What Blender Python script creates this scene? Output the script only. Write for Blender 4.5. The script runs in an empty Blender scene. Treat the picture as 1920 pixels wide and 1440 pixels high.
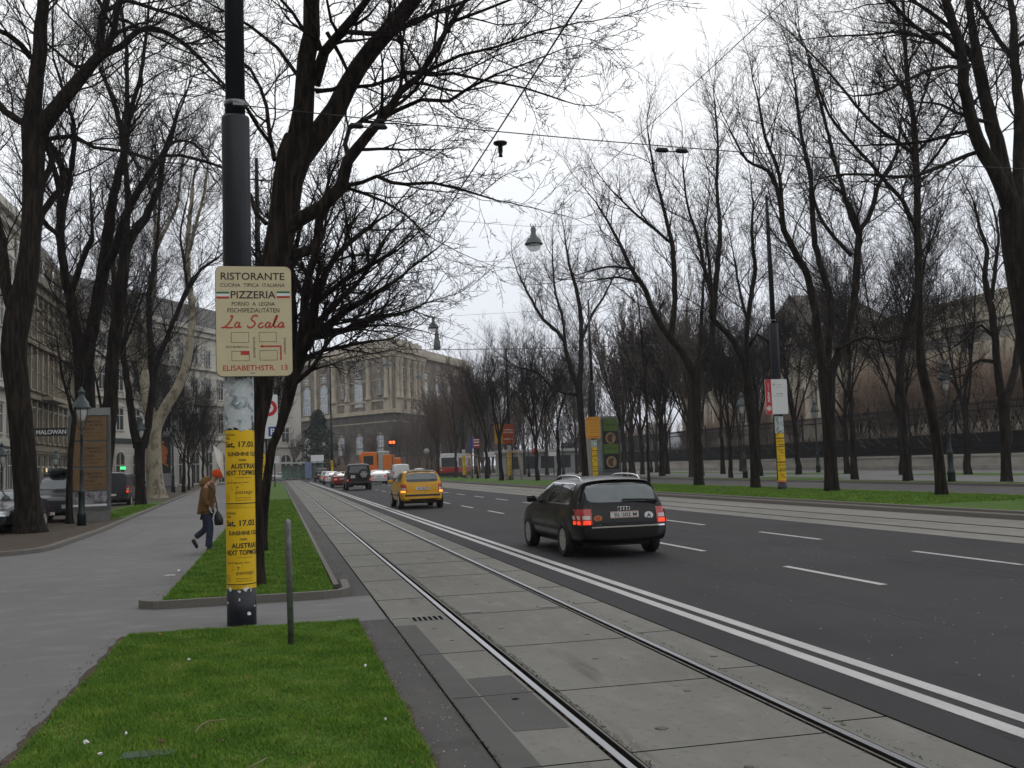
import bpy, bmesh, math, random
import numpy as np
from mathutils import Vector, Matrix
from mathutils.bvhtree import BVHTree
R = math.radians
rnd = random.Random(7)
scene = bpy.context.scene
COL = scene.collection

# ------------------------------------------------------------------ camera
# calibrated from the photo: street direction = +Y, right = +X, eye height 1.68 m
EYE = 1.68
FPX, VPX, VPY, ROLL = 1900.0, 522.0, 884.0, 0.034
_d = Vector((VPX - 960, VPY - 720, FPX)).normalized()
_n = _d.cross(Vector((1, -ROLL, 0))).normalized()
if _n.y > 0: _n = -_n
_x = _d.cross(_n)
if _x.x < 0: _x = -_x
AX = (_x, _d, _n)                       # world X, Y, Z in camera coordinates (right, down, forward)
def ray(px, py):
    v = Vector((px - 960, py - 720, FPX))
    return AX[0].dot(v), AX[1].dot(v), AX[2].dot(v)
def G(px, py, z=0.0):                   # ground point surveyed at a photo position
    r = ray(px, py); t = (z - EYE) / r[2]
    return (r[0] * t, r[1] * t)
def P(px, py, Y):                       # surveyed point at a known distance down the street
    r = ray(px, py); t = Y / r[1]
    return (r[0] * t, Y, EYE + r[2] * t)
cam = bpy.data.cameras.new('camera'); cam.sensor_width = 36; cam.lens = FPX / 1920 * 36
cam.clip_start = 0.1; cam.clip_end = 2000
camo = bpy.data.objects.new('camera', cam); COL.objects.link(camo); scene.camera = camo
cr = Vector((AX[0].x, AX[1].x, AX[2].x)); cd = Vector((AX[0].y, AX[1].y, AX[2].y)); cf = Vector((AX[0].z, AX[1].z, AX[2].z))
M = Matrix((( cr.x, -cd.x, -cf.x, 0), (cr.y, -cd.y, -cf.y, 0), (cr.z, -cd.z, -cf.z, EYE), (0, 0, 0, 1)))
camo.matrix_world = M

# ------------------------------------------------------------------ materials
def _nodes(name):
    m = bpy.data.materials.new(name); m.use_nodes = True
    nt = m.node_tree; b = nt.nodes['Principled BSDF']
    return m, nt, b
def mat(name, col, rough=0.6, metal=0.0, var=0.0, scale=4.0, col2=None, bump=0.0, bscale=None, spec=0.5, coat=0.0, emit=0.0, detail=6.0, stretch=None):
    m, nt, b = _nodes(name)
    b.inputs['Roughness'].default_value = rough; b.inputs['Metallic'].default_value = metal
    b.inputs['Specular IOR Level'].default_value = spec
    if coat: b.inputs['Coat Weight'].default_value = coat; b.inputs['Coat Roughness'].default_value = 0.04
    c = (*col, 1)
    b.inputs['Base Color'].default_value = c
    if emit:
        b.inputs['Emission Color'].default_value = c; b.inputs['Emission Strength'].default_value = emit
    tc = nt.nodes.new('ShaderNodeTexCoord'); src = tc.outputs['Object']
    if stretch:
        mp = nt.nodes.new('ShaderNodeMapping'); mp.inputs['Scale'].default_value = stretch
        nt.links.new(src, mp.inputs['Vector']); src = mp.outputs['Vector']
    if var or col2:
        n = nt.nodes.new('ShaderNodeTexNoise'); n.inputs['Scale'].default_value = scale; n.inputs['Detail'].default_value = detail
        n.inputs['Roughness'].default_value = 0.62
        nt.links.new(src, n.inputs['Vector'])
        rp = nt.nodes.new('ShaderNodeValToRGB'); rp.color_ramp.elements[0].position = 0.3; rp.color_ramp.elements[1].position = 0.7
        if col2 is None:
            rp.color_ramp.elements[0].color = (*[max(0, x * (1 - var)) for x in col], 1)
            rp.color_ramp.elements[1].color = (*[min(1, x * (1 + var)) for x in col], 1)
        else:
            rp.color_ramp.elements[0].color = c; rp.color_ramp.elements[1].color = (*col2, 1)
        nt.links.new(n.outputs['Fac'], rp.inputs['Fac']); nt.links.new(rp.outputs['Color'], b.inputs['Base Color'])
    if bump:
        n2 = nt.nodes.new('ShaderNodeTexNoise'); n2.inputs['Scale'].default_value = bscale or scale * 6; n2.inputs['Detail'].default_value = 5
        nt.links.new(src, n2.inputs['Vector'])
        bp = nt.nodes.new('ShaderNodeBump'); bp.inputs['Strength'].default_value = min(1, bump); bp.inputs['Distance'].default_value = 0.02 * max(1, bump)
        nt.links.new(n2.outputs['Fac'], bp.inputs['Height']); nt.links.new(bp.outputs['Normal'], b.inputs['Normal'])
    return m
def layered(name, base, layers, rough=0.85, bump=0.3, bscale=60, spec=0.3):
    """base colour with several noise layers: (scale, colour, lo, hi, stretch)"""
    m, nt, b = _nodes(name); b.inputs['Roughness'].default_value = rough; b.inputs['Specular IOR Level'].default_value = spec
    tc = nt.nodes.new('ShaderNodeTexCoord')
    prev = None
    for (sc, colr, lo, hi, st) in layers:
        mp = nt.nodes.new('ShaderNodeMapping'); mp.inputs['Scale'].default_value = st
        nt.links.new(tc.outputs['Object'], mp.inputs['Vector'])
        if lo > hi:                      # scattered specks
            n = nt.nodes.new('ShaderNodeTexVoronoi'); n.inputs['Scale'].default_value = sc; fo = n.outputs['Distance']
        else:
            n = nt.nodes.new('ShaderNodeTexNoise'); n.inputs['Scale'].default_value = sc; n.inputs['Detail'].default_value = 8; n.inputs['Roughness'].default_value = 0.6; fo = n.outputs['Fac']
        nt.links.new(mp.outputs['Vector'], n.inputs['Vector'])
        mr = nt.nodes.new('ShaderNodeMapRange'); mr.inputs['From Min'].default_value = lo; mr.inputs['From Max'].default_value = hi
        nt.links.new(fo, mr.inputs['Value'])
        mx = nt.nodes.new('ShaderNodeMix'); mx.data_type = 'RGBA'
        nt.links.new(mr.outputs['Result'], mx.inputs['Factor'])
        if prev is None: mx.inputs['A'].default_value = (*base, 1)
        else: nt.links.new(prev, mx.inputs['A'])
        mx.inputs['B'].default_value = (*colr, 1)
        prev = mx.outputs['Result']
    nt.links.new(prev, b.inputs['Base Color'])
    if bump:
        n2 = nt.nodes.new('ShaderNodeTexNoise'); n2.inputs['Scale'].default_value = bscale; n2.inputs['Detail'].default_value = 4
        nt.links.new(tc.outputs['Object'], n2.inputs['Vector'])
        bp = nt.nodes.new('ShaderNodeBump'); bp.inputs['Strength'].default_value = bump; bp.inputs['Distance'].default_value = 0.01
        nt.links.new(n2.outputs['Fac'], bp.inputs['Height']); nt.links.new(bp.outputs['Normal'], b.inputs['Normal'])
    return m
U1 = (1, 1, 1)
def brickmat(name, c1, c2, mortar, bw, bh, axis='xz', rough=0.85, noise=0.5):
    m, nt, b = _nodes(name); b.inputs['Roughness'].default_value = rough; b.inputs['Specular IOR Level'].default_value = 0.2
    tc = nt.nodes.new('ShaderNodeTexCoord'); sp = nt.nodes.new('ShaderNodeSeparateXYZ'); cb = nt.nodes.new('ShaderNodeCombineXYZ')
    nt.links.new(tc.outputs['Object'], sp.inputs[0])
    nt.links.new(sp.outputs['X' if axis[0] == 'x' else 'Y'], cb.inputs[0]); nt.links.new(sp.outputs['Z'], cb.inputs[1])
    br = nt.nodes.new('ShaderNodeTexBrick'); br.inputs['Scale'].default_value = 1; br.inputs['Brick Width'].default_value = bw; br.inputs['Row Height'].default_value = bh
    br.inputs['Mortar Size'].default_value = bh * 0.035; br.inputs['Color1'].default_value = (*c1, 1); br.inputs['Color2'].default_value = (*c2, 1); br.inputs['Mortar'].default_value = (*mortar, 1)
    nt.links.new(cb.outputs[0], br.inputs['Vector'])
    n = nt.nodes.new('ShaderNodeTexNoise'); n.inputs['Scale'].default_value = 0.5; n.inputs['Detail'].default_value = 9
    nt.links.new(tc.outputs['Object'], n.inputs['Vector'])
    mx = nt.nodes.new('ShaderNodeMix'); mx.data_type = 'RGBA'; mx.blend_type = 'MULTIPLY'; mx.inputs['Factor'].default_value = noise
    nt.links.new(br.outputs['Color'], mx.inputs['A']); rp = nt.nodes.new('ShaderNodeValToRGB'); rp.color_ramp.elements[0].position = .3; rp.color_ramp.elements[1].position = .65
    rp.color_ramp.elements[0].color = (.3, .28, .25, 1); nt.links.new(n.outputs['Fac'], rp.inputs['Fac']); nt.links.new(rp.outputs['Color'], mx.inputs['B'])
    nt.links.new(mx.outputs['Result'], b.inputs['Base Color'])
    return m

# ------------------------------------------------------------------ mesh helpers
class MB:
    """collects boxes, tubes, lathes ... and links them as ONE mesh object"""
    def __init__(s): s.v = []; s.f = []; s.m = []; s.sm = []
    def add(s, verts, faces, mi=0, smooth=False):
        o = len(s.v); s.v += [tuple(v) for v in verts]
        for f in faces: s.f.append([i + o for i in f]); s.m.append(mi); s.sm.append(smooth)
        return s
    def box(s, x0, x1, y0, y1, z0, z1, mi=0, rot=0, c=None):
        v = [(x, y, z) for z in (z0, z1) for y in (y0, y1) for x in (x0, x1)]
        if rot:
            cx, cy = c or ((x0 + x1) / 2, (y0 + y1) / 2); ca, sa = math.cos(rot), math.sin(rot)
            v = [(cx + (a - cx) * ca - (b - cy) * sa, cy + (a - cx) * sa + (b - cy) * ca, z) for a, b, z in v]
        return s.add(v, [(0, 2, 3, 1), (4, 5, 7, 6), (0, 1, 5, 4), (2, 6, 7, 3), (0, 4, 6, 2), (1, 3, 7, 5)], mi)
    def lathe(s, prof, n=16, c=(0, 0, 0), mi=0, smooth=True, axis='z', caps=True):
        vs = []; fs = []
        for (r, h) in prof:
            for k in range(n):
                a = 2 * math.pi * (k + .5) / n
                p = (r * math.cos(a), r * math.sin(a), h)
                if axis == 'x': p = (h, p[0], p[1])
                elif axis == 'y': p = (p[0], h, p[1])
                vs.append((c[0] + p[0], c[1] + p[1], c[2] + p[2]))
        for i in range(len(prof) - 1):
            for k in range(n):
                fs.append((i * n + k, i * n + (k + 1) % n, (i + 1) * n + (k + 1) % n, (i + 1) * n + k))
        if caps: fs.append(tuple(range(n))[::-1]); fs.append(tuple((len(prof) - 1) * n + k for k in range(n)))
        return s.add(vs, fs, mi, smooth)
    def tube(s, pts, rad, n=8, mi=0, smooth=True, ell=1.0):
        pts = [Vector(p) for p in pts]; m = len(pts)
        if not isinstance(rad, (list, tuple)): rad = [rad] * m
        vs = []; mean = (pts[-1] - pts[0]).normalized() if (pts[-1] - pts[0]).length > 1e-6 else Vector((0, 0, 1))
        ref = Vector((1, 0, 0)) if abs(mean.x) < .7 else Vector((0, 1, 0))
        for i, p in enumerate(pts):
            t = (pts[min(i + 1, m - 1)] - pts[max(i - 1, 0)]).normalized()
            a = t.cross(ref).normalized(); b = t.cross(a)
            for k in range(n):
                an = 2 * math.pi * k / n
                vs.append(p + a * (math.cos(an) * rad[i] * ell) + b * (math.sin(an) * rad[i]))
        fs = [(i * n + k, i * n + (k + 1) % n, (i + 1) * n + (k + 1) % n, (i + 1) * n + k) for i in range(m - 1) for k in range(n)]
        fs.append(tuple(range(n))[::-1]); fs.append(tuple((m - 1) * n + k for k in range(n)))
        return s.add(vs, fs, mi, smooth)
    def prism(s, poly, z0, z1, mi=0):
        n = len(poly)
        v = [(x, y, z0) for x, y in poly] + [(x, y, z1) for x, y in poly]
        return s.add(v, [tuple(range(n))[::-1], tuple(range(n, 2 * n))] + [(k, (k + 1) % n, n + (k + 1) % n, n + k) for k in range(n)], mi)
    def mesh(s, name, mats):
        me = bpy.data.meshes.new(name); me.from_pydata(s.v, [], s.f)
        for m in (mats if isinstance(mats, (list, tuple)) else [mats]): me.materials.append(m)
        me.polygons.foreach_set('material_index', s.m); me.polygons.foreach_set('use_smooth', s.sm)
        me.update(); return me
    def build(s, name, mats, parent=None, bevel=0, fixn=True):
        me = s.mesh(name, mats)
        if fixn:
            bm = bmesh.new(); bm.from_mesh(me); bmesh.ops.recalc_face_normals(bm, faces=bm.faces); bm.to_mesh(me); bm.free()
        o = link(name, me, parent)
        if bevel:
            b = o.modifiers.new('bevel', 'BEVEL'); b.width = bevel; b.segments = 2; b.limit_method = 'ANGLE'
        return o
def link(name, me, parent=None):
    o = bpy.data.objects.new(name, me); COL.objects.link(o)
    if parent: o.parent = parent
    return o
def tag(o, label=None, cat=None, group=None, kind=None):
    if label: o['label'] = label
    if cat: o['category'] = cat
    if group: o['group'] = group
    if kind: o['kind'] = kind
    return o
def thing(name, label, cat, loc=(0, 0, 0), rz=0, group=None, sc=1):
    o = bpy.data.objects.new(name, None); COL.objects.link(o); o.empty_display_size = 0.2
    o.location = loc; o.rotation_euler = (0, 0, rz); o.scale = (sc,) * 3 if not isinstance(sc, tuple) else sc
    return tag(o, label, cat, group)
def copy_tree(o, parent=None):
    c = o.copy(); COL.objects.link(c)
    if parent: c.parent = parent
    for ch in o.children: copy_tree(ch, c)
    return c
def place(src, loc, rz=0, sc=1, label=None, group=None, first=False):
    c = src if first else copy_tree(src)
    c.location = loc; c.rotation_euler = (0, 0, rz); c.scale = (sc,) * 3 if not isinstance(sc, tuple) else sc
    if label: c['label'] = label
    if group: c['group'] = group
    return c
def bake(o):
    """apply an object's modifiers into its mesh"""
    dg = bpy.context.evaluated_depsgraph_get(); dg.update()
    me = bpy.data.meshes.new_from_object(o.evaluated_get(dg)); o.modifiers.clear(); o.data = me
    return o
def text_mesh(body, size, bold=0.0, shear=0.0, align='CENTER', spacing=1.0):
    cu = bpy.data.curves.new('text', 'FONT'); cu.body = body; cu.size = size; cu.offset = bold; cu.shear = shear
    cu.align_x = align; cu.space_character = spacing; cu.resolution_u = 3; cu.fill_mode = 'FRONT'
    o = bpy.data.objects.new('text', cu); COL.objects.link(o)
    dg = bpy.context.evaluated_depsgraph_get(); dg.update()
    me = bpy.data.meshes.new_from_object(o.evaluated_get(dg))
    vs = [tuple(v.co) for v in me.vertices]; fs = [list(p.vertices) for p in me.polygons]
    bpy.data.objects.remove(o); bpy.data.curves.remove(cu); bpy.data.meshes.remove(me)
    return vs, fs
def fit_text(body, width, height, bold=0.0, shear=0.0):
    """text scaled to a width and cap height, origin at its lower-left corner, in the xy plane"""
    vs, fs = text_mesh(body, 1.0, bold, shear, 'LEFT')
    if not vs: return vs, fs
    xs = [v[0] for v in vs]; ys = [v[1] for v in vs]; x0, x1, y0, y1 = min(xs), max(xs), min(ys), max(ys)
    return [((v[0] - x0) / (x1 - x0) * width, (v[1] - y0) / (y1 - y0) * height, 0) for v in vs], fs
SKYV = 10.6; EXPO = 0.12; HAZE = 0.00035
# ------------------------------------------------------------------ palette
ASPH = layered('asphalt', (.030, .0305, .036), [(1.2, (.041, .041, .046), .35, .7, (1, .06, 1)), (.35, (.021, .021, .024), .45, .7, U1), (4, (.019, .019, .021), .58, .72, (1, .3, 1)), (90, (.055, .055, .055), .56, .78, U1), (.8, (.12, .12, .115), .022, .012, (1, .6, 1)), (.22, (.034, .033, .034), .45, .6, (2.2, .10, 1)), (.9, (.010, .010, .011), .06, .02, (1, .35, 1)), (45, (.045, .044, .043), .54, .72, U1)], rough=.85, bump=.5, bscale=110, spec=.25)
ASPH_OLD = layered('worn_asphalt', (.080, .077, .075), [(.5, (.060, .058, .058), .4, .7, U1), (3.5, (.10, .097, .093), .5, .75, (1, .3, 1)), (.9, (.05, .048, .046), .58, .7, U1), (110, (.12, .115, .11), .55, .8, U1)], rough=.9, bump=.3, bscale=160)
PAVE = layered('footpath_asphalt', (.165, .165, .166), [(.45, (.138, .138, .140), .4, .72, (1, .5, 1)), (2.5, (.205, .205, .206), .5, .75, (.6, 1, 1)), (130, (.24, .24, .24), .55, .8, U1), (.16, (.128, .127, .123), .52, .72, U1), (7, (.13, .13, .13), .62, .72, (1, .4, 1)), (2.2, (.07, .07, .07), .05, .03, U1), (1.3, (.34, .34, .33), .03, .018, U1)], rough=.85, bump=.25, bscale=180)
CONC = layered('tram_concrete', (.178, .175, .158), [(.6, (.135, .132, .12), .38, .68, (1, .35, 1)), (4, (.205, .202, .182), .5, .75, (1, .4, 1)), (14, (.098, .096, .088), .56, .76, U1), (1.6, (.09, .086, .075), .60, .74, (2.2, .25, 1)), (120, (.20, .20, .185), .56, .8, U1)], rough=.85, bump=.25, bscale=150)
CONC_DK = layered('dark_tram_slab', (.088, .088, .085), [(1.2, (.07, .07, .068), .4, .7, U1), (100, (.12, .12, .115), .55, .8, U1)], rough=.85, bump=.25, bscale=150)
CONC_FAR = layered('far_tram_concrete', (.20, .195, .175), [(.5, (.15, .147, .13), .4, .7, (1, .2, 1)), (6, (.27, .265, .24), .5, .8, (1, .2, 1))], rough=.85, bump=.1)
KERB = layered('granite_kerb', (.15, .138, .122), [(2, (.14, .135, .125), .4, .7, U1), (45, (.28, .27, .25), .55, .8, U1)], rough=.8, bump=.3, bscale=90)
DIRT = layered('bare_earth', (.07, .054, .04), [(1.2, (.05, .04, .03), .4, .7, U1), (25, (.13, .105, .08), .52, .75, U1), (.5, (.075, .08, .045), .55, .75, U1)], rough=.95, bump=.6, bscale=40)
LAWN = layered('lawn_turf', (.062, .135, .014), [(1.3, (.085, .165, .02), .4, .7, U1), (9, (.03, .06, .012), .45, .7, U1), (3.2, (.11, .105, .04), .64, .8, U1), (60, (.075, .13, .03), .5, .75, U1)], rough=.9, bump=.9, bscale=70, spec=.2)
PAINT = layered('road_paint', (.46, .46, .45), [(5, (.36, .36, .355), .4, .7, (1, .3, 1)), (40, (.22, .22, .22), .58, .72, U1), (2.5, (.12, .12, .12), .64, .72, (1, .3, 1))], rough=.6, bump=.15)
STEEL = mat('rail_steel', (.36, .37, .39), .3, 1.0, var=.15, scale=3, stretch=(1, .2, 1))
STEEL_DK = mat('dark_rail', (.09, .085, .08), .5, .6, var=.3, scale=8)
GROOVE = mat('rail_groove', (.008, .0075, .007), 1.0, spec=0)
POLE = mat('pole_paint', (.010, .0125, .018), .4, .0, var=.4, scale=6, bump=.08, bscale=90, spec=.35, stretch=(1, 1, .15))
POLE_BASE = mat('pole_base_paint', (.012, .013, .022), .5, 0, var=.3, scale=9, bump=.1)
GREENLAMP = mat('lamp_green_paint', (.012, .021, .021), .4, .2, var=.3, scale=14)
LAMPROOF = mat('lamp_roof_paint', (.05, .07, .073), .45, .2, var=.2, scale=10)
MILK = mat('milk_glass', (.55, .55, .52), .25, var=.08, scale=8)
GALV = mat('galvanised_steel', (.22, .225, .23), .5, .7, var=.35, scale=12, bump=.1)
BARK = layered('dark_bark', (.010, .008, .007), [(9, (.034, .027, .022), .44, .62, (1, 1, .12)), (1.1, (.020, .022, .012), .55, .75, U1), (2, (.007, .006, .006), .5, .72, U1), (30, (.035, .03, .025), .6, .8, (1, 1, .3))], rough=.95, bump=1.0, bscale=30, spec=.15)
BARK_MOSS = layered('mossy_bark', (.010, .008, .007), [(14, (.034, .027, .021), .44, .62, (1, 1, .12)), (1.2, (.018, .023, .010), .6, .75, U1), (30, (.035, .03, .025), .6, .8, (1, 1, .3))], rough=.95, bump=1.0, bscale=30, spec=.15)
TWIG = mat('twig_bark', (.020, .016, .015), .9, var=.3, scale=3, spec=.15)
TWIG_HAZE = mat('hazed_grey_twig', (.105, .084, .073), .9, var=.3, scale=3, spec=.15)  # far twigs: distance haze put into a paler colour
TWIG_BR = mat('hazed_brown_twig', (.30, .225, .175), .9, var=.3, scale=3, spec=.15)  # brown twigs, colour paled for haze and for light lost inside dense rows
PLANE_BARK = layered('plane_tree_bark', (.30, .27, .20), [(2.2, (.16, .135, .095), .5, .6, (1, 1, .5)), (5, (.40, .37, .29), .55, .68, (1, 1, .5)), (1, (.09, .075, .055), .62, .75, U1)], rough=.85, bump=.3, bscale=20)
YEL = layered('yellow_poster_paper', (.78, .50, .012), [(3, (.70, .42, .010), .4, .75, U1), (18, (.82, .56, .05), .6, .8, (1, 1, .4))], rough=.55, bump=.12, bscale=30)
YEL_DK = mat('yellow_sign_paint', (.56, .28, .014), .45, var=.06)
INK = mat('poster_ink', (.012, .012, .012), .6)
CREAM = mat('cream_sign_enamel', (.60, .53, .34), .4, var=.05, scale=5, coat=.3)
INK_BR = mat('dark_brown_lettering', (.022, .013, .008), .5)
RED = mat('red_lettering', (.46, .035, .018), .45)
GRN = mat('flag_green', (.012, .16, .065), .45)
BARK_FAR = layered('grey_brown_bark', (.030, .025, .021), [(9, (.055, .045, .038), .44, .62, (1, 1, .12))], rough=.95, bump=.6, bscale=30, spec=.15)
WHT = mat('white_enamel', (.74, .75, .76), .4, var=.04)
BLUE = mat('sign_blue', (.012, .07, .30), .4)
SIGNRED = mat('sign_red', (.50, .018, .022), .4, var=.05)
ORANGE = mat('orange_paint', (.68, .16, .012), .4, var=.1)
PAPER = layered('torn_paper', (.52, .56, .58), [(9, (.16, .22, .25), .5, .62, U1), (22, (.72, .74, .74), .55, .7, U1), (4, (.03, .035, .04), .58, .66, U1)], rough=.7, bump=.4, bscale=25)
SCRAP = mat('white_paper', (.75, .75, .76), .7, var=.08)
BLACKPL = mat('black_plastic', (.012, .012, .013), .5)
TYRE = mat('tyre_rubber', (.012, .012, .012), .8, bump=.2, bscale=60)
RIM = mat('wheel_alloy', (.40, .40, .385), .5, 0, var=.15)
CHROME = mat('chrome_trim', (.75, .75, .76), .12, 1.0)
GLASS = mat('car_glass', (.012, .016, .018), .04, 0, spec=.6, coat=.3)
GLASS_SKY = mat('sky_tinted_car_glass', (.055, .075, .08), .08, 0, spec=.9, coat=1.0, var=.25, scale=3)  # grey-blue base puts a sky reflection into the glass colour
TAIL = mat('tail_light_red', (.42, .012, .012), .2, coat=.6)
TAILW = mat('tail_light_clear', (.55, .50, .48), .2, coat=.6)
BRAKE = mat('lit_brake_light', (.95, .05, .012), .3, emit=.9)
AMBER = mat('lit_indicator', (1.0, .33, .03), .3, emit=1.5)
HEADL = mat('headlight_glass', (.55, .57, .6), .08, .3, coat=1)
PLATE = mat('number_plate', (.66, .67, .66), .4, var=.1, scale=9)
WOOD = mat('stake_wood', (.42, .28, .15), .8, var=.25, scale=5, stretch=(6, 6, 1))
WINGLASS = mat('window_glass', (.035, .04, .045), .08, spec=.8, var=.3, scale=1.5)
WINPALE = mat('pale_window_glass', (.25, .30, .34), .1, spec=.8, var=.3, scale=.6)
WINFRAME = mat('window_frame_paint', (.5, .49, .45), .6)
IRON = mat('black_iron', (.010, .010, .012), .55, .3)
DISP_GLASS = mat('display_glass', (.20, .22, .22), .06, spec=.8, var=.3, scale=2)
POSTER_BR = layered('brown_poster', (.20, .125, .06), [(2, (.15, .095, .048), .45, .7, U1)], rough=.5, bump=0)
LEAFGRN = layered('conifer_needles', (.012, .026, .016), [(3, (.02, .04, .024), .45, .7, U1)], rough=.9, bump=0)

# ------------------------------------------------------------------ sky and sun (overcast late winter day)
w = bpy.data.worlds.new('World'); scene.world = w; w.use_nodes = True
nt = w.node_tree; bg = nt.nodes['Background']
SUN_EL, SUN_ROT = R(48), R(200)
sky = nt.nodes.new('ShaderNodeTexSky'); sky.sky_type = 'NISHITA'; sky.sun_disc = False; sky.sun_elevation = SUN_EL; sky.sun_rotation = SUN_ROT
sky.air_density = 1.5; sky.dust_density = 4
tc = nt.nodes.new('ShaderNodeTexCoord'); sp = nt.nodes.new('ShaderNodeSeparateXYZ'); nt.links.new(tc.outputs['Generated'], sp.inputs[0])
rp = nt.nodes.new('ShaderNodeValToRGB')                       # cloud layer: greyer at the horizon, brightest midway, dimmed overhead to lessen ground light
els = rp.color_ramp.elements
els[0].position = 0.0; els[0].color = (.70, .73, .81, 1); els[1].position = .80; els[1].color = (.72, .73, .75, 1)
e = els.new(.20); e.color = (.83, .855, .915, 1); e = els.new(.36); e.color = (1.02, 1.03, 1.045, 1); e = els.new(.55); e.color = (1, 1.0, 1.0, 1)
nz = nt.nodes.new('ShaderNodeTexNoise'); nz.inputs['Scale'].default_value = 1.6; nz.inputs['Detail'].default_value = 4
nt.links.new(tc.outputs['Generated'], nz.inputs['Vector'])
ma = nt.nodes.new('ShaderNodeMath'); ma.operation = 'MULTIPLY_ADD'; ma.inputs[1].default_value = .16; nt.links.new(nz.outputs['Fac'], ma.inputs[0])
sb = nt.nodes.new('ShaderNodeMath'); sb.operation = 'SUBTRACT'; sb.inputs[1].default_value = .08; nt.links.new(sp.outputs['Z'], sb.inputs[0]); nt.links.new(sb.outputs[0], ma.inputs[2])
nt.links.new(ma.outputs[0], rp.inputs['Fac'])
sc_ = nt.nodes.new('ShaderNodeMix'); sc_.data_type = 'RGBA'; sc_.blend_type = 'MULTIPLY'; sc_.inputs['Factor'].default_value = 1
nt.links.new(rp.outputs['Color'], sc_.inputs['A']); sc_.inputs['B'].default_value = (SKYV, SKYV, SKYV, 1)
mx = nt.nodes.new('ShaderNodeMix'); mx.data_type = 'RGBA'; mx.inputs['Factor'].default_value = .92
nt.links.new(sky.outputs['Color'], mx.inputs['A']); nt.links.new(sc_.outputs['Result'], mx.inputs['B'])
nt.links.new(mx.outputs['Result'], bg.inputs['Color']); bg.inputs['Strength'].default_value = .1
sl = bpy.data.lights.new('sun', 'SUN'); sl.energy = .5; sl.angle = R(25); sl.color = (1, .97, .93)
so = bpy.data.objects.new('sun', sl); COL.objects.link(so)
so.rotation_euler = (R(90) - SUN_EL, 0, R(180) - SUN_ROT + math.pi)
vs_ = scene.view_settings; vs_.view_transform = 'Standard'; vs_.look = 'None'; vs_.gamma = 1; vs_.exposure = EXPO
vs_.use_curve_mapping = False
scene.cycles.use_denoising = True
scene.cycles.max_bounces = 6; scene.cycles.diffuse_bounces = 2; scene.cycles.glossy_bounces = 3; scene.cycles.transparent_max_bounces = 6
scene.cycles.volume_bounces = 0
scene.cycles.caustics_reflective = False; scene.cycles.caustics_refractive = False
# ------------------------------------------------------------------ the ground
def sheet(name, poly, z, m, label=None, kind='structure', thick=0.0):
    b = MB()
    if thick: b.prism(poly, z - thick, z)
    else: b.add([(x, y, z) for x, y in poly], [tuple(range(len(poly)))])
    o = b.build(name, m); o['kind'] = kind
    if label: o['label'] = label
    return o
def rect(x0, x1, y0, y1): return [(x0, y0), (x1, y0), (x1, y1), (x0, y1)]
# one broad ground sheet reaching the horizon
sheet('ground', rect(-700, 700, -60, 1400), -0.03, ASPH_OLD, 'worn grey asphalt ground around the boulevard')
sheet('footpath', rect(-9.5, -1.56, -4, 260), 0.0, PAVE, 'grey asphalt footpath beside the grass verge')
sheet('cross_path', rect(-1.56, 1.16, 11.50, 13.72), -0.001, PAVE, 'short asphalt path crossing between the two lawns')
sheet('gutter', [(0.80, -4), (1.17, -4), (1.17, 11.50), (0.80, 11.50)], 0.0, ASPH_OLD, 'dark asphalt strip along the near lawn')
sheet('gutter', [(0.80, 13.72), (1.30, 13.72), (1.40, 190), (0.62, 190)], 0.0, ASPH_OLD, 'dark asphalt strip along the far verge')
sheet('road', rect(3.74, 12.56, -4, 190), 0.0, ASPH, 'dark asphalt carriageway of the boulevard')
sheet('crossing_road', rect(-60, 80, 190, 214), -0.004, ASPH, 'asphalt road crossing in front of the museum')
sheet('tram_bed', [(1.17, -4), (3.74, -4), (3.74, 190), (1.30, 190)], 0.004, CONC, 'pale concrete tram bed with two rails')
sheet('tram_bed', rect(12.56, 16.42, -4, 190), 0.004, CONC_FAR, 'pale concrete tram bed beyond the carriageway')
sheet('service_road', rect(23.5, 30.2, -4, 190), -0.002, ASPH_OLD, 'grey side road under the trees')
sheet('side_road', rect(-20.3, -9.5, -4, 190), -0.006, ASPH_OLD, 'side road beside the houses')
sheet('pavement', rect(-24, -20.3, -4, 140), 0.10, PAVE, 'pavement in front of the shops', thick=.14)
sheet('gravel_walk', rect(31.8, 51.6, -4, 190), 0.02, PAVE, 'broad pale walk below the park wall', thick=.06)
sheet('forecourt', rect(-60, 110, 214, 420), 0.04, ASPH_OLD, 'paved forecourt of the museum', thick=.08)
sheet('park_ground', rect(52.6, 110, -4, 300), 0.25, DIRT, 'bare earth of the park behind the wall', thick=.3)
# slab joints, patches and little plates of the near tram bed
b = MB(); b2 = MB(); b3 = MB()
for Y in (2.95, 5.62, 7.35, 9.2, 11.42, 13.1, 15.4, 17.7, 20.1, 23.4, 27.2, 31.5, 36, 41):
    j = rnd.uniform(-.06, .06); wj = .010 if Y < 12 else .016
    b.box(1.20, 1.79, Y + j, Y + j + wj, .004, .0065); b.box(1.95, 3.20, Y - j, Y - j + wj, .004, .0065); b.box(3.36, 3.73, Y + .25, Y + .25 + wj, .004, .0065)
b.box(1.168, 1.178, -2, 42, .004, .0066); b.box(3.722, 3.738, -2, 60, .004, .0066)
o = b.build('slab_joint', GROOVE); tag(o, kind='structure', label='dark joints between the tram bed slabs')
b.__init__()
b.add([(1.415, 6.35, .0062), (1.775, 6.33, .0062), (1.775, 8.02, .0062), (1.415, 8.0, .0062)], [(0, 1, 2, 3)])
b.add([(1.18, 3.0, .0058), (1.395, 3.0, .0058), (1.395, 10.9, .0058), (1.18, 10.9, .0058)], [(0, 1, 2, 3)])
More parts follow.
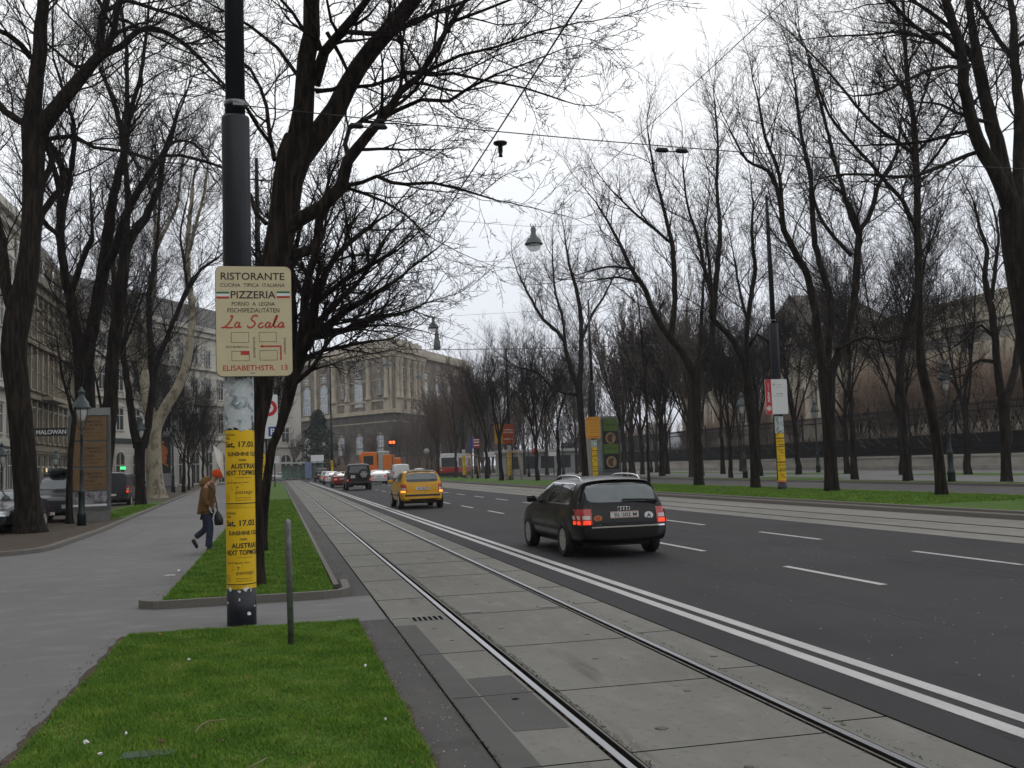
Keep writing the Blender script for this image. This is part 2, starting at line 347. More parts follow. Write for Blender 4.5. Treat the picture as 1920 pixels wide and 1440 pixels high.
o = b.build('slab_patch', CONC_DK); tag(o, kind='structure', label='darker replacement slab beside the near rail')
for (x, y, r_) in ((2.45, 5.2, .03), (2.3, 6.1, .045), (2.85, 7.0, .03), (2.6, 8.4, .028), (2.9, 9.6, .03), (2.2, 10.3, .03), (3.5, 6.2, .03), (3.55, 8.1, .035), (3.5, 10.2, .03), (3.52, 12.4, .03), (2.5, 12.3, .03), (1.6, 9.8, .025), (1.62, 7.2, .03), (1.6, 5.0, .04), (1.55, 10.6, .03), (2.7, 14.2, .03), (2.2, 16.1, .03), (3.5, 15, .03)):
    b2.lathe([(r_, .0045), (r_, .0062)], 7, (x, y, 0))
o = b2.build('slab_anchor', STEEL_DK); tag(o, kind='structure', label='small dark lifting anchors cast into the slabs')
for xx, lb in ((1.99, 'grey rail drainage plate beside the near rail right of the grate'), (2.92, 'grey rail drainage plate beside the rail next to the double line')):
    b3 = MB(); b3.box(xx, xx + .24, 11.50, 11.70, .004, .010); tag(b3.build('inspection_plate', STEEL_DK), lb, 'plate')
# rails
def rail(x, side, m, y1=190, label=''):
    b = MB(); s = side
    def strip(a, c, z, mi): b.box(min(x + s * a, x + s * c), max(x + s * a, x + s * c), -4, y1, -.01, z, mi)
    strip(-.022, .026, .012, 0); strip(.026, .072, .0055, 1); strip(.072, .088, .011, 2); strip(-.042, -.022, .0056, 1); strip(.088, .102, .0057, 1)
    o = b.build('rail', [m, GROOVE, STEEL_DK]); tag(o, label, 'rail', kind='structure')
rail(1.845, 1, STEEL, label='bright grooved tram rail nearest the footpath')
rail(3.275, -1, STEEL, label='bright grooved tram rail nearest the white double line')
rail(13.37, 1, STEEL_DK, label='dark tram rail next to the carriageway')
rail(14.82, -1, STEEL_DK, label='dark tram rail next to the grass kerb')
# road markings
b = MB(); b.box(4.16, 4.29, -4, 150, .001, .0045); b.box(4.40, 4.53, -4, 150, .001, .0045)
tag(b.build('road_marking', PAINT), kind='structure', label='white double line along the tram track')
b = MB()
for x, y0 in ((7.40, 11.55), (10.27, 12.55)):
    k = -3
    while y0 + k * 5.55 < 120:
        yy = y0 + k * 5.55
        b.box(x - .055, x + .055, yy, yy + 2.55, .001, .0045); k += 1
tag(b.build('road_marking', PAINT), kind='structure', label='white dashed lane lines on the carriageway')
b = MB(); b.box(12.5, 12.56, -4, 150, .001, .0045); tag(b.build('road_marking', CONC_FAR), kind='structure', label='pale edge of the far tram bed')
# kerbs
def kerb(pts, wdt, z0, z1, m, label, lean=1):
    b = MB(); n = len(pts); off = []
    for i, p in enumerate(pts):
        a = Vector(pts[max(i - 1, 0)]); c = Vector(pts[min(i + 1, n - 1)]); t = (c - a).normalized(); nn = Vector((-t.y, t.x)) * wdt * lean
        off.append((p[0] + nn.x, p[1] + nn.y))
    vs = []
    for p, q in zip(pts, off):
        rr = .02
        dx, dy = (q[0] - p[0]) / wdt * rr, (q[1] - p[1]) / wdt * rr
        vs += [(p[0], p[1], z0), (p[0] + dx * .4, p[1] + dy * .4, z1 - rr), (p[0] + dx, p[1] + dy, z1), (q[0], q[1], z1), (q[0], q[1], z0)]
    fs = [(i * 5 + k, i * 5 + k + 1, i * 5 + 5 + k + 1, i * 5 + 5 + k) for i in range(n - 1) for k in range(4)]
    fs += [(0, 4, 3, 2, 1), tuple((n - 1) * 5 + k for k in range(5))]
    b.add(vs, fs); o = b.build('kerb', m); tag(o, kind='structure', label=label); return o
kerb([(-1.66, 13.98), (-1.62, 13.84), (-1.52, 13.76), (-1.36, 13.74), (0.55, 13.74), (0.72, 13.80), (0.80, 13.98), (0.82, 15)][::-1], .12, -.02, .10, KERB, 'rounded granite kerb at the near end of the far verge', 1)
kerb([(0.84, 15), (0.82, 40), (.66, 190)], .09, -.02, .03, KERB, 'low kerb along the far verge', 1)
kerb([(-1.56, 11.56), (0.60, 11.56)], .05, -.02, .012, KERB, 'flush stone edge at the end of the near lawn', -1)
LK = [(-6.9, 24.62), (-6.1, 24.7), (-5.62, 25.0), (-5.35, 25.5), (-5.25, 26.3), (-5.28, 33), (-5.75, 45), (-6.5, 65), (-7.4, 90), (-8.6, 125), (-9.6, 190)]
kerb(LK, .16, -.02, .11, KERB, 'curving granite kerb of the tree strip', 1)
kerb([(-9.5, 24.6), (-6.9, 24.62)], .16, -.02, .11, KERB, 'granite kerb end of the tree strip', 1)
kerb([(-5.75, 12), (-5.72, 21.2), (-5.85, 22.2), (-6.3, 22.6), (-9, 22.7)], .16, -.02, .11, KERB, 'granite kerb corner at the lower left', 1)
sheet('tree_strip', [(x - .15, y) for x, y in LK][::-1][:-1] + [(-7.2, 24.78), (-9.5, 24.78), (-9.6, 60), (-11.5, 190)][:], .06, DIRT, 'bare earth strip under the left trees', thick=.08)
sheet('tree_strip', [(-9, 12), (-5.9, 12), (-5.88, 21.2), (-6.1, 22.2), (-6.4, 22.5), (-9, 22.55)], .06, DIRT, 'bare earth strip at the lower left', thick=.08)
for (x0, x1, m, lab) in ((16.42, 16.58, KERB, 'dark kerb beside the far tram bed'), (17.42, 17.58, KERB, 'granite kerb of the grass strip'), (23.34, 23.5, KERB, 'kerb between grass strip and side road'), (30.2, 30.36, KERB, 'kerb beyond the side road'), (31.64, 31.8, KERB, 'kerb of the broad walk')):
    kerb([(x0, -4), (x0, 190)], x1 - x0, -.02, .12, m, lab, -1)
sheet('verge_gravel', rect(16.58, 17.42, -4, 190), .06, layered('brown_gravel', (.11, .09, .075), [(2, (.07, .058, .05), .4, .7, (1, .2, 1)), (40, (.2, .17, .14), .55, .75, U1)], bump=.5), 'brown gravel strip between the two kerbs', thick=.08)
# lawns
sheet('lawn', rect(-1.55, .80, -4, 11.51), .012, LAWN, 'green lawn in the foreground', thick=.03)
sheet('lawn', [(-1.50, 14.1), (-1.40, 13.86), (.52, 13.86), (.69, 14.05), (.72, 20), (.66, 60), (.52, 150), (-2.6, 150), (-1.72, 60), (-1.52, 24)][::-1], .055, LAWN, 'green lawn of the far verge', thick=.07)
sheet('lawn', rect(17.58, 23.34, -4, 150), .10, LAWN, 'green lawn strip under the right trees', thick=.1)
sheet('lawn', rect(30.36, 31.64, -4, 190), .07, LAWN, 'narrow grass strip beyond the side road', thick=.08)
sheet('lawn', [(-7.9, 41.5), (-5.9, 42), (-6.55, 66), (-8.3, 66)], .075, LAWN, 'small grass patch behind the advertising column')
for i, (x0, x1, y0, y1) in enumerate(((41, 45, 50, 62), (41, 44.5, 70, 90), (42, 46, 96, 120), (33, 36, 58, 70))):
    sheet('lawn', rect(x0, x1, y0, y1), .025, LAWN, 'thin grass patch around the trees of the walk')
# grass blades
def blades(regs, m):
    rs = np.random.RandomState(3); V = []
    for (x0, x1, y0, y1, z, dens, wd, ln) in regs:
        n = int((x1 - x0) * (y1 - y0) * dens)
        x = rs.uniform(x0, x1, n); y = rs.uniform(y0, y1, n)
        clump = .65 + .35 * np.sin(x * 3.1 + 1.3 * np.sin(y * 2.3)) * np.sin(y * 2.7 + x) + .25 * np.sin(x * 11 + y * 7)
        a = rs.uniform(0, 2 * np.pi, n); l = ln * rs.uniform(.5, 1.25, n) * np.clip(clump + .3, .5, 1.4); lean = rs.uniform(.2, 1.1, n) * l; la = rs.uniform(0, 2 * np.pi, n)
        ww = wd * rs.uniform(.6, 1.3, n)
        p0 = np.stack([x - np.cos(a) * ww, y - np.sin(a) * ww, np.full(n, z)], 1); p1 = np.stack([x + np.cos(a) * ww, y + np.sin(a) * ww, np.full(n, z)], 1)
        p2 = np.stack([x + np.cos(la) * lean, y + np.sin(la) * lean, z + l * .8], 1)
        V.append(np.stack([p0, p1, p2], 1).reshape(-1, 3))
    V = np.concatenate(V); n = len(V)
    me = bpy.data.meshes.new('grass'); me.vertices.add(n); me.vertices.foreach_set('co', V.ravel().astype('f'))
    me.loops.add(n); me.loops.foreach_set('vertex_index', np.arange(n)); me.polygons.add(n // 3); me.polygons.foreach_set('loop_start', np.arange(0, n, 3))
    me.update(); me.validate(); me.materials.append(m); return me
GRASS, gnt, gb = _nodes('grass_blade'); gb.inputs['Roughness'].default_value = .6; gb.inputs['Specular IOR Level'].default_value = .25
ge = gnt.nodes.new('ShaderNodeNewGeometry'); grp = gnt.nodes.new('ShaderNodeValToRGB'); gel = grp.color_ramp.elements
gel[0].color = (.070, .160, .012, 1); gel[1].position = .95; gel[1].color = (.36, .30, .12, 1); ee = gel.new(.5); ee.color = (.122, .238, .018, 1); ee = gel.new(.78); ee.color = (.205, .29, .045, 1)
gtc = gnt.nodes.new('ShaderNodeTexCoord'); gnz = gnt.nodes.new('ShaderNodeTexNoise'); gnz.inputs['Scale'].default_value = 2.6; gnz.inputs['Detail'].default_value = 6; gnt.links.new(gtc.outputs['Object'], gnz.inputs['Vector'])
gma = gnt.nodes.new('ShaderNodeMath'); gma.operation = 'MULTIPLY_ADD'; gma.inputs[1].default_value = 1.7; gnt.links.new(gnz.outputs['Fac'], gma.inputs[0])
gsb = gnt.nodes.new('ShaderNodeMath'); gsb.operation = 'MULTIPLY_ADD'; gsb.inputs[1].default_value = .6; gsb.inputs[2].default_value = -.78; gnt.links.new(ge.outputs['Random Per Island'], gsb.inputs[0]); gnt.links.new(gsb.outputs[0], gma.inputs[2])
gnt.links.new(gma.outputs[0], grp.inputs['Fac']); gnt.links.new(grp.outputs['Color'], gb.inputs['Base Color'])
o = link('grass', blades([(-1.58, .83, 4.4, 11.53, .01, 14500, .0030, .036), (-1.5, .7, 13.87, 20, .055, 5000, .005, .045), (-1.5, .68, 20, 34, .055, 2200, .008, .05), (-1.5, .66, 34, 60, .055, 700, .014, .055), (17.6, 23.3, 26, 48, .10, 600, .012, .06), (17.6, 23.3, 48, 70, .1, 250, .018, .06), (30.36, 31.64, 34, 80, .07, 250, .016, .07), (-7.6, -6.2, 42, 60, .08, 300, .014, .06)], GRASS))
tag(o, 'short mown grass blades on the lawns', kind='stuff', cat='grass')

# leaf litter and grit gathered along edges and rails
def flecks(regs, m, seed):
    rs = np.random.RandomState(seed); V = []
    for (x0, x1, y0, y1, z, n, sz) in regs:
        x = rs.uniform(x0, x1, n); y = rs.uniform(y0, y1, n); a = rs.uniform(0, 6.28, n); s_ = sz * rs.uniform(.4, 1.3, n)
        for k in (0, 2.1, 4.2): V.append(np.stack([x + np.cos(a + k) * s_, y + np.sin(a + k) * s_ * 1.2, z + rs.uniform(.001, .012, n)], 1))
    return V
def fleck_mesh(nm, regs, m, seed):
    b = MB()
    for r_ in regs:
        T = flecks([r_], m, seed + len(b.v))
        for p, q, t in zip(*T): b.add([tuple(p), tuple(q), tuple(t)], [(0, 1, 2)])
    return b.build(nm, m, fixn=False)
tag(fleck_mesh('leaf_litter', [(.80, .92, -1, 11.5, .002, 420, .010), (1.05, 1.2, 2, 11, .003, 160, .008), (-1.75, -1.55, 4, 11.5, .002, 330, .010), (-1.8, -1.5, 14, 30, .002, 420, .013), (.80, .95, 13.8, 30, .002, 300, .014), (1.79, 1.82, 3, 13, .006, 260, .008), (1.945, 1.99, 3, 13, .006, 260, .008), (3.16, 3.2, 3, 13, .006, 160, .008), (-1.5, .8, 4.4, 11.4, .038, 420, .013), (-1.4, .6, 14, 24, .085, 300, .016), (17.7, 23.2, 27, 60, .15, 260, .03), (-9, -5.7, 26, 45, .07, 900, .03), (-5.3, -4.9, 26, 45, .004, 200, .02)], mat('dead_leaf_bits', (.10, .062, .03), .9, var=.4, scale=40), 3), 'brown leaf bits gathered along edges and rails', kind='stuff')
tag(fleck_mesh('grit', [(-5, -1.6, 4, 30, .001, 900, .006), (.82, 1.16, 3, 11.4, .001, 260, .006), (1.2, 3.7, 4, 16, .005, 420, .005), (4.6, 12, 5, 25, .001, 700, .008)], mat('pale_grit', (.36, .35, .33), .9, var=.4, scale=40), 9), 'pale grit strewn over path, slabs and road', kind='stuff')
tag(fleck_mesh('moss', [(1.945, 1.975, 3, 16, .005, 900, .009), (3.36, 3.39, 3, 12, .005, 260, .009), (1.16, 1.19, 3, 14, .004, 300, .010)], mat('moss_green', (.035, .05, .015), .95, var=.4, scale=40), 15), 'moss growing along the rails and slab edges', kind='stuff')
# bare muddy rim where the lawn meets the paving
for (x0, x1, y0, y1, seed) in ((.79, .86, -1, 11.5, 1), (-1.64, -1.545, -1, 11.5, 2)):
    rn = random.Random(seed); b = MB(); n = 90; vs = []
    for k in range(n + 1): y = y0 + (y1 - y0) * k / n; vs += [(x0 + rn.uniform(-.02, .02), y, .0035), (x1 + rn.uniform(-.03, .03), y, .0035)]
    b.add(vs, [(2 * k, 2 * k + 1, 2 * k + 3, 2 * k + 2) for k in range(n)]); tag(b.build('muddy_rim', DIRT), kind='structure', label='narrow muddy rim of the near lawn')
# worn repairs and joints of the footpath
b = MB(); b.add([(-3.1, 26.2, .0035), (-1.9, 26.0, .0035), (-1.95, 28.6, .0035), (-3.2, 28.8, .0035)], [(0, 1, 2, 3)])
tag(b.build('path_repair', layered('path_repair_asphalt', (.16, .16, .162), [(.6, (.14, .14, .142), .4, .7, U1), (130, (.21, .21, .21), .55, .8, U1)], rough=.88, bump=.3, bscale=160)), kind='structure', label='slightly darker repaired patch in the footpath')
b = MB()
for (p, q) in (((-5.2, 20.6), (-1.7, 20.2)), ((-4.6, 8.4), (-2.9, 8.9)), ((-1.5, 12.0), (1.1, 11.95)), ((-3.9, 20.3), (-4.1, 34)), ((-5.1, 28.4), (-1.8, 28.0))):
    n = 26; vs = []; rn = random.Random(int(p[1] * 10))
    for k in range(n + 1):
        t = k / n; x = p[0] + (q[0] - p[0]) * t + rn.uniform(-.02, .02); y = p[1] + (q[1] - p[1]) * t + rn.uniform(-.025, .025); h = rn.uniform(.0012, .0035); vs += [(x - h * .5, y - h, .0037), (x + h * .5, y + h, .0037)]
    b.add(vs, [(2 * k, 2 * k + 1, 2 * k + 3, 2 * k + 2) for k in range(n)])
tag(b.build('path_crack', GROOVE), kind='structure', label='thin dark cracks and joints in the footpath')
b = MB()
for (x, y0, y1, w_) in ((9.3, -2, 70, .012), (6.1, 9, 24, .009)):
    n = 120; vs = []; rn = random.Random(int(x * 7))
    for k in range(n + 1): y = y0 + (y1 - y0) * k / n; xx = x + .05 * math.sin(y * .9) + rn.uniform(-.02, .02); vs += [(xx - w_, y, .0036), (xx + w_, y, .0036)]
    b.add(vs, [(2 * k, 2 * k + 1, 2 * k + 3, 2 * k + 2) for k in range(n)])
tag(b.build('road_seam', mat('grey_seam', (.075, .075, .075), .9)), kind='structure', label='thin pale seam between two asphalt lanes')
# ------------------------------------------------------------------ bare winter trees
class Skel:
    """polylines grouped by ring count, meshed in bulk"""
    def __init__(s, seed): s.r = random.Random(seed); s.lines = {}
    def put(s, pts, rad, n): s.lines.setdefault((len(pts), n), []).append((pts, rad))
    def mesh(s, name, m):
        VV = []; FF = []; base = 0
        for (k, n), L in s.lines.items():
            Pt = np.array([[tuple(p) for p in l[0]] for l in L], float); Rd = np.array([l[1] for l in L], float)
            T = np.empty_like(Pt); T[:, 1:-1] = Pt[:, 2:] - Pt[:, :-2]; T[:, 0] = Pt[:, 1] - Pt[:, 0]; T[:, -1] = Pt[:, -1] - Pt[:, -2]
            T /= np.linalg.norm(T, axis=2, keepdims=True) + 1e-9
            mean = Pt[:, -1] - Pt[:, 0]; ref = np.zeros_like(mean); ax = np.argmin(np.abs(mean), axis=1); ref[np.arange(len(L)), ax] = 1
            A = np.cross(T, ref[:, None, :]); A /= np.linalg.norm(A, axis=2, keepdims=True) + 1e-9; B = np.cross(T, A)
            an = np.arange(n) * 2 * np.pi / n
            V = Pt[:, :, None, :] + (A[:, :, None, :] * np.cos(an)[None, None, :, None] + B[:, :, None, :] * np.sin(an)[None, None, :, None]) * Rd[:, :, None, None]
            nb = len(L); V = V.reshape(-1, 3)
            i = np.arange(k - 1)[:, None] * n; j = np.arange(n)[None, :]; q = np.stack([i + j, i + (j + 1) % n, i + n + (j + 1) % n, i + n + j], -1).reshape(-1, 4)
            F = (q[None] + (np.arange(nb) * k * n)[:, None, None]).reshape(-1, 4) + base
            VV.append(V); FF.append(F); base += len(V)
        V = np.concatenate(VV); F = np.concatenate(FF).astype('i')
        me = bpy.data.meshes.new(name); me.vertices.add(len(V)); me.vertices.foreach_set('co', V.ravel().astype('f'))
        me.loops.add(F.size); me.loops.foreach_set('vertex_index', F.ravel()); me.polygons.add(len(F)); me.polygons.foreach_set('loop_start', np.arange(0, F.size, 4, dtype='i'))
        me.update(); me.polygons.foreach_set('use_smooth', np.ones(len(F), bool)); me.materials.append(m); return me
def resample(pts, rad, step):
    """Catmull-Rom through the surveyed joints"""
    P_ = [Vector(p) for p in pts]; out = []; ro = []
    for i in range(len(P_) - 1):
        p0 = P_[max(i - 1, 0)]; p1 = P_[i]; p2 = P_[i + 1]; p3 = P_[min(i + 2, len(P_) - 1)]
        n = max(1, int((p2 - p1).length / step))
        for k in range(n):
            t = k / n; t2 = t * t; t3 = t2 * t
            out.append(.5 * (2 * p1 + (p2 - p0) * t + (2 * p0 - 5 * p1 + 4 * p2 - p3) * t2 + (3 * p1 - p0 - 3 * p2 + p3) * t3)); ro.append(rad[i] + (rad[i + 1] - rad[i]) * t)
    out.append(P_[-1]); ro.append(rad[-1]); return out, ro
def perp(rn, t):
    while 1:
        v = Vector((rn.uniform(-1, 1), rn.uniform(-1, 1), rn.uniform(-1, 1)))
        c = v - t * v.dot(t)
        if c.length > .3: return c.normalized()
def shoot(sk, p, d, length, r0, lvl, prm):
    """one wiggly branch with its own side branches"""
    rn = sk.r; n = prm['seg'][lvl]; pts = [p]; rads = [r0]; st = length / n; q = p; dd = d.normalized(); kink = prm['kink'][lvl]
    tip = max(prm['rmin'], r0 * .3)
    dirs = []
    for i in range(n):
        dd = (dd + perp(rn, dd) * rn.uniform(0, kink) + Vector((0, 0, prm['up'][lvl]))).normalized()
        q = q + dd * st; pts.append(q); rads.append(r0 + (tip - r0) * (i + 1) / n); dirs.append(dd)
    sk.put(pts, rads, 5 if lvl <= 1 else 3)
    if lvl + 1 < len(prm['seg']):
        m = prm['kids'][lvl + 1]; m = int(m + rn.random()); sg = rn.uniform(0, 6.28)
        for k in range(m):
            t = prm['t0'] + (1 - prm['t0']) * (k + rn.uniform(.2, .9)) / max(1, m); t = min(t, .99)
            i = min(n - 1, int(t * n)); f = t * n - i
            o = pts[i].lerp(pts[i + 1], f); tg = dirs[i]; sg += 2.4
            side = perp(rn, tg); an = R(rn.uniform(*prm['ang']))
            nd = tg * math.cos(an) + side * math.sin(an); nd.z += prm['lift']
            shoot(sk, o, nd, length * prm['ratio'] * rn.uniform(.55, 1.15) * (1.15 - .5 * t), max(prm['rmin'], (r0 + (tip - r0) * t) * .6), lvl + 1, prm)
        # leader keeps going as a finer shoot
        shoot(sk, pts[-1], dirs[-1], length * prm['ratio'] * .8, tip, lvl + 1, prm)
def clothe(sk, pts, rads, prm, per_m, t_start, len0, lvl=0, both=None):
    """side branches along a limb"""
    rn = sk.r; L = sum((pts[i + 1] - pts[i]).length for i in range(len(pts) - 1)); cnt = max(1, int(L * per_m)); acc = 0
    for k in range(cnt):
        t = t_start + (1 - t_start) * (k + rn.random()) / cnt; i = min(len(pts) - 2, int(t * (len(pts) - 1)))
        tg = (pts[i + 1] - pts[i]).normalized(); side = perp(rn, tg); an = R(rn.uniform(*prm['ang'])); nd = tg * math.cos(an) + side * math.sin(an); nd.z += prm['lift']
        rr = rads[i]
        shoot(sk, pts[i].lerp(pts[i + 1], rn.random()), nd, len0 * rn.uniform(.5, 1.2) * (1.1 - .45 * t), max(prm['rmin'] * 1.3, min(rr * .5, prm['rl'])), lvl, prm)
    shoot(sk, pts[-1], (pts[-1] - pts[-2]).normalized(), len0 * .9, max(prm['rmin'] * 1.3, rads[-1] * .8), lvl, prm)
LIME = dict(seg=(7, 5, 4, 3), kids=(0, 5.5, 4, 3), kink=(.32, .38, .45, .45), up=(.03, .02, .01, .02), t0=.15, ang=(26, 62), lift=.10, ratio=.53, rmin=.0034, rl=.03)
DENSE = dict(seg=(6, 5, 4, 3), kids=(0, 6, 4, 3), kink=(.3, .4, .45, .45), up=(.05, .03, .02, .02), t0=.12, ang=(22, 60), lift=.1, ratio=.55, rmin=.0042, rl=.034)
MID = dict(seg=(7, 5, 3, 2), kids=(0, 6.5, 4.2, 2.8), kink=(.28, .34, .40, .4), up=(.065, .05, .04, .03), t0=.12, ang=(28, 62), lift=.20, ratio=.57, rmin=.0048, rl=.034)
FAR = dict(seg=(5, 4, 3), kids=(0, 5.2, 4.2), kink=(.25, .34, .4), up=(.07, .06, .05), t0=.12, ang=(22, 55), lift=.25, ratio=.5, rmin=.013, rl=.045)
def traced_tree(name, label, Y, base, limbs, prm, seed, per_m, len0, bark=BARK, twig=TWIG, group=None, flare=1.35, depth=.0, cat='tree', step=.35, twt=0.2):
    """limbs: list of (branch outline surveyed in the photo [(px, py, width px)], start_t, depth drift in m per limb)"""
    sk = Skel(seed); tk = Skel(seed + 1); rn = sk.r
    bx, by = base; ppm = FPX / Y
    for li, (pl, ts, dz) in enumerate(limbs):
        pts = []; rads = []; n = len(pl)
        for i, (px, py, wd) in enumerate(pl):
            yy = Y + dz[0] + (dz[1] - dz[0]) * i / max(1, n - 1)
            pts.append(Vector(P(px, py, yy))); rads.append(wd / 2 * yy / ray(px, py)[1])
        pts, rads = resample(pts, rads, step)
        if li == 0:
            pts = [Vector((p.x, p.y, p.z)) for p in pts]
            # root flare
            for i in range(len(pts)):
                h = pts[i].z - pts[0].z
                rads[i] *= 1 + (flare - 1) * math.exp(-h / .28)
            pts[0].z -= .15
        else:
            pts = [p + Vector((rn.uniform(-1, 1), rn.uniform(-1, 1), rn.uniform(-1, 1))) * min(.03, rads[i] * .25) for i, p in enumerate(pts)]
        tk.put(pts, rads, 12 if rads[0] > .08 else 8)
        if ts < 1: clothe(sk, pts, rads, prm, per_m, ts, len0)
    root = thing(name, label, cat, (bx, by, 0), group=group)
    tm = tk.mesh('trunk', bark); cm = sk.mesh('crown', twig)
    for me, nm in ((tm, 'trunk'), (cm, 'crown')):
        me.transform(Matrix.Translation((-bx, -by, 0))); link(nm, me, root)
    return root
def grown_tree(seed, h, fork, r0, prm, nl=5, spread=.5, per_m=1.3, len0=2.2, bark=BARK, twig=TWIG, lean=0.0, name='bare_tree', second=True, clr=.25):
    """a tree of its own shape: trunk, forked limbs, twigs"""
    sk = Skel(seed); tk = Skel(seed + 1); rn = sk.r
    la = rn.uniform(0, 6.28); pts = [Vector((0, 0, -.15))]; rads = [r0 * 1.35]; n = 7
    for i in range(1, n + 1):
        z = fork * i / n; pts.append(Vector((math.cos(la) * lean * z + rn.uniform(-.06, .06), math.sin(la) * lean * z + rn.uniform(-.06, .06), z))); rads.append(r0 * (1.0 - .25 * i / n) * (1.12 if i == 1 else 1))
    pts, rads = resample(pts, rads, .5); tk.put(pts, rads, 10)
    top = pts[-1]
    for k in range(nl):
        a = la + 2 * math.pi * k / nl + rn.uniform(-.4, .4); sp = spread * rn.uniform(.5, 1.25)
        if k == 0: sp *= .35
        d = Vector((math.cos(a) * sp, math.sin(a) * sp, 1)).normalized(); Lm = (h - fork) * rn.uniform(.72, 1.0)
        st = pts[-1 - (k % 3)] if k else top
        lp = [st]; lr = [r0 * (.42 if k else .6) * rn.uniform(.8, 1.1)]; m = 7
        for i in range(m):
            d = (d + perp(rn, d) * rn.uniform(0, .22) + Vector((0, 0, .06))).normalized(); lp.append(lp[-1] + d * Lm / m); lr.append(lr[0] * (1 - .82 * (i + 1) / m))
        tk.put(lp, lr, 7); clothe(sk, lp, lr, prm, per_m, clr, len0)
        if second:
            for q in range(2):
                i = rn.randint(2, 4); d2 = ((lp[i + 1] - lp[i]).normalized() + perp(rn, d) * rn.uniform(.5, .8) + Vector((0, 0, .2))).normalized(); l2 = Lm * rn.uniform(.35, .55); p2 = [lp[i]]; r2 = [lr[i] * .6]
                for j in range(5):
                    d2 = (d2 + perp(rn, d2) * rn.uniform(0, .25) + Vector((0, 0, .06))).normalized(); p2.append(p2[-1] + d2 * l2 / 5); r2.append(r2[0] * (1 - .75 * (j + 1) / 5))
                tk.put(p2, r2, 6); clothe(sk, p2, r2, prm, per_m, .1, len0 * .8)
    root = thing(name, '', 'tree'); link('trunk', tk.mesh('trunk', bark), root); link('crown', sk.mesh('crown', twig), root)
    return root
D0 = (0, 0)
# --- the leaning lime right behind the front lamp post
yA = 15.24
traced_tree('leaning_tree', 'big dark bare tree leaning over the tram track right behind the tall front post', yA, G(480, 1106), [
    ([(477, 1106, 36), (477, 1010, 33), (477, 900, 29), (480, 840, 28), (482, 800, 31), (491, 740, 40), (503, 600, 46), (515, 500, 52), (530, 420, 54), (540, 340, 56), (552, 292, 64), (562, 262, 60)], 1.1, D0),
    ([(560, 280, 50), (570, 200, 38), (577, 110, 34), (587, 10, 30), (596, -130, 24), (600, -300, 16)], .25, (0, -.8)),
    ([(565, 290, 50), (592, 255, 42), (628, 203, 38), (672, 130, 34), (726, 55, 32), (785, -12, 30), (860, -110, 22), (930, -230, 14)], .3, (0, .8)),
    ([(526, 440, 34), (560, 412, 28), (606, 385, 26), (640, 350, 25), (653, 302, 22), (690, 255, 19), (728, 207, 16), (750, 172, 14), (788, 142, 12), (823, 80, 10), (862, 18, 8), (910, -60, 6)], .35, (0, -1.2)),
    ([(526, 480, 22), (560, 474, 20), (592, 464, 19), (599, 440, 18), (597, 415, 16), (612, 388, 14)], 1.1, (0, .3)),
    ([(586, 160, 24), (610, 100, 20), (640, 60, 18), (668, 25, 15), (710, -30, 10)], .2, (-.2, -1.2)),
    ([(600, 95, 13), (590, 60, 11), (588, 20, 9), (592, -40, 7)], .1, (-.4, -.9)),
    ([(606, 97, 12), (650, 60, 11), (690, 62, 10), (725, 62, 9)], .3, (-.4, .3)),
    ([(729, 215, 9), (762, 200, 8), (790, 186, 7.5), (842, 190, 7), (880, 165, 6), (930, 140, 5)], .1, (-.2, -1.5)),
    ([(785, 142, 8), (820, 125, 7), (862, 104, 6), (930, 88, 5), (1010, 60, 4), (1085, 42, 3)], .05, (-.3, -1.6)),
    ([(758, 135, 8), (810, 140, 7), (850, 138, 6), (905, 150, 5), (985, 165, 4), (1060, 190, 3)], .05, (-.2, .8)),
    ([(650, 348, 9), (680, 342, 8), (707, 331, 7.5), (735, 343, 7), (760, 346, 6.5), (810, 342, 5.5), (870, 356, 4.5), (930, 375, 3)], .1, (-.1, -1)),
    ([(652, 352, 7), (690, 365, 6), (722, 378, 5), (760, 402, 4), (800, 440, 3)], .1, (-.1, .8)),
    ([(612, 60, 8), (660, 150, 7), (620, 170, 7), (560, 168, 7)], 1.1, (-.3, 0)),
    ([(592, 172, 9), (650, 165, 8), (700, 160, 7), (755, 140, 7)], .4, (.2, .6)),
    ([(655, 305, 10), (648, 270, 9), (655, 240, 8), (700, 215, 7), (740, 190, 5)], .2, (-.1, 1.2)),
    ([(515, 300, 9), (505, 250, 8), (500, 200, 7), (470, 130, 6), (420, 90, 5), (360, 40, 4)], .1, (0, 1.5)),
    ([(511, 275, 8), (485, 240, 7), (455, 190, 6), (400, 150, 4)], .1, (0, -1)),
    ([(565, 150, 8), (520, 90, 7), (470, 50, 6), (400, 10, 4)], .1, (0, .8)),
    ([(500, 420, 9), (480, 400, 8), (470, 365, 7), (455, 350, 6)], .5, (0, .3)),
    ([(823, 82, 8), (850, 40, 7), (905, 20, 5.5), (980, -10, 4), (1060, -30, 3)], .1, (-.7, -1.8)),
    ([(738, 62, 10), (800, 30, 8), (860, 8, 7), (940, -30, 5)], .1, (.5, 1.5)),
], LIME, 11, 2.8, 1.6, bark=BARK_MOSS)
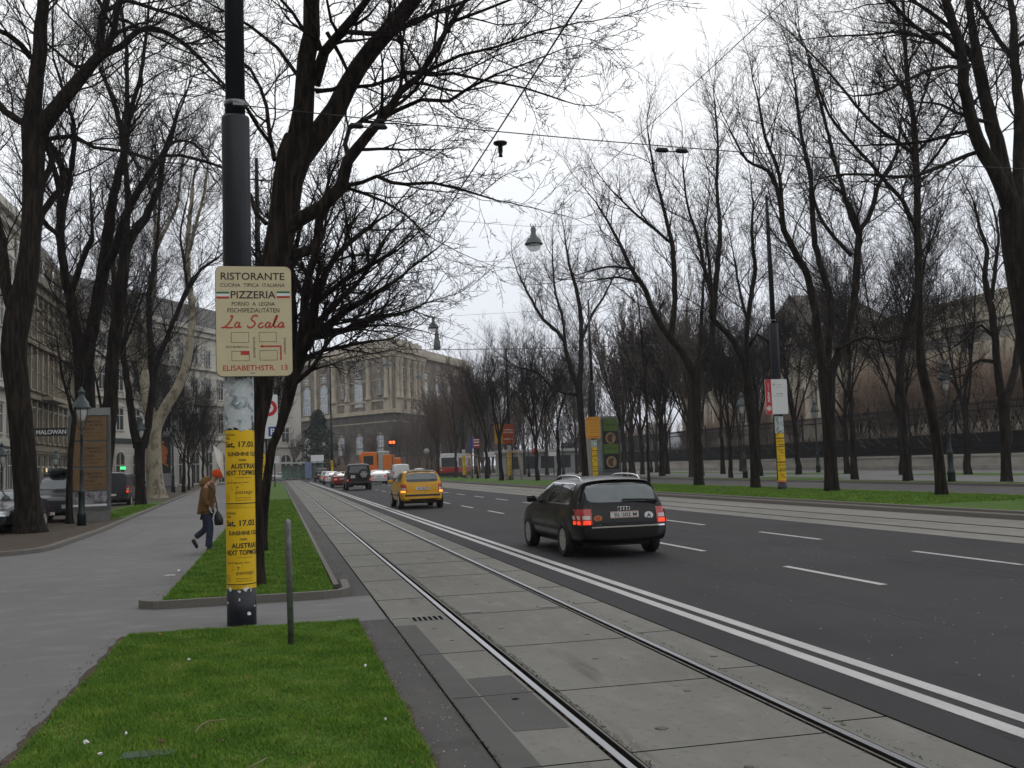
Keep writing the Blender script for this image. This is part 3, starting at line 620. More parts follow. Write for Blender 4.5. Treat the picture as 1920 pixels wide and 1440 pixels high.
# --- the bushy tree further along the verge
traced_tree('bushy_tree', 'dense bushy bare tree with low spreading boughs behind the restaurant sign', 21.7, G(490, 1040), [
    ([(489, 1040, 21), (494, 960, 18), (502, 890, 16), (510, 838, 16), (526, 800, 16), (538, 755, 22), (549, 705, 26), (566, 660, 27)], 1.1, D0),
    ([(562, 668, 24), (580, 636, 20), (612, 612, 16), (650, 582, 13), (690, 560, 10), (735, 530, 7)], .1, (0, -.8)),
    ([(572, 650, 22), (585, 600, 20), (592, 560, 17), (610, 510, 13), (650, 460, 10), (700, 420, 7)], .1, (0, .8)),
    ([(560, 665, 20), (568, 610, 18), (572, 550, 16), (590, 480, 13), (600, 420, 10), (615, 350, 7)], .1, (0, -.5)),
    ([(545, 700, 16), (552, 640, 15), (550, 580, 13), (545, 510, 11), (560, 440, 8)], .1, (0, 1.2)),
    ([(538, 738, 11), (556, 718, 10), (588, 690, 9), (606, 655, 8), (622, 632, 7), (665, 606, 5), (720, 590, 4)], .15, (0, -1)),
    ([(590, 630, 14), (640, 622, 11), (700, 600, 8), (750, 588, 6)], .05, (0, 1)),
    ([(592, 570, 12), (640, 530, 10), (690, 500, 8), (745, 470, 5)], .05, (.1, -1.4)),
    ([(580, 620, 12), (640, 560, 10), (680, 520, 8), (720, 450, 6)], .05, (.1, 1.6)),
    ([(548, 640, 10), (530, 590, 9), (510, 540, 8), (490, 480, 6)], .05, (0, .8)),
    ([(570, 560, 10), (545, 500, 9), (520, 440, 7), (510, 380, 5)], .05, (0, 1.5)),
    ([(548, 708, 9), (580, 668, 8), (640, 650, 7), (700, 640, 5)], .05, (.3, 1.9)),
], DENSE, 21, 3.7, 1.75)
# --- trees of the left strip
LG = 'bare trees of the left strip'
traced_tree('old_tree', 'thick old tree with a heavy forked trunk beside the dark saloon at the left edge', 34, G(57, 1005), [
    ([(57, 1006, 58), (52, 950, 46), (44, 850, 44), (36, 760, 43), (26, 660, 46), (34, 590, 48), (50, 520, 42), (58, 440, 36), (62, 350, 38), (63, 270, 42), (60, 228, 40)], 1.1, D0),
    ([(60, 235, 36), (66, 160, 28), (74, 90, 26), (80, 20, 22), (86, -60, 18), (90, -180, 12)], .1, (0, -1)),
    ([(70, 250, 30), (88, 226, 30), (126, 178, 27), (160, 135, 22), (190, 102, 20)], .4, (0, -1.5)),
    ([(188, 105, 18), (188, 60, 15), (196, 15, 13), (208, -40, 10), (225, -120, 7)], .05, (-1.5, -2)),
    ([(192, 103, 14), (228, 88, 12), (262, 56, 11), (310, 60, 9), (352, 88, 8), (398, 135, 6), (450, 190, 4)], .05, (-1.5, -3)),
    ([(200, 20, 9), (235, 2, 8), (290, 18, 7), (350, 35, 6), (410, 70, 4)], .05, (-1.5, -.5)),
    ([(214, 34, 7), (240, 40, 6.5), (262, 56, 6)], .3, (-1.5, -1.5)),
    ([(30, 600, 26), (18, 560, 22), (8, 510, 20), (2, 450, 18), (-12, 380, 14), (-30, 280, 10)], .1, (0, 1)),
    ([(52, 232, 16), (35, 226, 14), (10, 210, 13), (-8, 190, 12), (-40, 150, 8)], .1, (0, 1)),
    ([(60, 110, 12), (40, 85, 11), (15, 64, 10), (-10, 55, 8)], .1, (0, -1)),
    ([(62, 400, 13), (82, 340, 12), (98, 300, 11), (88, 270, 10), (86, 240, 8), (112, 200, 6)], .1, (0, .8)),
    ([(44, 560, 14), (80, 400, 13), (118, 350, 12), (112, 300, 11), (90, 262, 9)], .1, (0, 1.6)),
    ([(70, 400, 10), (110, 440, 10), (122, 380, 9), (136, 300, 9), (138, 235, 8), (128, 200, 6), (100, 110, 4)], .1, (.5, 2)),
    ([(86, 262, 9), (140, 256, 8), (176, 276, 7), (235, 284, 6), (290, 300, 4)], .05, (0, 1.5)),
    ([(130, 180, 9), (170, 126, 8), (140, 125, 7), (105, 95, 5), (60, 60, 4)], .05, (-1, 0)),
], MID, 31, 1.6, 3.3, bark=BARK_MOSS, group=LG)
traced_tree('forked_tree', 'tall dark tree forking into several steep limbs behind the brown advertising column', 42.5, G(172, 980), [
    ([(168, 980, 44), (166, 900, 38), (163, 820, 36), (160, 750, 36), (158, 690, 37)], 1.1, D0),
    ([(155, 695, 30), (146, 640, 22), (136, 585, 18), (124, 530, 16), (113, 440, 15), (114, 370, 13), (100, 310, 10), (86, 250, 6)], .2, (0, -1.5)),
    ([(140, 610, 12), (128, 570, 12), (150, 500, 11), (170, 450, 11), (172, 440, 9)], .5, (0, .4)),
    ([(160, 690, 28), (176, 600, 24), (192, 510, 23), (202, 440, 21), (210, 385, 18), (226, 310, 14), (234, 280, 12)], .3, (0, .5)),
    ([(232, 285, 11), (222, 220, 9), (205, 170, 8), (188, 130, 5)], .05, (.5, 1.5)),
    ([(235, 282, 11), (245, 205, 9), (262, 150, 8), (272, 80, 6), (280, 0, 4)], .05, (.5, -.8)),
    ([(234, 280, 9), (238, 180, 8), (236, 80, 7), (225, 0, 5)], .05, (.5, 2)),
    ([(190, 520, 18), (215, 465, 17), (238, 400, 15), (268, 345, 13), (302, 295, 11), (320, 262, 9), (330, 225, 5)], .1, (0, -1)),
    ([(186, 945, 30), (198, 860, 28), (208, 760, 26), (212, 660, 24), (226, 560, 23), (238, 460, 20), (272, 410, 15), (298, 350, 12), (305, 300, 10), (320, 250, 6)], .3, (-.8, -1)),
    ([(236, 450, 14), (240, 380, 12), (236, 320, 10), (234, 290, 8)], .2, (-.8, .4)),
    ([(300, 292, 7), (340, 292, 6), (372, 300, 6), (412, 312, 5), (450, 330, 4)], .05, (-1, -1.5)),
    ([(310, 280, 6), (330, 265, 5), (365, 270, 4), (395, 310, 3)], .05, (-1, .5)),
], MID, 33, 1.5, 3.2, group=LG)
traced_tree('slender_tree', 'thin young tree in front of the dark parked off-roader on the left strip', 39.3, G(132, 986), [
    ([(131, 987, 14), (129, 930, 11), (132, 860, 10), (139, 790, 9), (141, 770, 8)], 1.1, D0),
    ([(140, 780, 8), (148, 740, 7), (156, 690, 5), (150, 620, 3)], .1, (0, -.5)), ([(139, 785, 7), (128, 745, 6), (116, 700, 5), (108, 640, 3)], .1, (0, .5))], MID, 35, 2.0, 1.3, group=LG)
traced_tree('twin_limbed_tree', 'dark tree with a Y shaped fork behind the second green lantern', 60, G(265, 950), [
    ([(264, 950, 20), (263, 900, 18), (262, 850, 19), (263, 828, 21)], 1.1, D0),
    ([(258, 840, 17), (247, 780, 14), (238, 710, 12), (230, 660, 11), (222, 610, 9), (214, 540, 6), (206, 450, 4)], .2, (0, -1)),
    ([(268, 838, 17), (277, 800, 14), (287, 720, 13), (282, 640, 11), (279, 563, 10), (288, 500, 9), (296, 430, 6), (300, 340, 4)], .2, (0, 1)),
    ([(285, 735, 10), (298, 670, 10), (330, 592, 9), (352, 540, 8), (378, 505, 6), (410, 482, 4)], .1, (0, -1.5)),
    ([(352, 545, 6), (345, 490, 5), (338, 440, 4), (350, 380, 3)], .05, (-1.5, 0))], MID, 37, 1.4, 3.2, group=LG)
traced_tree('plane_tree', 'pale plane tree with mottled cream bark and three big smooth limbs', 78, G(294, 936), [
    ([(294, 938, 38), (290, 900, 31), (288, 860, 29), (287, 820, 29), (289, 790, 30)], 1.1, D0),
    ([(292, 800, 24), (308, 768, 20), (334, 725, 18), (350, 680, 16), (358, 630, 14), (360, 580, 13), (352, 500, 10), (354, 430, 8), (362, 350, 6)], .35, (0, -1.5)),
    ([(285, 800, 22), (275, 745, 19), (268, 690, 18), (266, 670, 17)], .8, (0, 0)),
    ([(266, 680, 15), (250, 655, 14), (235, 625, 13), (227, 580, 12), (212, 500, 9), (200, 420, 6)], .2, (0, 1.5)),
    ([(267, 680, 14), (273, 620, 13), (284, 560, 12), (290, 490, 10), (292, 420, 8), (286, 360, 7), (284, 290, 5)], .3, (0, -.6)),
    ([(291, 470, 8), (310, 430, 7), (330, 390, 6), (338, 340, 4), (350, 260, 3)], .1, (-.4, 1)),
    ([(356, 470, 7), (368, 420, 6), (385, 350, 5), (392, 280, 3)], .1, (-1, -2))], MID, 39, 1.5, 3.2, bark=PLANE_BARK, twig=mat('plane_twig_bark', (.07, .06, .048), .9, var=.3), group=LG)
# --- trees of the right grass strip, nearest first
RG = 'bare trees of the right grass strip'
traced_tree('large_tree', 'very large bare tree at the right edge whose thick limbs reach over the road', 25.0, (22.4, 25.0), [
    ([(1972, 965, 62), (1960, 850, 56), (1944, 700, 54), (1926, 580, 54), (1908, 470, 54), (1896, 390, 46)], 1.1, D0),
    ([(1900, 410, 34), (1876, 342, 28), (1846, 285, 26), (1820, 230, 23), (1808, 160, 21), (1800, 95, 19), (1788, 45, 17), (1770, -8, 15), (1745, -90, 11)], .25, (0, -1)),
    ([(1900, 400, 34), (1882, 325, 29), (1862, 240, 26), (1846, 180, 23), (1834, 125, 22), (1826, 70, 16), (1816, 5, 13), (1808, -80, 9)], .3, (0, .8)),
    ([(1908, 440, 26), (1909, 360, 22), (1910, 270, 20), (1911, 190, 19), (1903, 120, 17), (1902, 50, 13), (1892, -5, 11), (1880, -80, 8)], .3, (0, 1.8)),
    ([(1898, 108, 10), (1876, 80, 9), (1856, 48, 8), (1834, 10, 7), (1815, -40, 5)], .1, (1.5, 2.5)),
    ([(1836, 128, 14), (1815, 95, 12), (1795, 66, 11), (1778, 20, 9), (1762, -40, 6)], .1, (.8, 0)),
    ([(1806, 115, 10), (1776, 92, 9), (1732, 62, 8), (1700, 35, 7), (1668, 0, 6), (1630, -50, 4)], .05, (-.5, -1.8)),
    ([(1802, 95, 8), (1768, 62, 7), (1725, 68, 6), (1680, 60, 5), (1620, 66, 4), (1550, 68, 3)], .05, (-.5, 1)),
    ([(1816, 130, 8), (1780, 124, 7), (1745, 132, 6.5), (1700, 150, 6), (1650, 174, 5), (1600, 180, 3)], .05, (-.5, -2)),
    ([(1832, 285, 8), (1790, 300, 7.5), (1750, 318, 7), (1710, 330, 6.5), (1660, 330, 5.5), (1600, 326, 5), (1545, 332, 3)], .05, (0, -1.5)),
    ([(1818, 246, 7), (1790, 250, 6.5), (1740, 264, 6), (1690, 270, 5), (1635, 272, 4)], .05, (0, 1)),
    ([(1812, 218, 7), (1790, 210, 6), (1765, 196, 5), (1730, 192, 4)], .1, (0, -1)),
    ([(1910, 85, 8), (1935, 70, 7), (1960, 40, 5)], .1, (1, 1)), ([(1860, 230, 8), (1836, 226, 7), (1822, 218, 6)], .4, (0, 0)),
    ([(1790, 60, 8), (1740, 20, 7), (1690, -10, 5), (1640, -20, 3)], .05, (-.5, .5))], LIME, 41, 2.2, 2.3, group=RG)
traced_tree('tall_tree', 'tall slim bare tree with a kinked trunk, nearest trunk on the right grass strip', 30.9, G(1765, 935), [
    ([(1766, 936, 22), (1762, 880, 20), (1752, 800, 19), (1742, 745, 20), (1728, 690, 17), (1724, 610, 15), (1722, 500, 14), (1720, 420, 13), (1719, 330, 12), (1712, 220, 10), (1702, 150, 8), (1696, 60, 6), (1692, -40, 4)], .42, D0),
    ([(1719, 432, 9), (1694, 380, 8), (1660, 340, 7), (1600, 270, 6), (1555, 215, 5), (1520, 120, 3)], .15, (0, -1.5)),
    ([(1718, 290, 8), (1680, 265, 7), (1640, 235, 6), (1590, 180, 5), (1550, 130, 4), (1500, 80, 3)], .15, (0, 1)),
    ([(1719, 288, 6), (1750, 250, 5), (1780, 205, 4), (1800, 165, 3)], .1, (0, 1)),
    ([(1723, 330, 5), (1756, 290, 5), (1790, 240, 4)], .1, (0, -1)),
    ([(1710, 205, 5), (1690, 160, 4), (1660, 110, 3)], .1, (0, 1)), ([(1716, 230, 4), (1740, 150, 4), (1752, 90, 3)], .1, (0, 1))], MID, 43, 1.5, 3.1, group=RG)
traced_tree('vase_tree', 'bare tree dividing low into four steep limbs right of the white and red sign', 37.8, G(1560, 927), [
    ([(1560, 928, 26), (1557, 860, 24), (1553, 780, 25), (1550, 710, 32), (1552, 692, 34)], 1.1, D0),
    ([(1545, 705, 20), (1536, 640, 17), (1526, 570, 15), (1515, 520, 13), (1496, 480, 12), (1470, 430, 11), (1465, 395, 10), (1456, 350, 8), (1440, 320, 7), (1400, 300, 5), (1372, 250, 3)], .3, (0, -1.2)),
    ([(1466, 400, 8), (1462, 330, 7), (1436, 260, 6), (1420, 180, 4)], .1, (-1, 0)),
    ([(1558, 700, 17), (1582, 640, 15), (1600, 570, 14), (1607, 490, 13), (1610, 430, 12)], .6, (0, .8)),
    ([(1609, 440, 10), (1590, 390, 9), (1576, 340, 8), (1562, 290, 7), (1540, 200, 5), (1515, 110, 3)], .1, (.8, 0)),
    ([(1611, 435, 10), (1634, 395, 9), (1648, 345, 8), (1680, 290, 6), (1690, 220, 4)], .1, (.8, 2)),
    ([(1550, 690, 14), (1557, 600, 13), (1552, 540, 12), (1528, 460, 11), (1522, 380, 9), (1518, 320, 7), (1500, 240, 6), (1490, 150, 4)], .2, (0, 2)),
    ([(1596, 478, 8), (1566, 446, 7), (1536, 405, 6), (1520, 340, 5), (1508, 280, 3)], .1, (.5, 0)),
    ([(1568, 655, 7), (1620, 632, 6), (1660, 640, 5), (1700, 630, 3)], .1, (0, -1))], MID, 45, 1.5, 3.2, group=RG)
traced_tree('swollen_tree', 'bare tree with a swollen bend in its trunk, left of the white and red sign', 45.4, G(1418, 920), [
    ([(1417, 920, 18), (1414, 860, 16), (1411, 790, 18), (1406, 755, 20), (1400, 710, 16), (1397, 670, 15)], 1.1, D0),
    ([(1396, 680, 13), (1376, 640, 11), (1350, 612, 10), (1334, 596, 10), (1336, 560, 8), (1330, 500, 6), (1322, 430, 4)], .2, (0, -.8)),
    ([(1398, 675, 11), (1400, 620, 9), (1408, 555, 9), (1416, 505, 8), (1410, 450, 6), (1412, 380, 4)], .2, (0, .8)),
    ([(1404, 650, 7), (1420, 628, 6), (1440, 640, 5), (1458, 660, 3)], .1, (0, -1)), ([(1400, 600, 6), (1386, 540, 5), (1376, 480, 3)], .1, (0, 1))], MID, 47, 1.5, 3.1, group=RG)
traced_tree('spreading_tree', 'broad bare tree forking into two wide arms, pale wall showing behind its straight trunk', 53, G(1311, 915), [
    ([(1311, 916, 19), (1308, 850, 17), (1305, 770, 17), (1303, 705, 20), (1302, 690, 22)], 1.1, D0),
    ([(1299, 698, 16), (1284, 668, 14), (1262, 640, 13), (1240, 612, 11), (1224, 580, 10), (1205, 535, 9), (1185, 505, 8), (1165, 465, 7), (1145, 425, 5), (1118, 380, 3)], .25, (0, -1.2)),
    ([(1258, 636, 11), (1264, 580, 10), (1265, 520, 10), (1260, 460, 9), (1250, 420, 7), (1242, 380, 6), (1226, 320, 4), (1215, 250, 3)], .15, (-.3, 1)),
    ([(1258, 455, 6), (1225, 428, 5), (1190, 400, 4), (1150, 360, 3)], .1, (.5, -.5)),
    ([(1308, 695, 15), (1322, 668, 13), (1334, 640, 12), (1338, 590, 11), (1342, 530, 11), (1348, 470, 9), (1350, 420, 8), (1344, 350, 6), (1346, 270, 4), (1340, 190, 3)], .2, (0, 1)),
    ([(1336, 560, 9), (1322, 510, 8), (1312, 460, 7), (1304, 430, 6), (1288, 380, 4), (1280, 310, 3)], .1, (.5, -1)),
    ([(1306, 690, 9), (1312, 640, 8), (1316, 590, 7), (1318, 540, 5)], .1, (0, 2)),
    ([(1200, 530, 5), (1160, 520, 4), (1120, 525, 3)], .1, (-1, -2)), ([(1188, 505, 5), (1140, 500, 4), (1100, 510, 3)], .1, (-1, 0))], MID, 49, 1.6, 3.3, group=RG)
traced_tree('straight_sapling', 'very thin straight sapling on the grass strip just right of the black estate car', 57.5, G(1217, 915), [
    ([(1217, 915, 6), (1215, 850, 5), (1212, 760, 4.5), (1208, 690, 4), (1202, 620, 3), (1196, 560, 2)], .4, D0)], MID, 51, 1.6, 1.0, group=RG)
traced_tree('parted_tree', 'bare tree just left of the yellow board post with a trunk parting at mid height', 71, G(1098, 903), [
    ([(1098, 903, 14), (1095, 850, 12), (1090, 790, 12), (1086, 735, 13), (1084, 715, 14)], 1.1, D0),
    ([(1082, 722, 11), (1070, 690, 9), (1062, 660, 8), (1052, 630, 7), (1020, 600, 6), (998, 565, 5), (975, 520, 3)], .15, (0, -1)),
    ([(1087, 720, 11), (1090, 650, 9), (1088, 590, 8), (1080, 540, 7), (1068, 500, 5), (1060, 450, 3)], .15, (0, .5)),
    ([(1062, 665, 6), (1055, 600, 5), (1040, 540, 4), (1036, 480, 3)], .1, (0, 2)),
    ([(1090, 640, 6), (1110, 590, 5), (1130, 560, 4), (1150, 520, 3)], .1, (0, 1.5)), ([(1080, 740, 6), (1040, 730, 5), (1010, 700, 4), (975, 690, 3)], .1, (0, 0))], MID, 53, 1.6, 3.4, group=RG)
traced_tree('double_stem_tree', 'bare tree with two upright stems rising from a low fork beside the right lantern', 41, G(1888, 907), [
    ([(1888, 908, 20), (1886, 860, 18), (1884, 790, 19), (1882, 735, 22)], 1.1, D0),
    ([(1878, 742, 15), (1870, 690, 14), (1866, 640, 13), (1858, 575, 13), (1846, 520, 10), (1850, 470, 8), (1838, 430, 6), (1826, 380, 4)], .2, (0, -1)),
    ([(1887, 740, 15), (1902, 700, 13), (1908, 650, 12), (1914, 580, 11), (1918, 500, 9), (1925, 400, 5)], .2, (0, 1)),
    ([(1860, 560, 8), (1866, 500, 7), (1872, 440, 5), (1860, 380, 3)], .1, (-.5, .5)), ([(1868, 680, 8), (1838, 676, 7), (1816, 690, 6), (1808, 720, 5)], .3, (0, 0)),
    ([(1870, 640, 6), (1840, 610, 5), (1815, 630, 4), (1790, 650, 3)], .1, (0, 1))], MID, 55, 1.5, 2.8, group='bare trees along the broad walk')
# --- trees of their own growth: three kinds, each copied along the rows
KA = grown_tree(101, 13.5, 4.2, .20, MID, 5, .45, 1.2, 2.9)
KB = grown_tree(103, 14.5, 4.8, .19, MID, 4, .36, 1.3, 3.0)
KC = grown_tree(105, 12.0, 3.6, .16, MID, 6, .5, 1.2, 2.6)
KD = grown_tree(107, 15.0, 4.5, .22, FAR, 6, .36, 1.25, 2.8, bark=BARK_FAR, twig=TWIG_HAZE)
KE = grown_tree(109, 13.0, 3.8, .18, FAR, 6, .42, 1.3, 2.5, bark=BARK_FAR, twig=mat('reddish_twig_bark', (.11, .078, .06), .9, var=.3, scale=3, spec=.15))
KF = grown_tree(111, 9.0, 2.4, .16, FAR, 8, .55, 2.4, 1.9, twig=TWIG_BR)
used_kinds = set()
def put_tree(kind, x, y, h, label, group, rz=None):
    base = {id(KA): 13.5, id(KB): 14.5, id(KC): 12.0, id(KD): 15.0, id(KE): 13.0, id(KF): 9.0}[id(kind)]
    first = id(kind) not in used_kinds; used_kinds.add(id(kind))
    s = h / base; return place(kind, (x, y, 0), rnd.uniform(0, 6.28) if rz is None else rz, (s * rnd.uniform(.92, 1.08), s * rnd.uniform(.92, 1.08), s), label, group, first)
WG = 'bare trees along the broad walk'
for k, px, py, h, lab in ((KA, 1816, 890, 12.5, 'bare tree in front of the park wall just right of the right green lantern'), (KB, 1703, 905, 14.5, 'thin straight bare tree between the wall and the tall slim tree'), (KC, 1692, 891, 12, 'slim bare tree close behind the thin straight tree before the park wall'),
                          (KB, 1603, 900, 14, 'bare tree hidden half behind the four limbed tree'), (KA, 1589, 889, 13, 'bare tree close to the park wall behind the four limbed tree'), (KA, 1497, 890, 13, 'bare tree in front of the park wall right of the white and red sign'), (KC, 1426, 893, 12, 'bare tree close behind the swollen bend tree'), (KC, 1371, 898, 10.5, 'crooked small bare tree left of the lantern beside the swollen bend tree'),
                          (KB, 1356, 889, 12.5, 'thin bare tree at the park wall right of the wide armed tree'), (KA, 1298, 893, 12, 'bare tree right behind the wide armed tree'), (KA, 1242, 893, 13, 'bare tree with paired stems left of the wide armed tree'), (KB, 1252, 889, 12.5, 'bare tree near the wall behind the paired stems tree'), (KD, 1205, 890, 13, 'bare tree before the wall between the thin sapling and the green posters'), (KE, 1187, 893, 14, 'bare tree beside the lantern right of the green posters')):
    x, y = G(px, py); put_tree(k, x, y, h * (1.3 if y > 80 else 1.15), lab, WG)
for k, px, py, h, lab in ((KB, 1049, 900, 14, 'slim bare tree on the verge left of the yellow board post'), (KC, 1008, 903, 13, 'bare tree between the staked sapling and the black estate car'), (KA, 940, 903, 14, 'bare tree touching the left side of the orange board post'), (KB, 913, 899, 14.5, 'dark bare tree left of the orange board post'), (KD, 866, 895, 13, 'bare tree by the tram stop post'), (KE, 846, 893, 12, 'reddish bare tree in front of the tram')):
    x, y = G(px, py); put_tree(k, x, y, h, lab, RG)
n = 0
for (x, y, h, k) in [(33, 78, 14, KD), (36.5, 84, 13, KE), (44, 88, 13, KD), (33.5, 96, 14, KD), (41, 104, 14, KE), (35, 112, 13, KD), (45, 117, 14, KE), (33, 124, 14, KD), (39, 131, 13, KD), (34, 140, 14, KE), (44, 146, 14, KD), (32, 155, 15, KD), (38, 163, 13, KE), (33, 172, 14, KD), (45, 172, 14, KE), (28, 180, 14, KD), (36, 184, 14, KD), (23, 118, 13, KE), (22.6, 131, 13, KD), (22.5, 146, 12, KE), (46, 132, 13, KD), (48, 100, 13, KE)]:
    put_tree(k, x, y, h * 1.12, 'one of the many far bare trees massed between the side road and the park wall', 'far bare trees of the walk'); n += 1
for (x, y, h, k) in [(-8.4, 97, 11, KA), (-9.2, 112, 10, KC), (-8.2, 118, 11, KA), (-10.3, 131, 9, KE), (-9.3, 143, 10, KD), (-11.5, 152, 10, KE), (-10, 164, 11, KD), (-10.5, 178, 11, KE)]:
    put_tree(k, x, y, h, 'one of the small dark trees crowding the end of the footpath before the pale house', 'small trees at the end of the footpath')
for (x, y, h, k, lab) in [(-7.9, 50.5, 14.5, KB, 'slim bare tree on the left strip between the advertising column and the second lantern'), (-10.2, 88, 14, KB, 'bare tree close behind the plane tree'), (-10.6, 96, 15, KA, 'tall bare tree beyond the plane tree by the orange figure column')]:
    put_tree(k, x, y, h, lab, LG)
for (x, y, h, k, lab) in [(-.7, 60, 9, KC, 'bare tree on the verge beyond the bushy tree'), (-1.0, 82, 10, KE, 'bare tree far along the verge'), (-1.2, 104, 10, KD, 'farthest bare tree on the verge')]:
    put_tree(k, x, y, h, lab, 'trees of the tram verge')
for (x, y, h) in [(3, 208, 9), (9, 212, 8), (14, 215, 8), (19, 210, 9), (25, 216, 10), (31, 209, 11), (36, 212, 12), (41, 206, 12), (47, 211, 12), (-4, 209, 10), (-9, 205, 9), (29, 196, 10)]:
    put_tree(KE if n % 2 else KD, x, y, h, 'one of the bare park trees standing in front of the museum', 'park trees before the museum'); n += 1
# pleached brown limes behind the iron fence
PL = 'pleached brown limes behind the iron fence'
for j, X0 in enumerate((56.5, 60.5)):
    y = 40 + j * 2.3
    while y < (165 if j == 0 else 96):
        put_tree(KF, X0 + rnd.uniform(-.5, .5), y + rnd.uniform(-.5, .5), rnd.uniform(8.5, 10.3) * (1 if y < 95 else .8), 'one of the clipped brown twiggy limes in rows behind the iron fence', PL); y += 4.6 if y < 95 else 8
# ------------------------------------------------------------------ vehicles
# local frame: x = across (left of the car is -x), +y = driving direction, rear bumper at y = 0, ground z = 0
def interp(tab, x):
    if x <= tab[0][0]: return tab[0][1]
    for (a, b), (c, d) in zip(tab, tab[1:]):
        if x <= c: return b + (d - b) * (x - a) / (c - a)
    return tab[-1][1]
def car_body(root, paint, L, W, H, top, belt, rear_slant, sill=.22, roofw=.60, nose=.10, endw=.84, tumble=.0, squareness=1.0, cabin=None):
    """lofted shell: cross-sections along the length, smoothed; top / belt are profiles along y"""
    ys = sorted(set([0, .05, .16, .42, L - .5, L - .2, L - .06, L] + [cabin[0], cabin[0] + .2, cabin[1], cabin[1] - .12] + [L * k / 12 for k in range(2, 11)]))
    ys = [y for i, y in enumerate(ys) if i == 0 or y - ys[i - 1] > .035]
    rings = []
    for si, y in enumerate(ys):
        zt = interp(top, y); zb_ = interp(belt, y); zt = max(zt, zb_ + .02); cab = max(0, zt - zb_)
        e = min(y / .55, (L - y) / .75, 1); e = max(0, e); wf = endw + (1 - endw) * math.sin(e * math.pi / 2) ** .8
        w2 = W / 2 * wf; low = sill + (.05 if y < .1 or y > L - .1 else 0)
        rw = w2 * (.93 - (.93 - roofw * 1.05) * min(1, cab / .45)) if cab > .02 else w2 * .9
        zm = low + (zb_ - low) * .55
        ring = [(0, low), (w2 * .86, low), (w2 * .97, low + .05), (w2, zm), (w2 * .955, zb_)]
        if cab > .08: ring += [(w2 * .955 + (rw - w2 * .955) * .55, zb_ + (zt - zb_) * .55), (rw + .02, zt - min(.07, cab * .25)), (rw - .10, zt - .012), (0, zt + .015)]
        else: ring += [(w2 * .93, zb_ + (zt - zb_) * .5), (w2 * .88, zt - .004), (w2 * .7, zt + .006), (0, zt + .02)]
        rings.append([(x, y, z) for x, z in ring])
    n = 9; vs = []; fs = []
    for si, rg in enumerate(rings):
        for (x, y, z) in rg:                         # slanted tail
            if ys[si] <= .2 and rear_slant:
                y = y + interp(rear_slant, z)
            vs.append((x, y, z))
        for (x, y, z) in rg[1:-1][::-1]:
            if ys[si] <= .2 and rear_slant: y = y + interp(rear_slant, z)
            vs.append((-x, y, z))
    m = 16
    for i in range(len(rings) - 1):
        for k in range(m): fs.append((i * m + k, i * m + (k + 1) % m, (i + 1) * m + (k + 1) % m, (i + 1) * m + k))
    for base in (0, (len(rings) - 1) * m):
        for k in range(0, 8):
            a, b2 = base + k, base + k + 1; c, d = base + (m - k - 1) % m, base + (m - k) % m
            f = (a, b2, c, d) if k not in (0, 7) else ((a, b2, c) if k == 0 else (a, b2, d))
            fs.append(tuple(dict.fromkeys(f)))
    b = MB(); b.add(vs, fs, 0, True); o = b.build('body', paint, root)
    s = o.modifiers.new('s', 'SUBSURF'); s.levels = 2; s.render_levels = 2
    bake(o)
    me = o.data; me.polygons.foreach_set('use_smooth', [True] * len(me.polygons))
    bvh = BVHTree.FromPolygons([v.co[:] for v in me.vertices], [p.vertices[:] for p in me.polygons])
    return o, bvh
def patch(bvh, root, name, m, view, us, lo, hi, off=.006, nu=12, nv=7, parent=None, build=True, th=0):
    """a panel lying on the shell. view: 'l','r' sides (u = y), 'b' rear, 'f' front, 't' top (u = x, v = y)"""
    vs = []; u0, u1 = us[0], us[-1]
    lot = list(zip(us, lo)); hit = list(zip(us, hi))
    for i in range(nu + 1):
        u = u0 + (u1 - u0) * i / nu; a = interp(lot, u); c = interp(hit, u)
        for j in range(nv + 1):
            v = a + (c - a) * j / nv
            o, d = {'l': (Vector((-3, u, v)), Vector((1, 0, 0))), 'r': (Vector((3, u, v)), Vector((-1, 0, 0))), 'b': (Vector((u, -3, v)), Vector((0, 1, 0))), 'f': (Vector((u, 12, v)), Vector((0, -1, 0))), 't': (Vector((u, v, 5)), Vector((0, 0, -1)))}[view]
            h, nn, _, _ = bvh.ray_cast(o, d)
            if h is None or abs((h - o).dot(d)) > (4.2 if view in 'lr' else 20):
                h, nn, _, _ = bvh.find_nearest(o + d * 2.2 if view in 'lr' else o + d * (3 if view == 'b' else 7))
            if nn.dot(d) > 0: nn = -nn
            vs.append(h + nn * off)
    k = nv + 1; fs = [(i * k + j, (i + 1) * k + j, (i + 1) * k + j + 1, i * k + j + 1) for i in range(nu) for j in range(nv)]
    if not build: return vs, fs
    b = MB(); b.add(vs, fs, 0, True); return b.build(name, m, parent or root, fixn=False)
def mirror_name(view): return 'r' if view == 'l' else 'l'
_wheel = {}
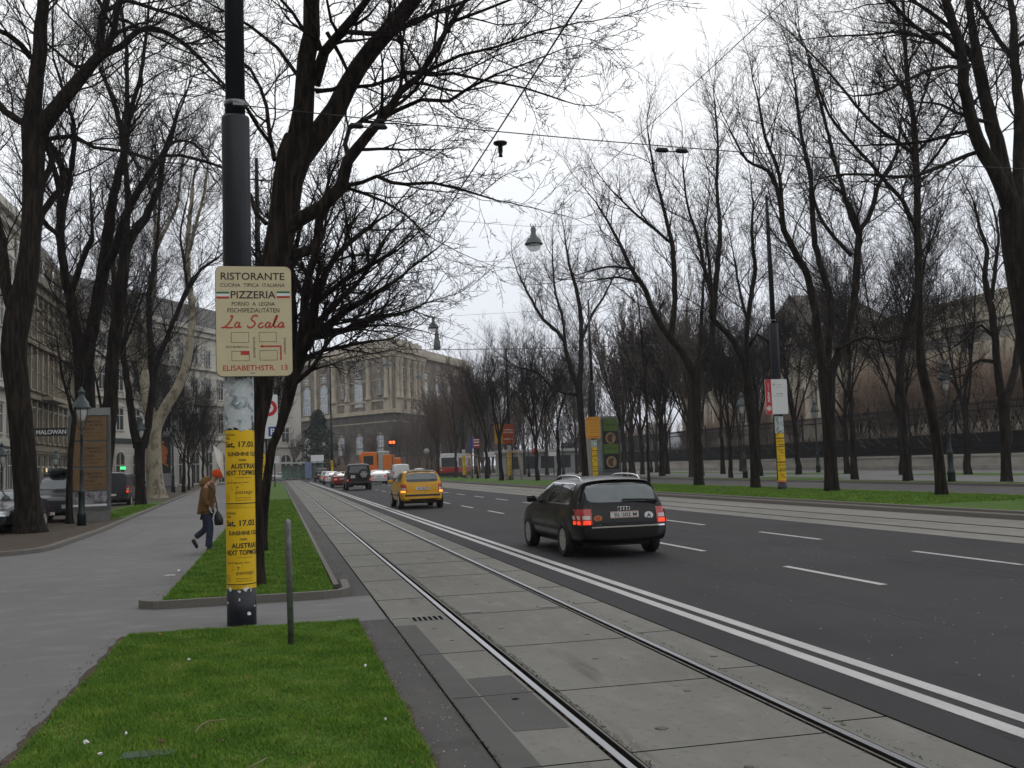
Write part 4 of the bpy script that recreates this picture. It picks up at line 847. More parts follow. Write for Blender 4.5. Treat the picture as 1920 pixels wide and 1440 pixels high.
def wheel(root, x, y, r, wd, cover=False):
    key = (round(r, 3), round(wd, 3))
    if key not in _wheel:
        b = MB(); b.lathe([(r * .62, -wd / 2 + .01), (r * .93, -wd / 2), (r, -wd / 2 + .03), (r, wd / 2 - .03), (r * .93, wd / 2), (r * .66, wd / 2 - .01), (r * .64, wd / 2 - .075)], 24, axis='x'); t = b.mesh('tyre', TYRE)
        b = MB(); b.lathe([(r * .05, wd / 2 - .03), (r * .18, wd / 2 - .015), (r * .2, wd / 2 - .04)], 12, axis='x')
        b.lathe([(r * .56, wd / 2 - .03), (r * .64, wd / 2 - .005), (r * .67, wd / 2 - .03), (r * .6, wd / 2 - .06)], 24, axis='x', caps=False)
        for k in range(6):
            a = k * math.pi / 3; ca, sa = math.cos(a), math.sin(a); wS = r * .095
            p = [(wd / 2 - .02, ca * r * .12 - sa * wS, sa * r * .12 + ca * wS), (wd / 2 - .02, ca * r * .12 + sa * wS, sa * r * .12 - ca * wS), (wd / 2 - .012, ca * r * .6 + sa * wS * 1.3, sa * r * .6 - ca * wS * 1.3), (wd / 2 - .012, ca * r * .6 - sa * wS * 1.3, sa * r * .6 + ca * wS * 1.3)]
            b.add(p + [(q[0] - .03, q[1], q[2]) for q in p], [(0, 1, 2, 3), (7, 6, 5, 4), (0, 4, 5, 1), (1, 5, 6, 2), (2, 6, 7, 3), (3, 7, 4, 0)])
        rm = b.mesh('rim', RIM)
        b = MB(); b.lathe([(r * .62, -wd / 2 + .02), (r * .62, wd / 2 - .07)], 20, axis='x'); _wheel[key] = (t, rm, b.mesh('hub', BLACKPL))
    t, rm, hb = _wheel[key]
    wq = bpy.data.objects.new('wheel', hb); COL.objects.link(wq); wq.parent = root; wq.location = (x, y, r); wq.rotation_euler = (0, 0, 0 if x > 0 else math.pi)
    for nm, me in (('tyre', t), ('rim', rm)): link(nm, me, wq)
    return wq
def disc(bvh, root, y, z, r, view, name, m, off=.004):
    us = [y - r + 2 * r * k / 10 for k in range(11)]; return patch(bvh, root, name, m, view, us, [max(.18, z - math.sqrt(max(0, r * r - (u - y) ** 2))) for u in us], [z + math.sqrt(max(0, r * r - (u - y) ** 2)) for u in us], off, 14, 8)
def lettering(root, name, txt, m, cx, y, cz, wdt, hgt, face='b', bold=.02, depth=0):
    vs, fs = fit_text(txt, wdt, hgt, bold)
    s = 1 if face == 'b' else -1
    b = MB(); b.add([(cx + s * (v[0] - wdt / 2), y, cz + v[1] - hgt / 2) for v in vs], fs); return b.build(name, m, root, fixn=False)
def plate(root, cx, y, cz, txt=None, wdt=.52, hgt=.115, face='b', tilt=0):
    b = MB(); b.box(cx - wdt / 2, cx + wdt / 2, y - .012, y + .012, cz - hgt / 2, cz + hgt / 2); p = b.build('number_plate', PLATE, root)
    yy = y - .0155 if face == 'b' else y + .0155
    if txt: lettering(p, 'lettering', txt, INK, cx + .02, yy, cz, wdt * .80, hgt * .56, face, .01)
    b = MB(); b.box(cx - wdt / 2 + .01, cx + wdt / 2 - .01, min(yy, y), max(yy, y) - .001, cz + hgt / 2 - .012, cz + hgt / 2 - .006); b.box(cx - wdt / 2 + .01, cx + wdt / 2 - .01, min(yy, y), max(yy, y) - .001, cz - hgt / 2 + .006, cz - hgt / 2 + .012); b.build('plate_stripe', SIGNRED, p)
    return p
def arches(bvh, root, r, ys, x):
    for y in ys:
        for v in 'lr': disc(bvh, root, y, r + .02, r + .055, v, 'wheel_arch', BLACKPL, .004)
def car(kind, paint, name, label, txt=None, lit=True, group=None, mirrors=True, front=False):
    root = thing(name, label, 'car' if kind not in ('van',) else 'van', group=group)
    if kind == 'estate':
        L, W, H = 4.54, 1.77, 1.43
        top = [(0, 1.30), (.2, 1.355), (.8, 1.42), (1.6, 1.44), (2.35, 1.42), (2.75, 1.33), (3.35, .99), (3.6, .93), (4.2, .80), (4.54, .66)]
        belt = [(0, .94), (2.0, .93), (3.2, .90), (3.6, .86), (4.2, .74), (4.54, .60)]
        sl = [(0, .03), (.35, 0), (.62, -.01), (.66, .04), (.92, .08), (1.32, .40), (1.45, .47)]; cab = (.4, 3.3); rr = .31; wy = (.98, 3.63)
    elif kind == 'hatch':
        L, W, H = 3.96, 1.65, 1.45
        top = [(0, 1.36), (.2, 1.40), (.8, 1.455), (1.5, 1.46), (2.1, 1.42), (2.45, 1.32), (3.0, 1.0), (3.2, .95), (3.7, .82), (3.96, .66)]
        belt = [(0, .96), (2.0, .94), (2.9, .91), (3.2, .87), (3.7, .75), (3.96, .60)]
        sl = [(0, .05), (.3, 0), (.6, -.01), (.64, .04), (.95, .06), (1.36, .26), (1.46, .32)]; cab = (.3, 2.95); rr = .30; wy = (.72, 3.18)
    elif kind == 'sedan':
        L, W, H = 4.75, 1.80, 1.43
        top = [(0, .98), (.3, 1.03), (.85, 1.06), (1.35, 1.30), (1.7, 1.40), (2.3, 1.43), (2.8, 1.38), (3.5, 1.01), (3.75, .95), (4.4, .82), (4.75, .66)]
        belt = [(0, .92), (.85, .96), (2.2, .94), (3.4, .90), (3.75, .86), (4.4, .76), (4.75, .58)]
        sl = [(0, .04), (.35, 0), (.64, -.01), (.68, .03), (1.0, .05)]; cab = (.85, 3.45); rr = .32; wy = (1.02, 3.80)
    elif kind == 'suv':
        L, W, H = 4.05, 1.76, 1.86
        top = [(0, 1.80), (.2, 1.84), (.9, 1.86), (2.0, 1.85), (2.3, 1.80), (2.75, 1.22), (3.0, 1.16), (3.8, 1.06), (4.05, .9)]
        belt = [(0, 1.14), (2.6, 1.13), (3.0, 1.08), (3.8, .98), (4.05, .8)]
        sl = [(0, .03), (.5, 0), (1.1, .01), (1.84, .10)]; cab = (.2, 2.7); rr = .37; wy = (.68, 3.22)
    elif kind == 'van':
        L, W, H = 4.15, 1.74, 1.82
        top = [(0, 1.76), (.2, 1.80), (.9, 1.82), (2.2, 1.80), (2.6, 1.70), (3.2, 1.14), (3.4, 1.06), (3.95, .88), (4.15, .7)]
        belt = [(0, 1.06), (2.9, 1.02), (3.4, .95), (3.95, .8), (4.15, .62)]
        sl = [(0, .03), (.5, 0), (1.1, .01), (1.8, .08)]; cab = (.2, 3.15); rr = .30; wy = (.75, 3.4)
    box = kind in ('suv', 'van')
    body, bvh = car_body(root, paint, L, W, H, top, belt, sl, sill=.26 if kind != 'suv' else .42, roofw=.80 if box else (.62 if kind == 'sedan' else .70), endw=.93 if box else .87, cabin=cab)
    ff = lambda yy: interp(top, yy) - .11
    # glass
    c0, c1 = cab; bz = lambda yy: interp(belt, yy) + .035
    b0 = c0 + (.28 if kind in ('estate', 'hatch') else .12 if box else .42); b1 = c1 - .28
    us = [b0 + (b1 - b0) * k / 12 for k in range(13)]
    lo = [bz(u) for u in us]; hi = [max(bz(u) + .01, min(interp(top, u) - .10, H - .115)) for u in us]
    hi[0] = lo[0] + (hi[0] - lo[0]) * (.96 if kind in ('estate', 'suv', 'van') else .62)
    if kind == 'sedan': hi[0] = lo[0] + .03
    if kind == 'van': us = us[6:]; lo = lo[6:]; hi = hi[6:]
    for v in 'lr':
        patch(bvh, root, 'side_window', GLASS, v, us, lo, hi, .006, 22, 6)
        if kind in ('estate',):
            patch(bvh, root, 'window_trim', CHROME, v, us, [z - .022 for z in lo], lo, .009, 22, 1)
            patch(bvh, root, 'window_trim', CHROME, v, us, hi, [z + .016 for z in hi], .009, 22, 1)
        for fr in ((.50,) if kind in ('van',) else (.34, .66)):
            uu = us[0] + (us[-1] - us[0]) * fr; i = int(fr * (len(us) - 1))
            patch(bvh, root, 'pillar', BLACKPL, v, [uu - .03, uu + .03], [lo[i], lo[i]], [hi[i], hi[i]], .008, 1, 6)
        dz0 = .30 if kind != 'suv' else .48
        for fr in (.0, .36, .72) if kind != 'van' else (.72,):
            uu = max(wy[0] + rr + .1, us[0] + (us[-1] - us[0]) * fr + .05) if fr == 0 else us[0] + (us[-1] - us[0]) * fr
            patch(bvh, root, 'door_gap', BLACKPL, v, [uu - .006, uu + .006], [dz0, dz0], [interp(belt, uu), interp(belt, uu)], .003, 1, 6)
        for fr in (.42, .80):
            uu = us[0] + (us[-1] - us[0]) * fr; patch(bvh, root, 'door_handle', paint, v, [uu - .2, uu - .02], [.78, .78], [.815, .815], .022, 2, 1)
        patch(bvh, root, 'side_moulding', BLACKPL, v, [wy[0] + rr + .08, wy[1] - rr - .08], [.48, .48], [.52, .52], .008, 8, 1)
    # rear window
    rw = W / 2 * (.80 if box else .72 if kind != 'sedan' else .62)
    zr0, zr1 = {'estate': (.985, 1.30), 'hatch': (1.0, 1.35), 'sedan': (1.08, 1.33), 'suv': (1.24, 1.70), 'van': (1.15, 1.62)}[kind]
    if kind != 'van' or True:
        k = [-1, -.94, -.7, 0, .7, .94, 1]
        gm = GLASS_SKY if kind in ('estate', 'hatch', 'sedan') else GLASS
        if kind == 'van': gm = paint
        o = patch(bvh, root, 'rear_window' if kind != 'van' else 'rear_door', gm, 'b', [rw * q for q in k], [zr0 + .05, zr0 + .012, zr0, zr0 - .006, zr0, zr0 + .012, zr0 + .05], [zr1 - .10, zr1 - .02, zr1 + .004, zr1 + .022, zr1 + .004, zr1 - .02, zr1 - .10], .007, 22, 8)
    # windscreen
    wz0, wz1 = interp(top, c1) + .05, H - .12
    k = [-1, -.9, 0, .9, 1]; wf = W / 2 * .74
    patch(bvh, root, 'windscreen', GLASS_SKY, 'f', [wf * q for q in k], [wz0 + .03, wz0, wz0 - .01, wz0, wz0 + .03], [wz1 - .06, wz1 - .01, wz1 + .01, wz1 - .01, wz1 - .06], .007, 14, 8)
    # lower bumper and lights
    tz = {'estate': (.60, .88), 'hatch': (.60, .92), 'sedan': (.66, .88), 'suv': (.66, .84), 'van': (.72, 1.10)}[kind]
    e0, e1 = {'estate': (.60, .88), 'hatch': (.60, .86), 'sedan': (.52, .88), 'suv': (.70, .86), 'van': (.72, .86)}[kind]
    for s in (-1, 1):
        us = sorted([s * e0, s * e1]); inner_first = s > 0
        zz0, zz1 = tz; h3 = (zz1 - zz0) / 3
        tl = patch(bvh, root, 'tail_light', TAIL, 'b', us, [zz0, zz0], [zz1, zz1], .012, 6, 6)
        vw = 'r' if s > 0 else 'l'
        sy = .22 if kind in ('estate', 'sedan') else .14
        patch(bvh, root, 'tail_light_side', TAIL, vw, [.11, .11 + sy], [zz0, zz0 + .02], [zz1, zz1 - .03], .012, 4, 5, parent=tl)
        q = .72 if kind == 'estate' else .5
        patch(bvh, root, 'clear_lens', TAILW, 'b', [us[0] + .03, us[1] - .03], [zz0 + h3 * 1.05] * 2, [zz0 + h3 * 1.75] * 2, .016, 4, 2, parent=tl)
        if lit: patch(bvh, root, 'lit_lens', AMBER if kind == 'hatch' else BRAKE, 'b', [us[0] + .03, us[1] - .03], [zz0 + .012] * 2, [zz0 + h3 * .8] * 2, .016, 4, 2, parent=tl)
    if kind == 'suv':
        for s in (-1, 1): pass
    # bumper
    if kind in ('hatch',):
        patch(bvh, root, 'bumper_strip', BLACKPL, 'b', [-.76, .76], [.47, .47], [.54, .54], .014, 14, 1)
        patch(bvh, root, 'bumper_valance', BLACKPL, 'b', [-.74, -.66, .66, .74], [.27, .26, .26, .27], [.36, .38, .38, .36], .008, 14, 2)
    if kind == 'hatch':
        patch(bvh, root, 'spoiler', BLACKPL, 'b', [-.5, 0, .5], [1.36, 1.385, 1.36], [1.41, 1.435, 1.41], .02, 12, 2)
        patch(bvh, root, 'dark_glass_band', GLASS, 'b', [-.58, 0, .58], [1.012, 1.0, 1.012], [1.10, 1.10, 1.10], .010, 12, 2)  # darker lower glass, so only the window above shows the painted sky reflection
    if kind in ('suv', 'van'):
        b = MB(); b.box(-W / 2 * .92, W / 2 * .92, -.09, .12, .46 if kind == 'suv' else .34, .62 if kind == 'suv' else .50); b.build('bumper', BLACKPL, root, bevel=.03)
    if kind == 'sedan':
        patch(bvh, root, 'bumper_strip', CHROME if paint is None else BLACKPL, 'b', [-.8, .8], [.50, .50], [.53, .53], .01, 12, 1)
    arches(bvh, root, rr, wy, W / 2)
    for y in wy:
        for s in (-1, 1): wheel(root, s * (W / 2 - .082), y, rr, .20)
    b = MB(); b.box(-W / 2 * .72, W / 2 * .72, .55, L - .55, .19 if kind != 'suv' else .32, .34 if kind != 'suv' else .5); b.build('underbody', BLACKPL, root)
    if mirrors:
        for s in (-1, 1):
            b = MB(); yy = c1 - .32; zz = interp(belt, yy) + .10
            b.add([(s * (W / 2 - .06), yy, zz - .06), (s * (W / 2 + .17), yy - .02, zz - .065), (s * (W / 2 + .18), yy - .02, zz + .065), (s * (W / 2), yy, zz + .075), (s * (W / 2 - .05), yy + .12, zz - .05), (s * (W / 2 + .14), yy + .10, zz - .045), (s * (W / 2 + .14), yy + .10, zz + .045), (s * (W / 2), yy + .10, zz + .05)], [(0, 1, 2, 3), (7, 6, 5, 4), (0, 4, 5, 1), (1, 5, 6, 2), (2, 6, 7, 3), (3, 7, 4, 0)], 0, True)
            b.build('wing_mirror', paint if kind != 'suv' else BLACKPL, root, bevel=.02)
    # plates
    if kind == 'suv': plate(root, -.42, -.02, .96, txt, .30, .2)
    elif kind == 'van': plate(root, 0, -.02, .62, txt)
    else:
        h, nn, _, _ = bvh.ray_cast(Vector((0, -3, .76)), Vector((0, 1, 0)))
        plate(root, 0, h.y - .012, {'estate': .765, 'hatch': .76, 'sedan': .78}[kind], txt)
    if front:
        for s in (-1, 1):
            hl = patch(bvh, root, 'headlight', HEADL, 'f', sorted([s * .50, s * .82]), [.60, .60], [.73, .74], .012, 6, 4)
        patch(bvh, root, 'grille', BLACKPL, 'f', [-.42, .42], [.56, .56], [.68, .68], .01, 8, 3)
        patch(bvh, root, 'bumper_strip', CHROME, 'f', [-.5, .5], [.52, .52], [.535, .535], .014, 8, 1)
        plate(root, 0, L + .012, .42, 'W 41', face='f')
    return root, body, bvh
def park(root, x, y, rz, sc=1.0): root.location = (x, y, 0); root.rotation_euler = (0, 0, rz); root.scale = (sc,) * 3
def paintm(name, c, rough=.3, var=.08, metal=0.0): return mat(name, c, rough, metal, var=var, scale=2.5, coat=.3, spec=.2)
BLK_P = paintm('black_car_paint', (.004, .0042, .006)); YEL_P = paintm('yellow_car_paint', (.66, .34, .012)); RED_P = paintm('dark_red_car_paint', (.16, .018, .018)); WHT_P = paintm('white_car_paint', (.66, .67, .68)); DRK_P = paintm('dark_car_paint', (.015, .016, .02)); GRY_P = paintm('grey_car_paint', (.035, .04, .045)); CRM_P = paintm('pale_yellow_car_paint', (.55, .46, .24)); SUV_P = paintm('off_roader_paint', (.010, .014, .017), .4); SIL_P = paintm('silver_car_paint', (.45, .47, .48), .3, .05, .3)
# --- the black estate car in the road
aud, ab, abv = car('estate', BLK_P, 'estate_car', 'black estate car with chrome roof rails and white plate driving away on the road', 'BL\u00b7202 M')
ax0, ay0 = 4.93, 17.05
park(aud, ax0 + .855, ay0 - .42, 0, .97)
for s in (-1, 1):
    b = MB(); xr = s * .565
    pts = [(xr, .74, 1.35), (xr, .84, 1.42), (xr, 1.2, 1.458), (xr, 1.9, 1.462), (xr, 2.3, 1.43), (xr, 2.5, 1.35)]
    p2, r2 = resample(pts, [.017] * 6, .08); b.tube(p2, r2, 8); b.build('roof_rail', CHROME, aud)
patch(abv, aud, 'bumper_chrome', CHROME, 'b', [-.62, .74], [.545, .545], [.572, .572], .014, 14, 1)
patch(abv, aud, 'bumper_valance', BLACKPL, 'b', [-.76, .76], [.26, .26], [.34, .34], .008, 12, 2)
b = MB(); b.tube([(.62, .10, 1.0), (.3, .12, 1.025), (-.0, .13, 1.03)], [.022, .018, .014], 6); b.lathe([(.035, -.03), (.035, .03)], 10, (.62, .12, .99), axis='y'); b.build('rear_wiper', BLACKPL, aud)
h = abv.ray_cast(Vector((0, -3, .87)), Vector((0, 1, 0)))[0]
b = MB()
for k in range(4):
    c = (-.081 + .054 * k, h.y - .012, .872); rp_ = []
    for q in range(17):
        a = q * 2 * math.pi / 16; rp_.append((c[0] + .034 * math.cos(a), c[1], c[2] + .034 * math.sin(a)))
    b.tube(rp_, .006, 5)
b.build('ring_emblem', CHROME, aud)
def sticker(cx, cz, rx, rz_, m, nm, txt=None, tm=None):
    hh = abv.ray_cast(Vector((cx, -3, cz)), Vector((0, 1, 0)))[0]; b = MB(); n = 20
    b.add([(cx + rx * math.cos(2 * math.pi * k / n), hh.y - .008, cz + rz_ * math.sin(2 * math.pi * k / n)) for k in range(n)] + [(cx + rx * math.cos(2 * math.pi * k / n), hh.y + .02, cz + rz_ * math.sin(2 * math.pi * k / n)) for k in range(n)], [tuple(range(n))] + [(k, (k + 1) % n, n + (k + 1) % n, n + k) for k in range(n)])
    o = b.build(nm, m, aud)
    if txt: lettering(o, 'lettering', txt, tm or INK, cx, hh.y - .0095, cz, rx * 1.0, rz_ * 1.05, bold=.03)
    return o
sticker(.46, .735, .082, .066, WHT, 'oval_sticker', 'A')
sticker(-.49, .715, .078, .055, mat('orange_sticker', (.45, .2, .08), .4), 'oval_sticker', 'III', RED)
lettering(aud, 'model_lettering', '1.9', CHROME, -.5, -.012, .60, .09, .03)
aud['category'] = 'car'
for s in (-1, 1): patch(abv, aud, 'tailgate_gap', BLACKPL, 'b', [s * .585 - .006, s * .585 + .006], [.60, .60], [.96, .96], .004, 1, 6)
patch(abv, aud, 'tailgate_gap', BLACKPL, 'b', [-.6, .6], [.592, .592], [.602, .602], .004, 10, 1)
# --- moving traffic ahead
def drive(kind, paint, name, label, px0, px1, py, txt, sc=None, lit=True, rz=0, Ls=None, group='cars driving ahead on the carriageway'):
    r_, b_, v_ = car(kind, paint, name, label, txt, lit, group)
    (xa, ya), (xb, yb) = G(px0, py), G(px1, py); Wd = {'estate': 1.77, 'hatch': 1.65, 'sedan': 1.80, 'suv': 1.76, 'van': 1.74}[kind]
    s = sc or (xb - xa) / Wd; park(r_, (xa + xb) / 2, (ya + yb) / 2 - .7, rz, s); return r_, v_
sk, skv = drive('hatch', YEL_P, 'hatchback', 'yellow hatchback with dark roof and lit indicators ahead of the black estate', 745, 829, 954, 'W\u00b7190 4 P', 1.07)
sk.location = (5.62, 40.6, 0)
b = MB(); vs, fs = patch(skv, sk, 'roof', GLASS, 't', [-.5, -.45, 0, .45, .5], [.42, .38, .36, .38, .42], [2.0, 2.05, 2.1, 2.05, 2.0], .008, 12, 12, build=False); b.add(vs, fs, 0, True); b.build('roof_panel', GLASS_SKY, sk, fixn=False)
jp, jv = drive('suv', SUV_P, 'off_road_car', 'dark boxy off-road car carrying a spare wheel on its tailgate', 647, 699, 919, 'W 52', 1.12)
wq = wheel(jp, .34, -.12, .36, .2); wq.name = 'spare_wheel'; wq.rotation_euler = (0, 0, -math.pi / 2); wq.location = (.32, -.10, 1.12)
drive('sedan', RED_P, 'saloon_car', 'dark red saloon with lit brake lights half hidden by the off-road car', 624, 662, 914, 'W 33', 1.04)
drive('sedan', WHT_P, 'saloon_car', 'white saloon ahead of the dark red saloon in the left lane', 607, 641, 908, 'W 71', 1.06)
drive('estate', WHT_P, 'estate_car', 'white estate car ahead of the white saloon in the left lane queue', 601, 628, 905, 'W 18', 1.05)
drive('suv', DRK_P, 'off_road_car', 'dark tall car at the far head of the left lane queue', 590, 616, 903, 'W 26', 1.05)
drive('sedan', WHT_P, 'saloon_car', 'white saloon in the middle lane right of the off-road car', 694, 726, 908, 'W 63', 1.05)
drive('sedan', GRY_P, 'saloon_car', 'grey saloon between the white middle lane saloon and the white van', 714, 740, 903, 'W 44', 1.0)
drive('van', WHT_P, 'panel_van', 'white panel van with blank rear doors in front of the yellow hatchback', 731, 775, 905, 'W 80', 1.12)
drive('sedan', SIL_P, 'saloon_car', 'silver saloon visible over the roof of the yellow hatchback', 775, 805, 899, 'W 15', 1.05, lit=False)
# --- cars parked on the left and far away
c1, _, _ = car('sedan', DRK_P, 'saloon_car', 'dark saloon facing forward at the left picture edge beside the old tree', None, False, 'cars parked on the side road', front=True)
x, y = G(6, 1006); park(c1, x - .45, y + 4.8, math.pi - .06, 1.0)
c2, _, c2v = car('suv', GRY_P, 'off_road_car', 'grey off-road car with a roof box parked between old tree and young tree', None, False, 'cars parked on the side road', front=True)
x, y = G(96, 985); park(c2, x + .0, y + 4.3, math.pi - .05, .98)
b = MB(); p2 = [(-.15, .9, 1.90), (.15, .95, 2.06), (.15, 1.2, 2.12)]
b.add([(x_, y_, z_) for z_, sx in ((1.92, .9), (2.05, 1.0), (2.15, .85)) for x_, y_ in ((-.42 * sx, .75), (-.25 * sx, .55), (.25 * sx, .55), (.42 * sx, .75), (.40 * sx, 2.1), (.2 * sx, 2.35), (-.2 * sx, 2.35), (-.40 * sx, 2.1))], [tuple(range(8))[::-1], tuple(range(16, 24))] + [(r_ * 8 + k, r_ * 8 + (k + 1) % 8, r_ * 8 + 8 + (k + 1) % 8, r_ * 8 + 8 + k) for r_ in range(2) for k in range(8)], 0, True)
rb = b.build('roof_box', GRY_P); tag(rb, 'dark streamlined roof box on the grey off-road car', 'roof box'); rb.matrix_world = Matrix.Translation((c2.location.x, c2.location.y, 0)) @ Matrix.Rotation(c2.rotation_euler.z, 4, 'Z') @ Matrix.Scale(.98, 4) @ Matrix.Translation((.1, 0, -.02))
b = MB(); [b.box(-.7, .7, yy, yy + .05, 1.84, 1.90) for yy in (.9, 1.9)]; b.build('roof_bar', BLACKPL, c2)
c3, _, _ = car('hatch', CRM_P, 'hatchback', 'pale yellow car just behind the dark saloon at the left edge', None, False, 'cars parked on the side road', front=True)
park(c3, -12.1, 44, math.pi, 1.12)
c4, _, _ = car('van', GRY_P, 'panel_van', 'grey van parked beyond the brown advertising column', None, True, 'cars parked on the side road')
x, y = G(226, 950); park(c4, x - .5, y, -.05, 1.08)
c5, _, _ = car('hatch', DRK_P, 'hatchback', 'dark small car parked behind the thin young tree', None, False, 'cars parked on the side road')
park(c5, -9.3, 49, -.03, 1)
c6, _, _ = car('estate', SIL_P, 'estate_car', 'silver car parked beyond the grey van near the plane tree', None, False, 'cars parked on the side road'); park(c6, -10.4, 79, -.05, 1)
for px, k, p_, lab in ((530, 'sedan', WHT_P, 'small white car crossing before the far tram shelter'), (553, 'van', WHT_P, 'small white delivery van crossing before the far tram shelter')):
    cc, _, _ = car(k, p_, 'saloon_car' if k == 'sedan' else 'panel_van', lab, None, False, 'cars on the crossing road'); q = P(px, 890, 200); park(cc, q[0] + 2.2, 199 + (px > 540) * 3, math.pi / 2, 1.05)
# ------------------------------------------------------------------ street furniture
def wrap_text(b, txt, r, cx, cy, a0, z, wdt, hgt, mi=0, bold=.02, align='l', shear=0):
    """lettering printed on a cylinder; a0 = start angle (degrees, 0 = facing -Y, positive to the right)"""
    vs, fs = fit_text(txt, wdt, hgt, bold, shear)
    out = []
    for v in vs:
        a = R(a0) + v[0] / r; out.append((cx + r * math.sin(a), cy - r * math.cos(a), z + v[1]))
    b.add(out, fs, mi)
def wrap_poly(b, pts, r, cx, cy, mi=0):
    b.add([(cx + r * math.sin(R(a)), cy - r * math.cos(R(a)), z) for a, z in pts], [tuple(range(len(pts)))], mi)
def wrap_sheet(b, a0, a1, z0, z1, r, cx, cy, mi=0, n=18, jag=0, m=1, rn=rnd):
    vs = []; fs = []
    for i in range(n + 1):
        a = R(a0 + (a1 - a0) * i / n)
        for j in range(m + 1):
            z = z0 + (z1 - z0) * j / m + (rn.uniform(-jag, jag) if j in (0, m) else 0); rr = r + (rn.uniform(0, .004) if jag else 0)
            vs.append((cx + rr * math.sin(a), cy - rr * math.cos(a), z))
    k = m + 1
    fs = [(i * k + j, (i + 1) * k + j, (i + 1) * k + j + 1, i * k + j + 1) for i in range(n) for j in range(m)]
    b.add(vs, fs, mi, True)
def concert_poster(root, r, z0, z1, a0=-78, detail=True):
    """one yellow club poster wound round a post"""
    b = MB(); wrap_sheet(b, a0, a0 + 205, z0, z1, r + .003, 0, 0, n=30); p = b.build('poster', YEL, root, fixn=False)
    H_ = z1 - z0; q = H_ / 1.0; rr = r + .0045; t = MB()
    if detail:
        L = [('sunshine', .925, .14, .036, .006, 14), ('club', .88, .075, .036, .006, 14), ('Sat, 17.03.', .765, .40, .088, .03, 14), ('SUNSHINE CLUB', .665, .42, .052, .03, 28), ('meets', .60, .085, .030, .01, 76), ('AUSTRIAS', .502, .34, .066, .03, 42), ('NEXT TOPMODEL', .418, .50, .064, .03, 14), ('S\u00e4le El Segundo, Wien', .31, .27, .024, .012, 22), ('passage', .165, .21, .048, .0, 62), ('Babenbergerstra\u00dfe', .120, .19, .018, .004, 62), ('Burgring 3, 1010 Wien', .09, .19, .018, .004, 62)]
        for s_, zz, wd, hg, bo, st in L: wrap_text(t, s_, rr, 0, 0, a0 + st, z0 + zz * H_, wd * r / .165, hg * q, 0, bo)
        ad = lambda d: a0 + d
        wrap_poly(t, [(ad(45), z0 + .285 * H_), (ad(88), z0 + .30 * H_), (ad(70), z0 + .255 * H_), (ad(64), z0 + .275 * H_), (ad(45), z0 + .272 * H_)], rr, 0, 0)
        wrap_poly(t, [(ad(45), z0 + .245 * H_), (ad(72), z0 + .25 * H_), (ad(66), z0 + .236 * H_), (ad(45), z0 + .232 * H_)], rr, 0, 0)
        for k in range(20):
            a = 2 * math.pi * k / 20; a2 = 2 * math.pi * (k + 1) / 20
            wrap_poly(t, [(ad(22 + 13 * math.cos(a)), z0 + H_ * (.135 + .048 * math.sin(a))), (ad(22 + 13 * math.cos(a2)), z0 + H_ * (.135 + .048 * math.sin(a2))), (ad(22 + 11.8 * math.cos(a2)), z0 + H_ * (.135 + .044 * math.sin(a2))), (ad(22 + 11.8 * math.cos(a)), z0 + H_ * (.135 + .044 * math.sin(a)))], rr, 0, 0)
        wrap_text(t, 'Ö1', rr, 0, 0, ad(17), z0 + .118 * H_, .028, .034 * q, 0, .01)
        wrap_sheet(t, a0 + 1, a0 + 204, z0 + .052 * H_, z0 + .064 * H_, rr, 0, 0)
        wrap_sheet(t, a0 + 62, a0 + 130, z0 + .385 * H_, z0 + .389 * H_, rr, 0, 0)
        for k, (zz, ww) in enumerate(((.034, .24), (.02, .20), (.006, .26))): wrap_text(t, 'concert line up and tickets at the door', rr, 0, 0, a0 + 14, z0 + zz * H_, ww, .010 * q, 0, 0)
    else:
        for zz, hh, x0, x1 in ((.93, .03, 6, 45), (.77, .08, 8, 140), (.665, .04, 18, 150), (.60, .02, 70, 105), (.505, .06, 34, 130), (.43, .06, 8, 150), (.31, .025, 25, 110), (.25, .04, 48, 88), (.165, .05, 62, 130), (.055, .012, 1, 200)):
            nseg = max(1, int((x1 - x0) / 14))
            for k in range(nseg): wrap_sheet(t, a0 + x0 + (x1 - x0) * k / nseg, a0 + x0 + (x1 - x0) * (k + .74) / nseg, z0 + zz * H_, z0 + (zz + hh * .8) * H_, rr, 0, 0, n=3)
    t.build('lettering', INK, p, fixn=False); return p
def scraps(root, r, z0, z1, n, seed, m=PAPER, nm='torn_paper'):
    rn = random.Random(seed); b = MB()
    for k in range(n):
        a = rn.uniform(-80, 80); dz = rn.uniform(.01, .04); da = rn.uniform(3, 14); z = rn.uniform(z0, z1); N = 8
        ps = []
        for q in range(N):
            t = 2 * math.pi * q / N; f = rn.uniform(.5, 1.1); ps.append((a + da * f * math.cos(t), z + dz * f * math.sin(t)))
        wrap_poly(b, ps, r + .0025 + k * .0002, 0, 0)
    return b.build(nm, m, root, fixn=False)
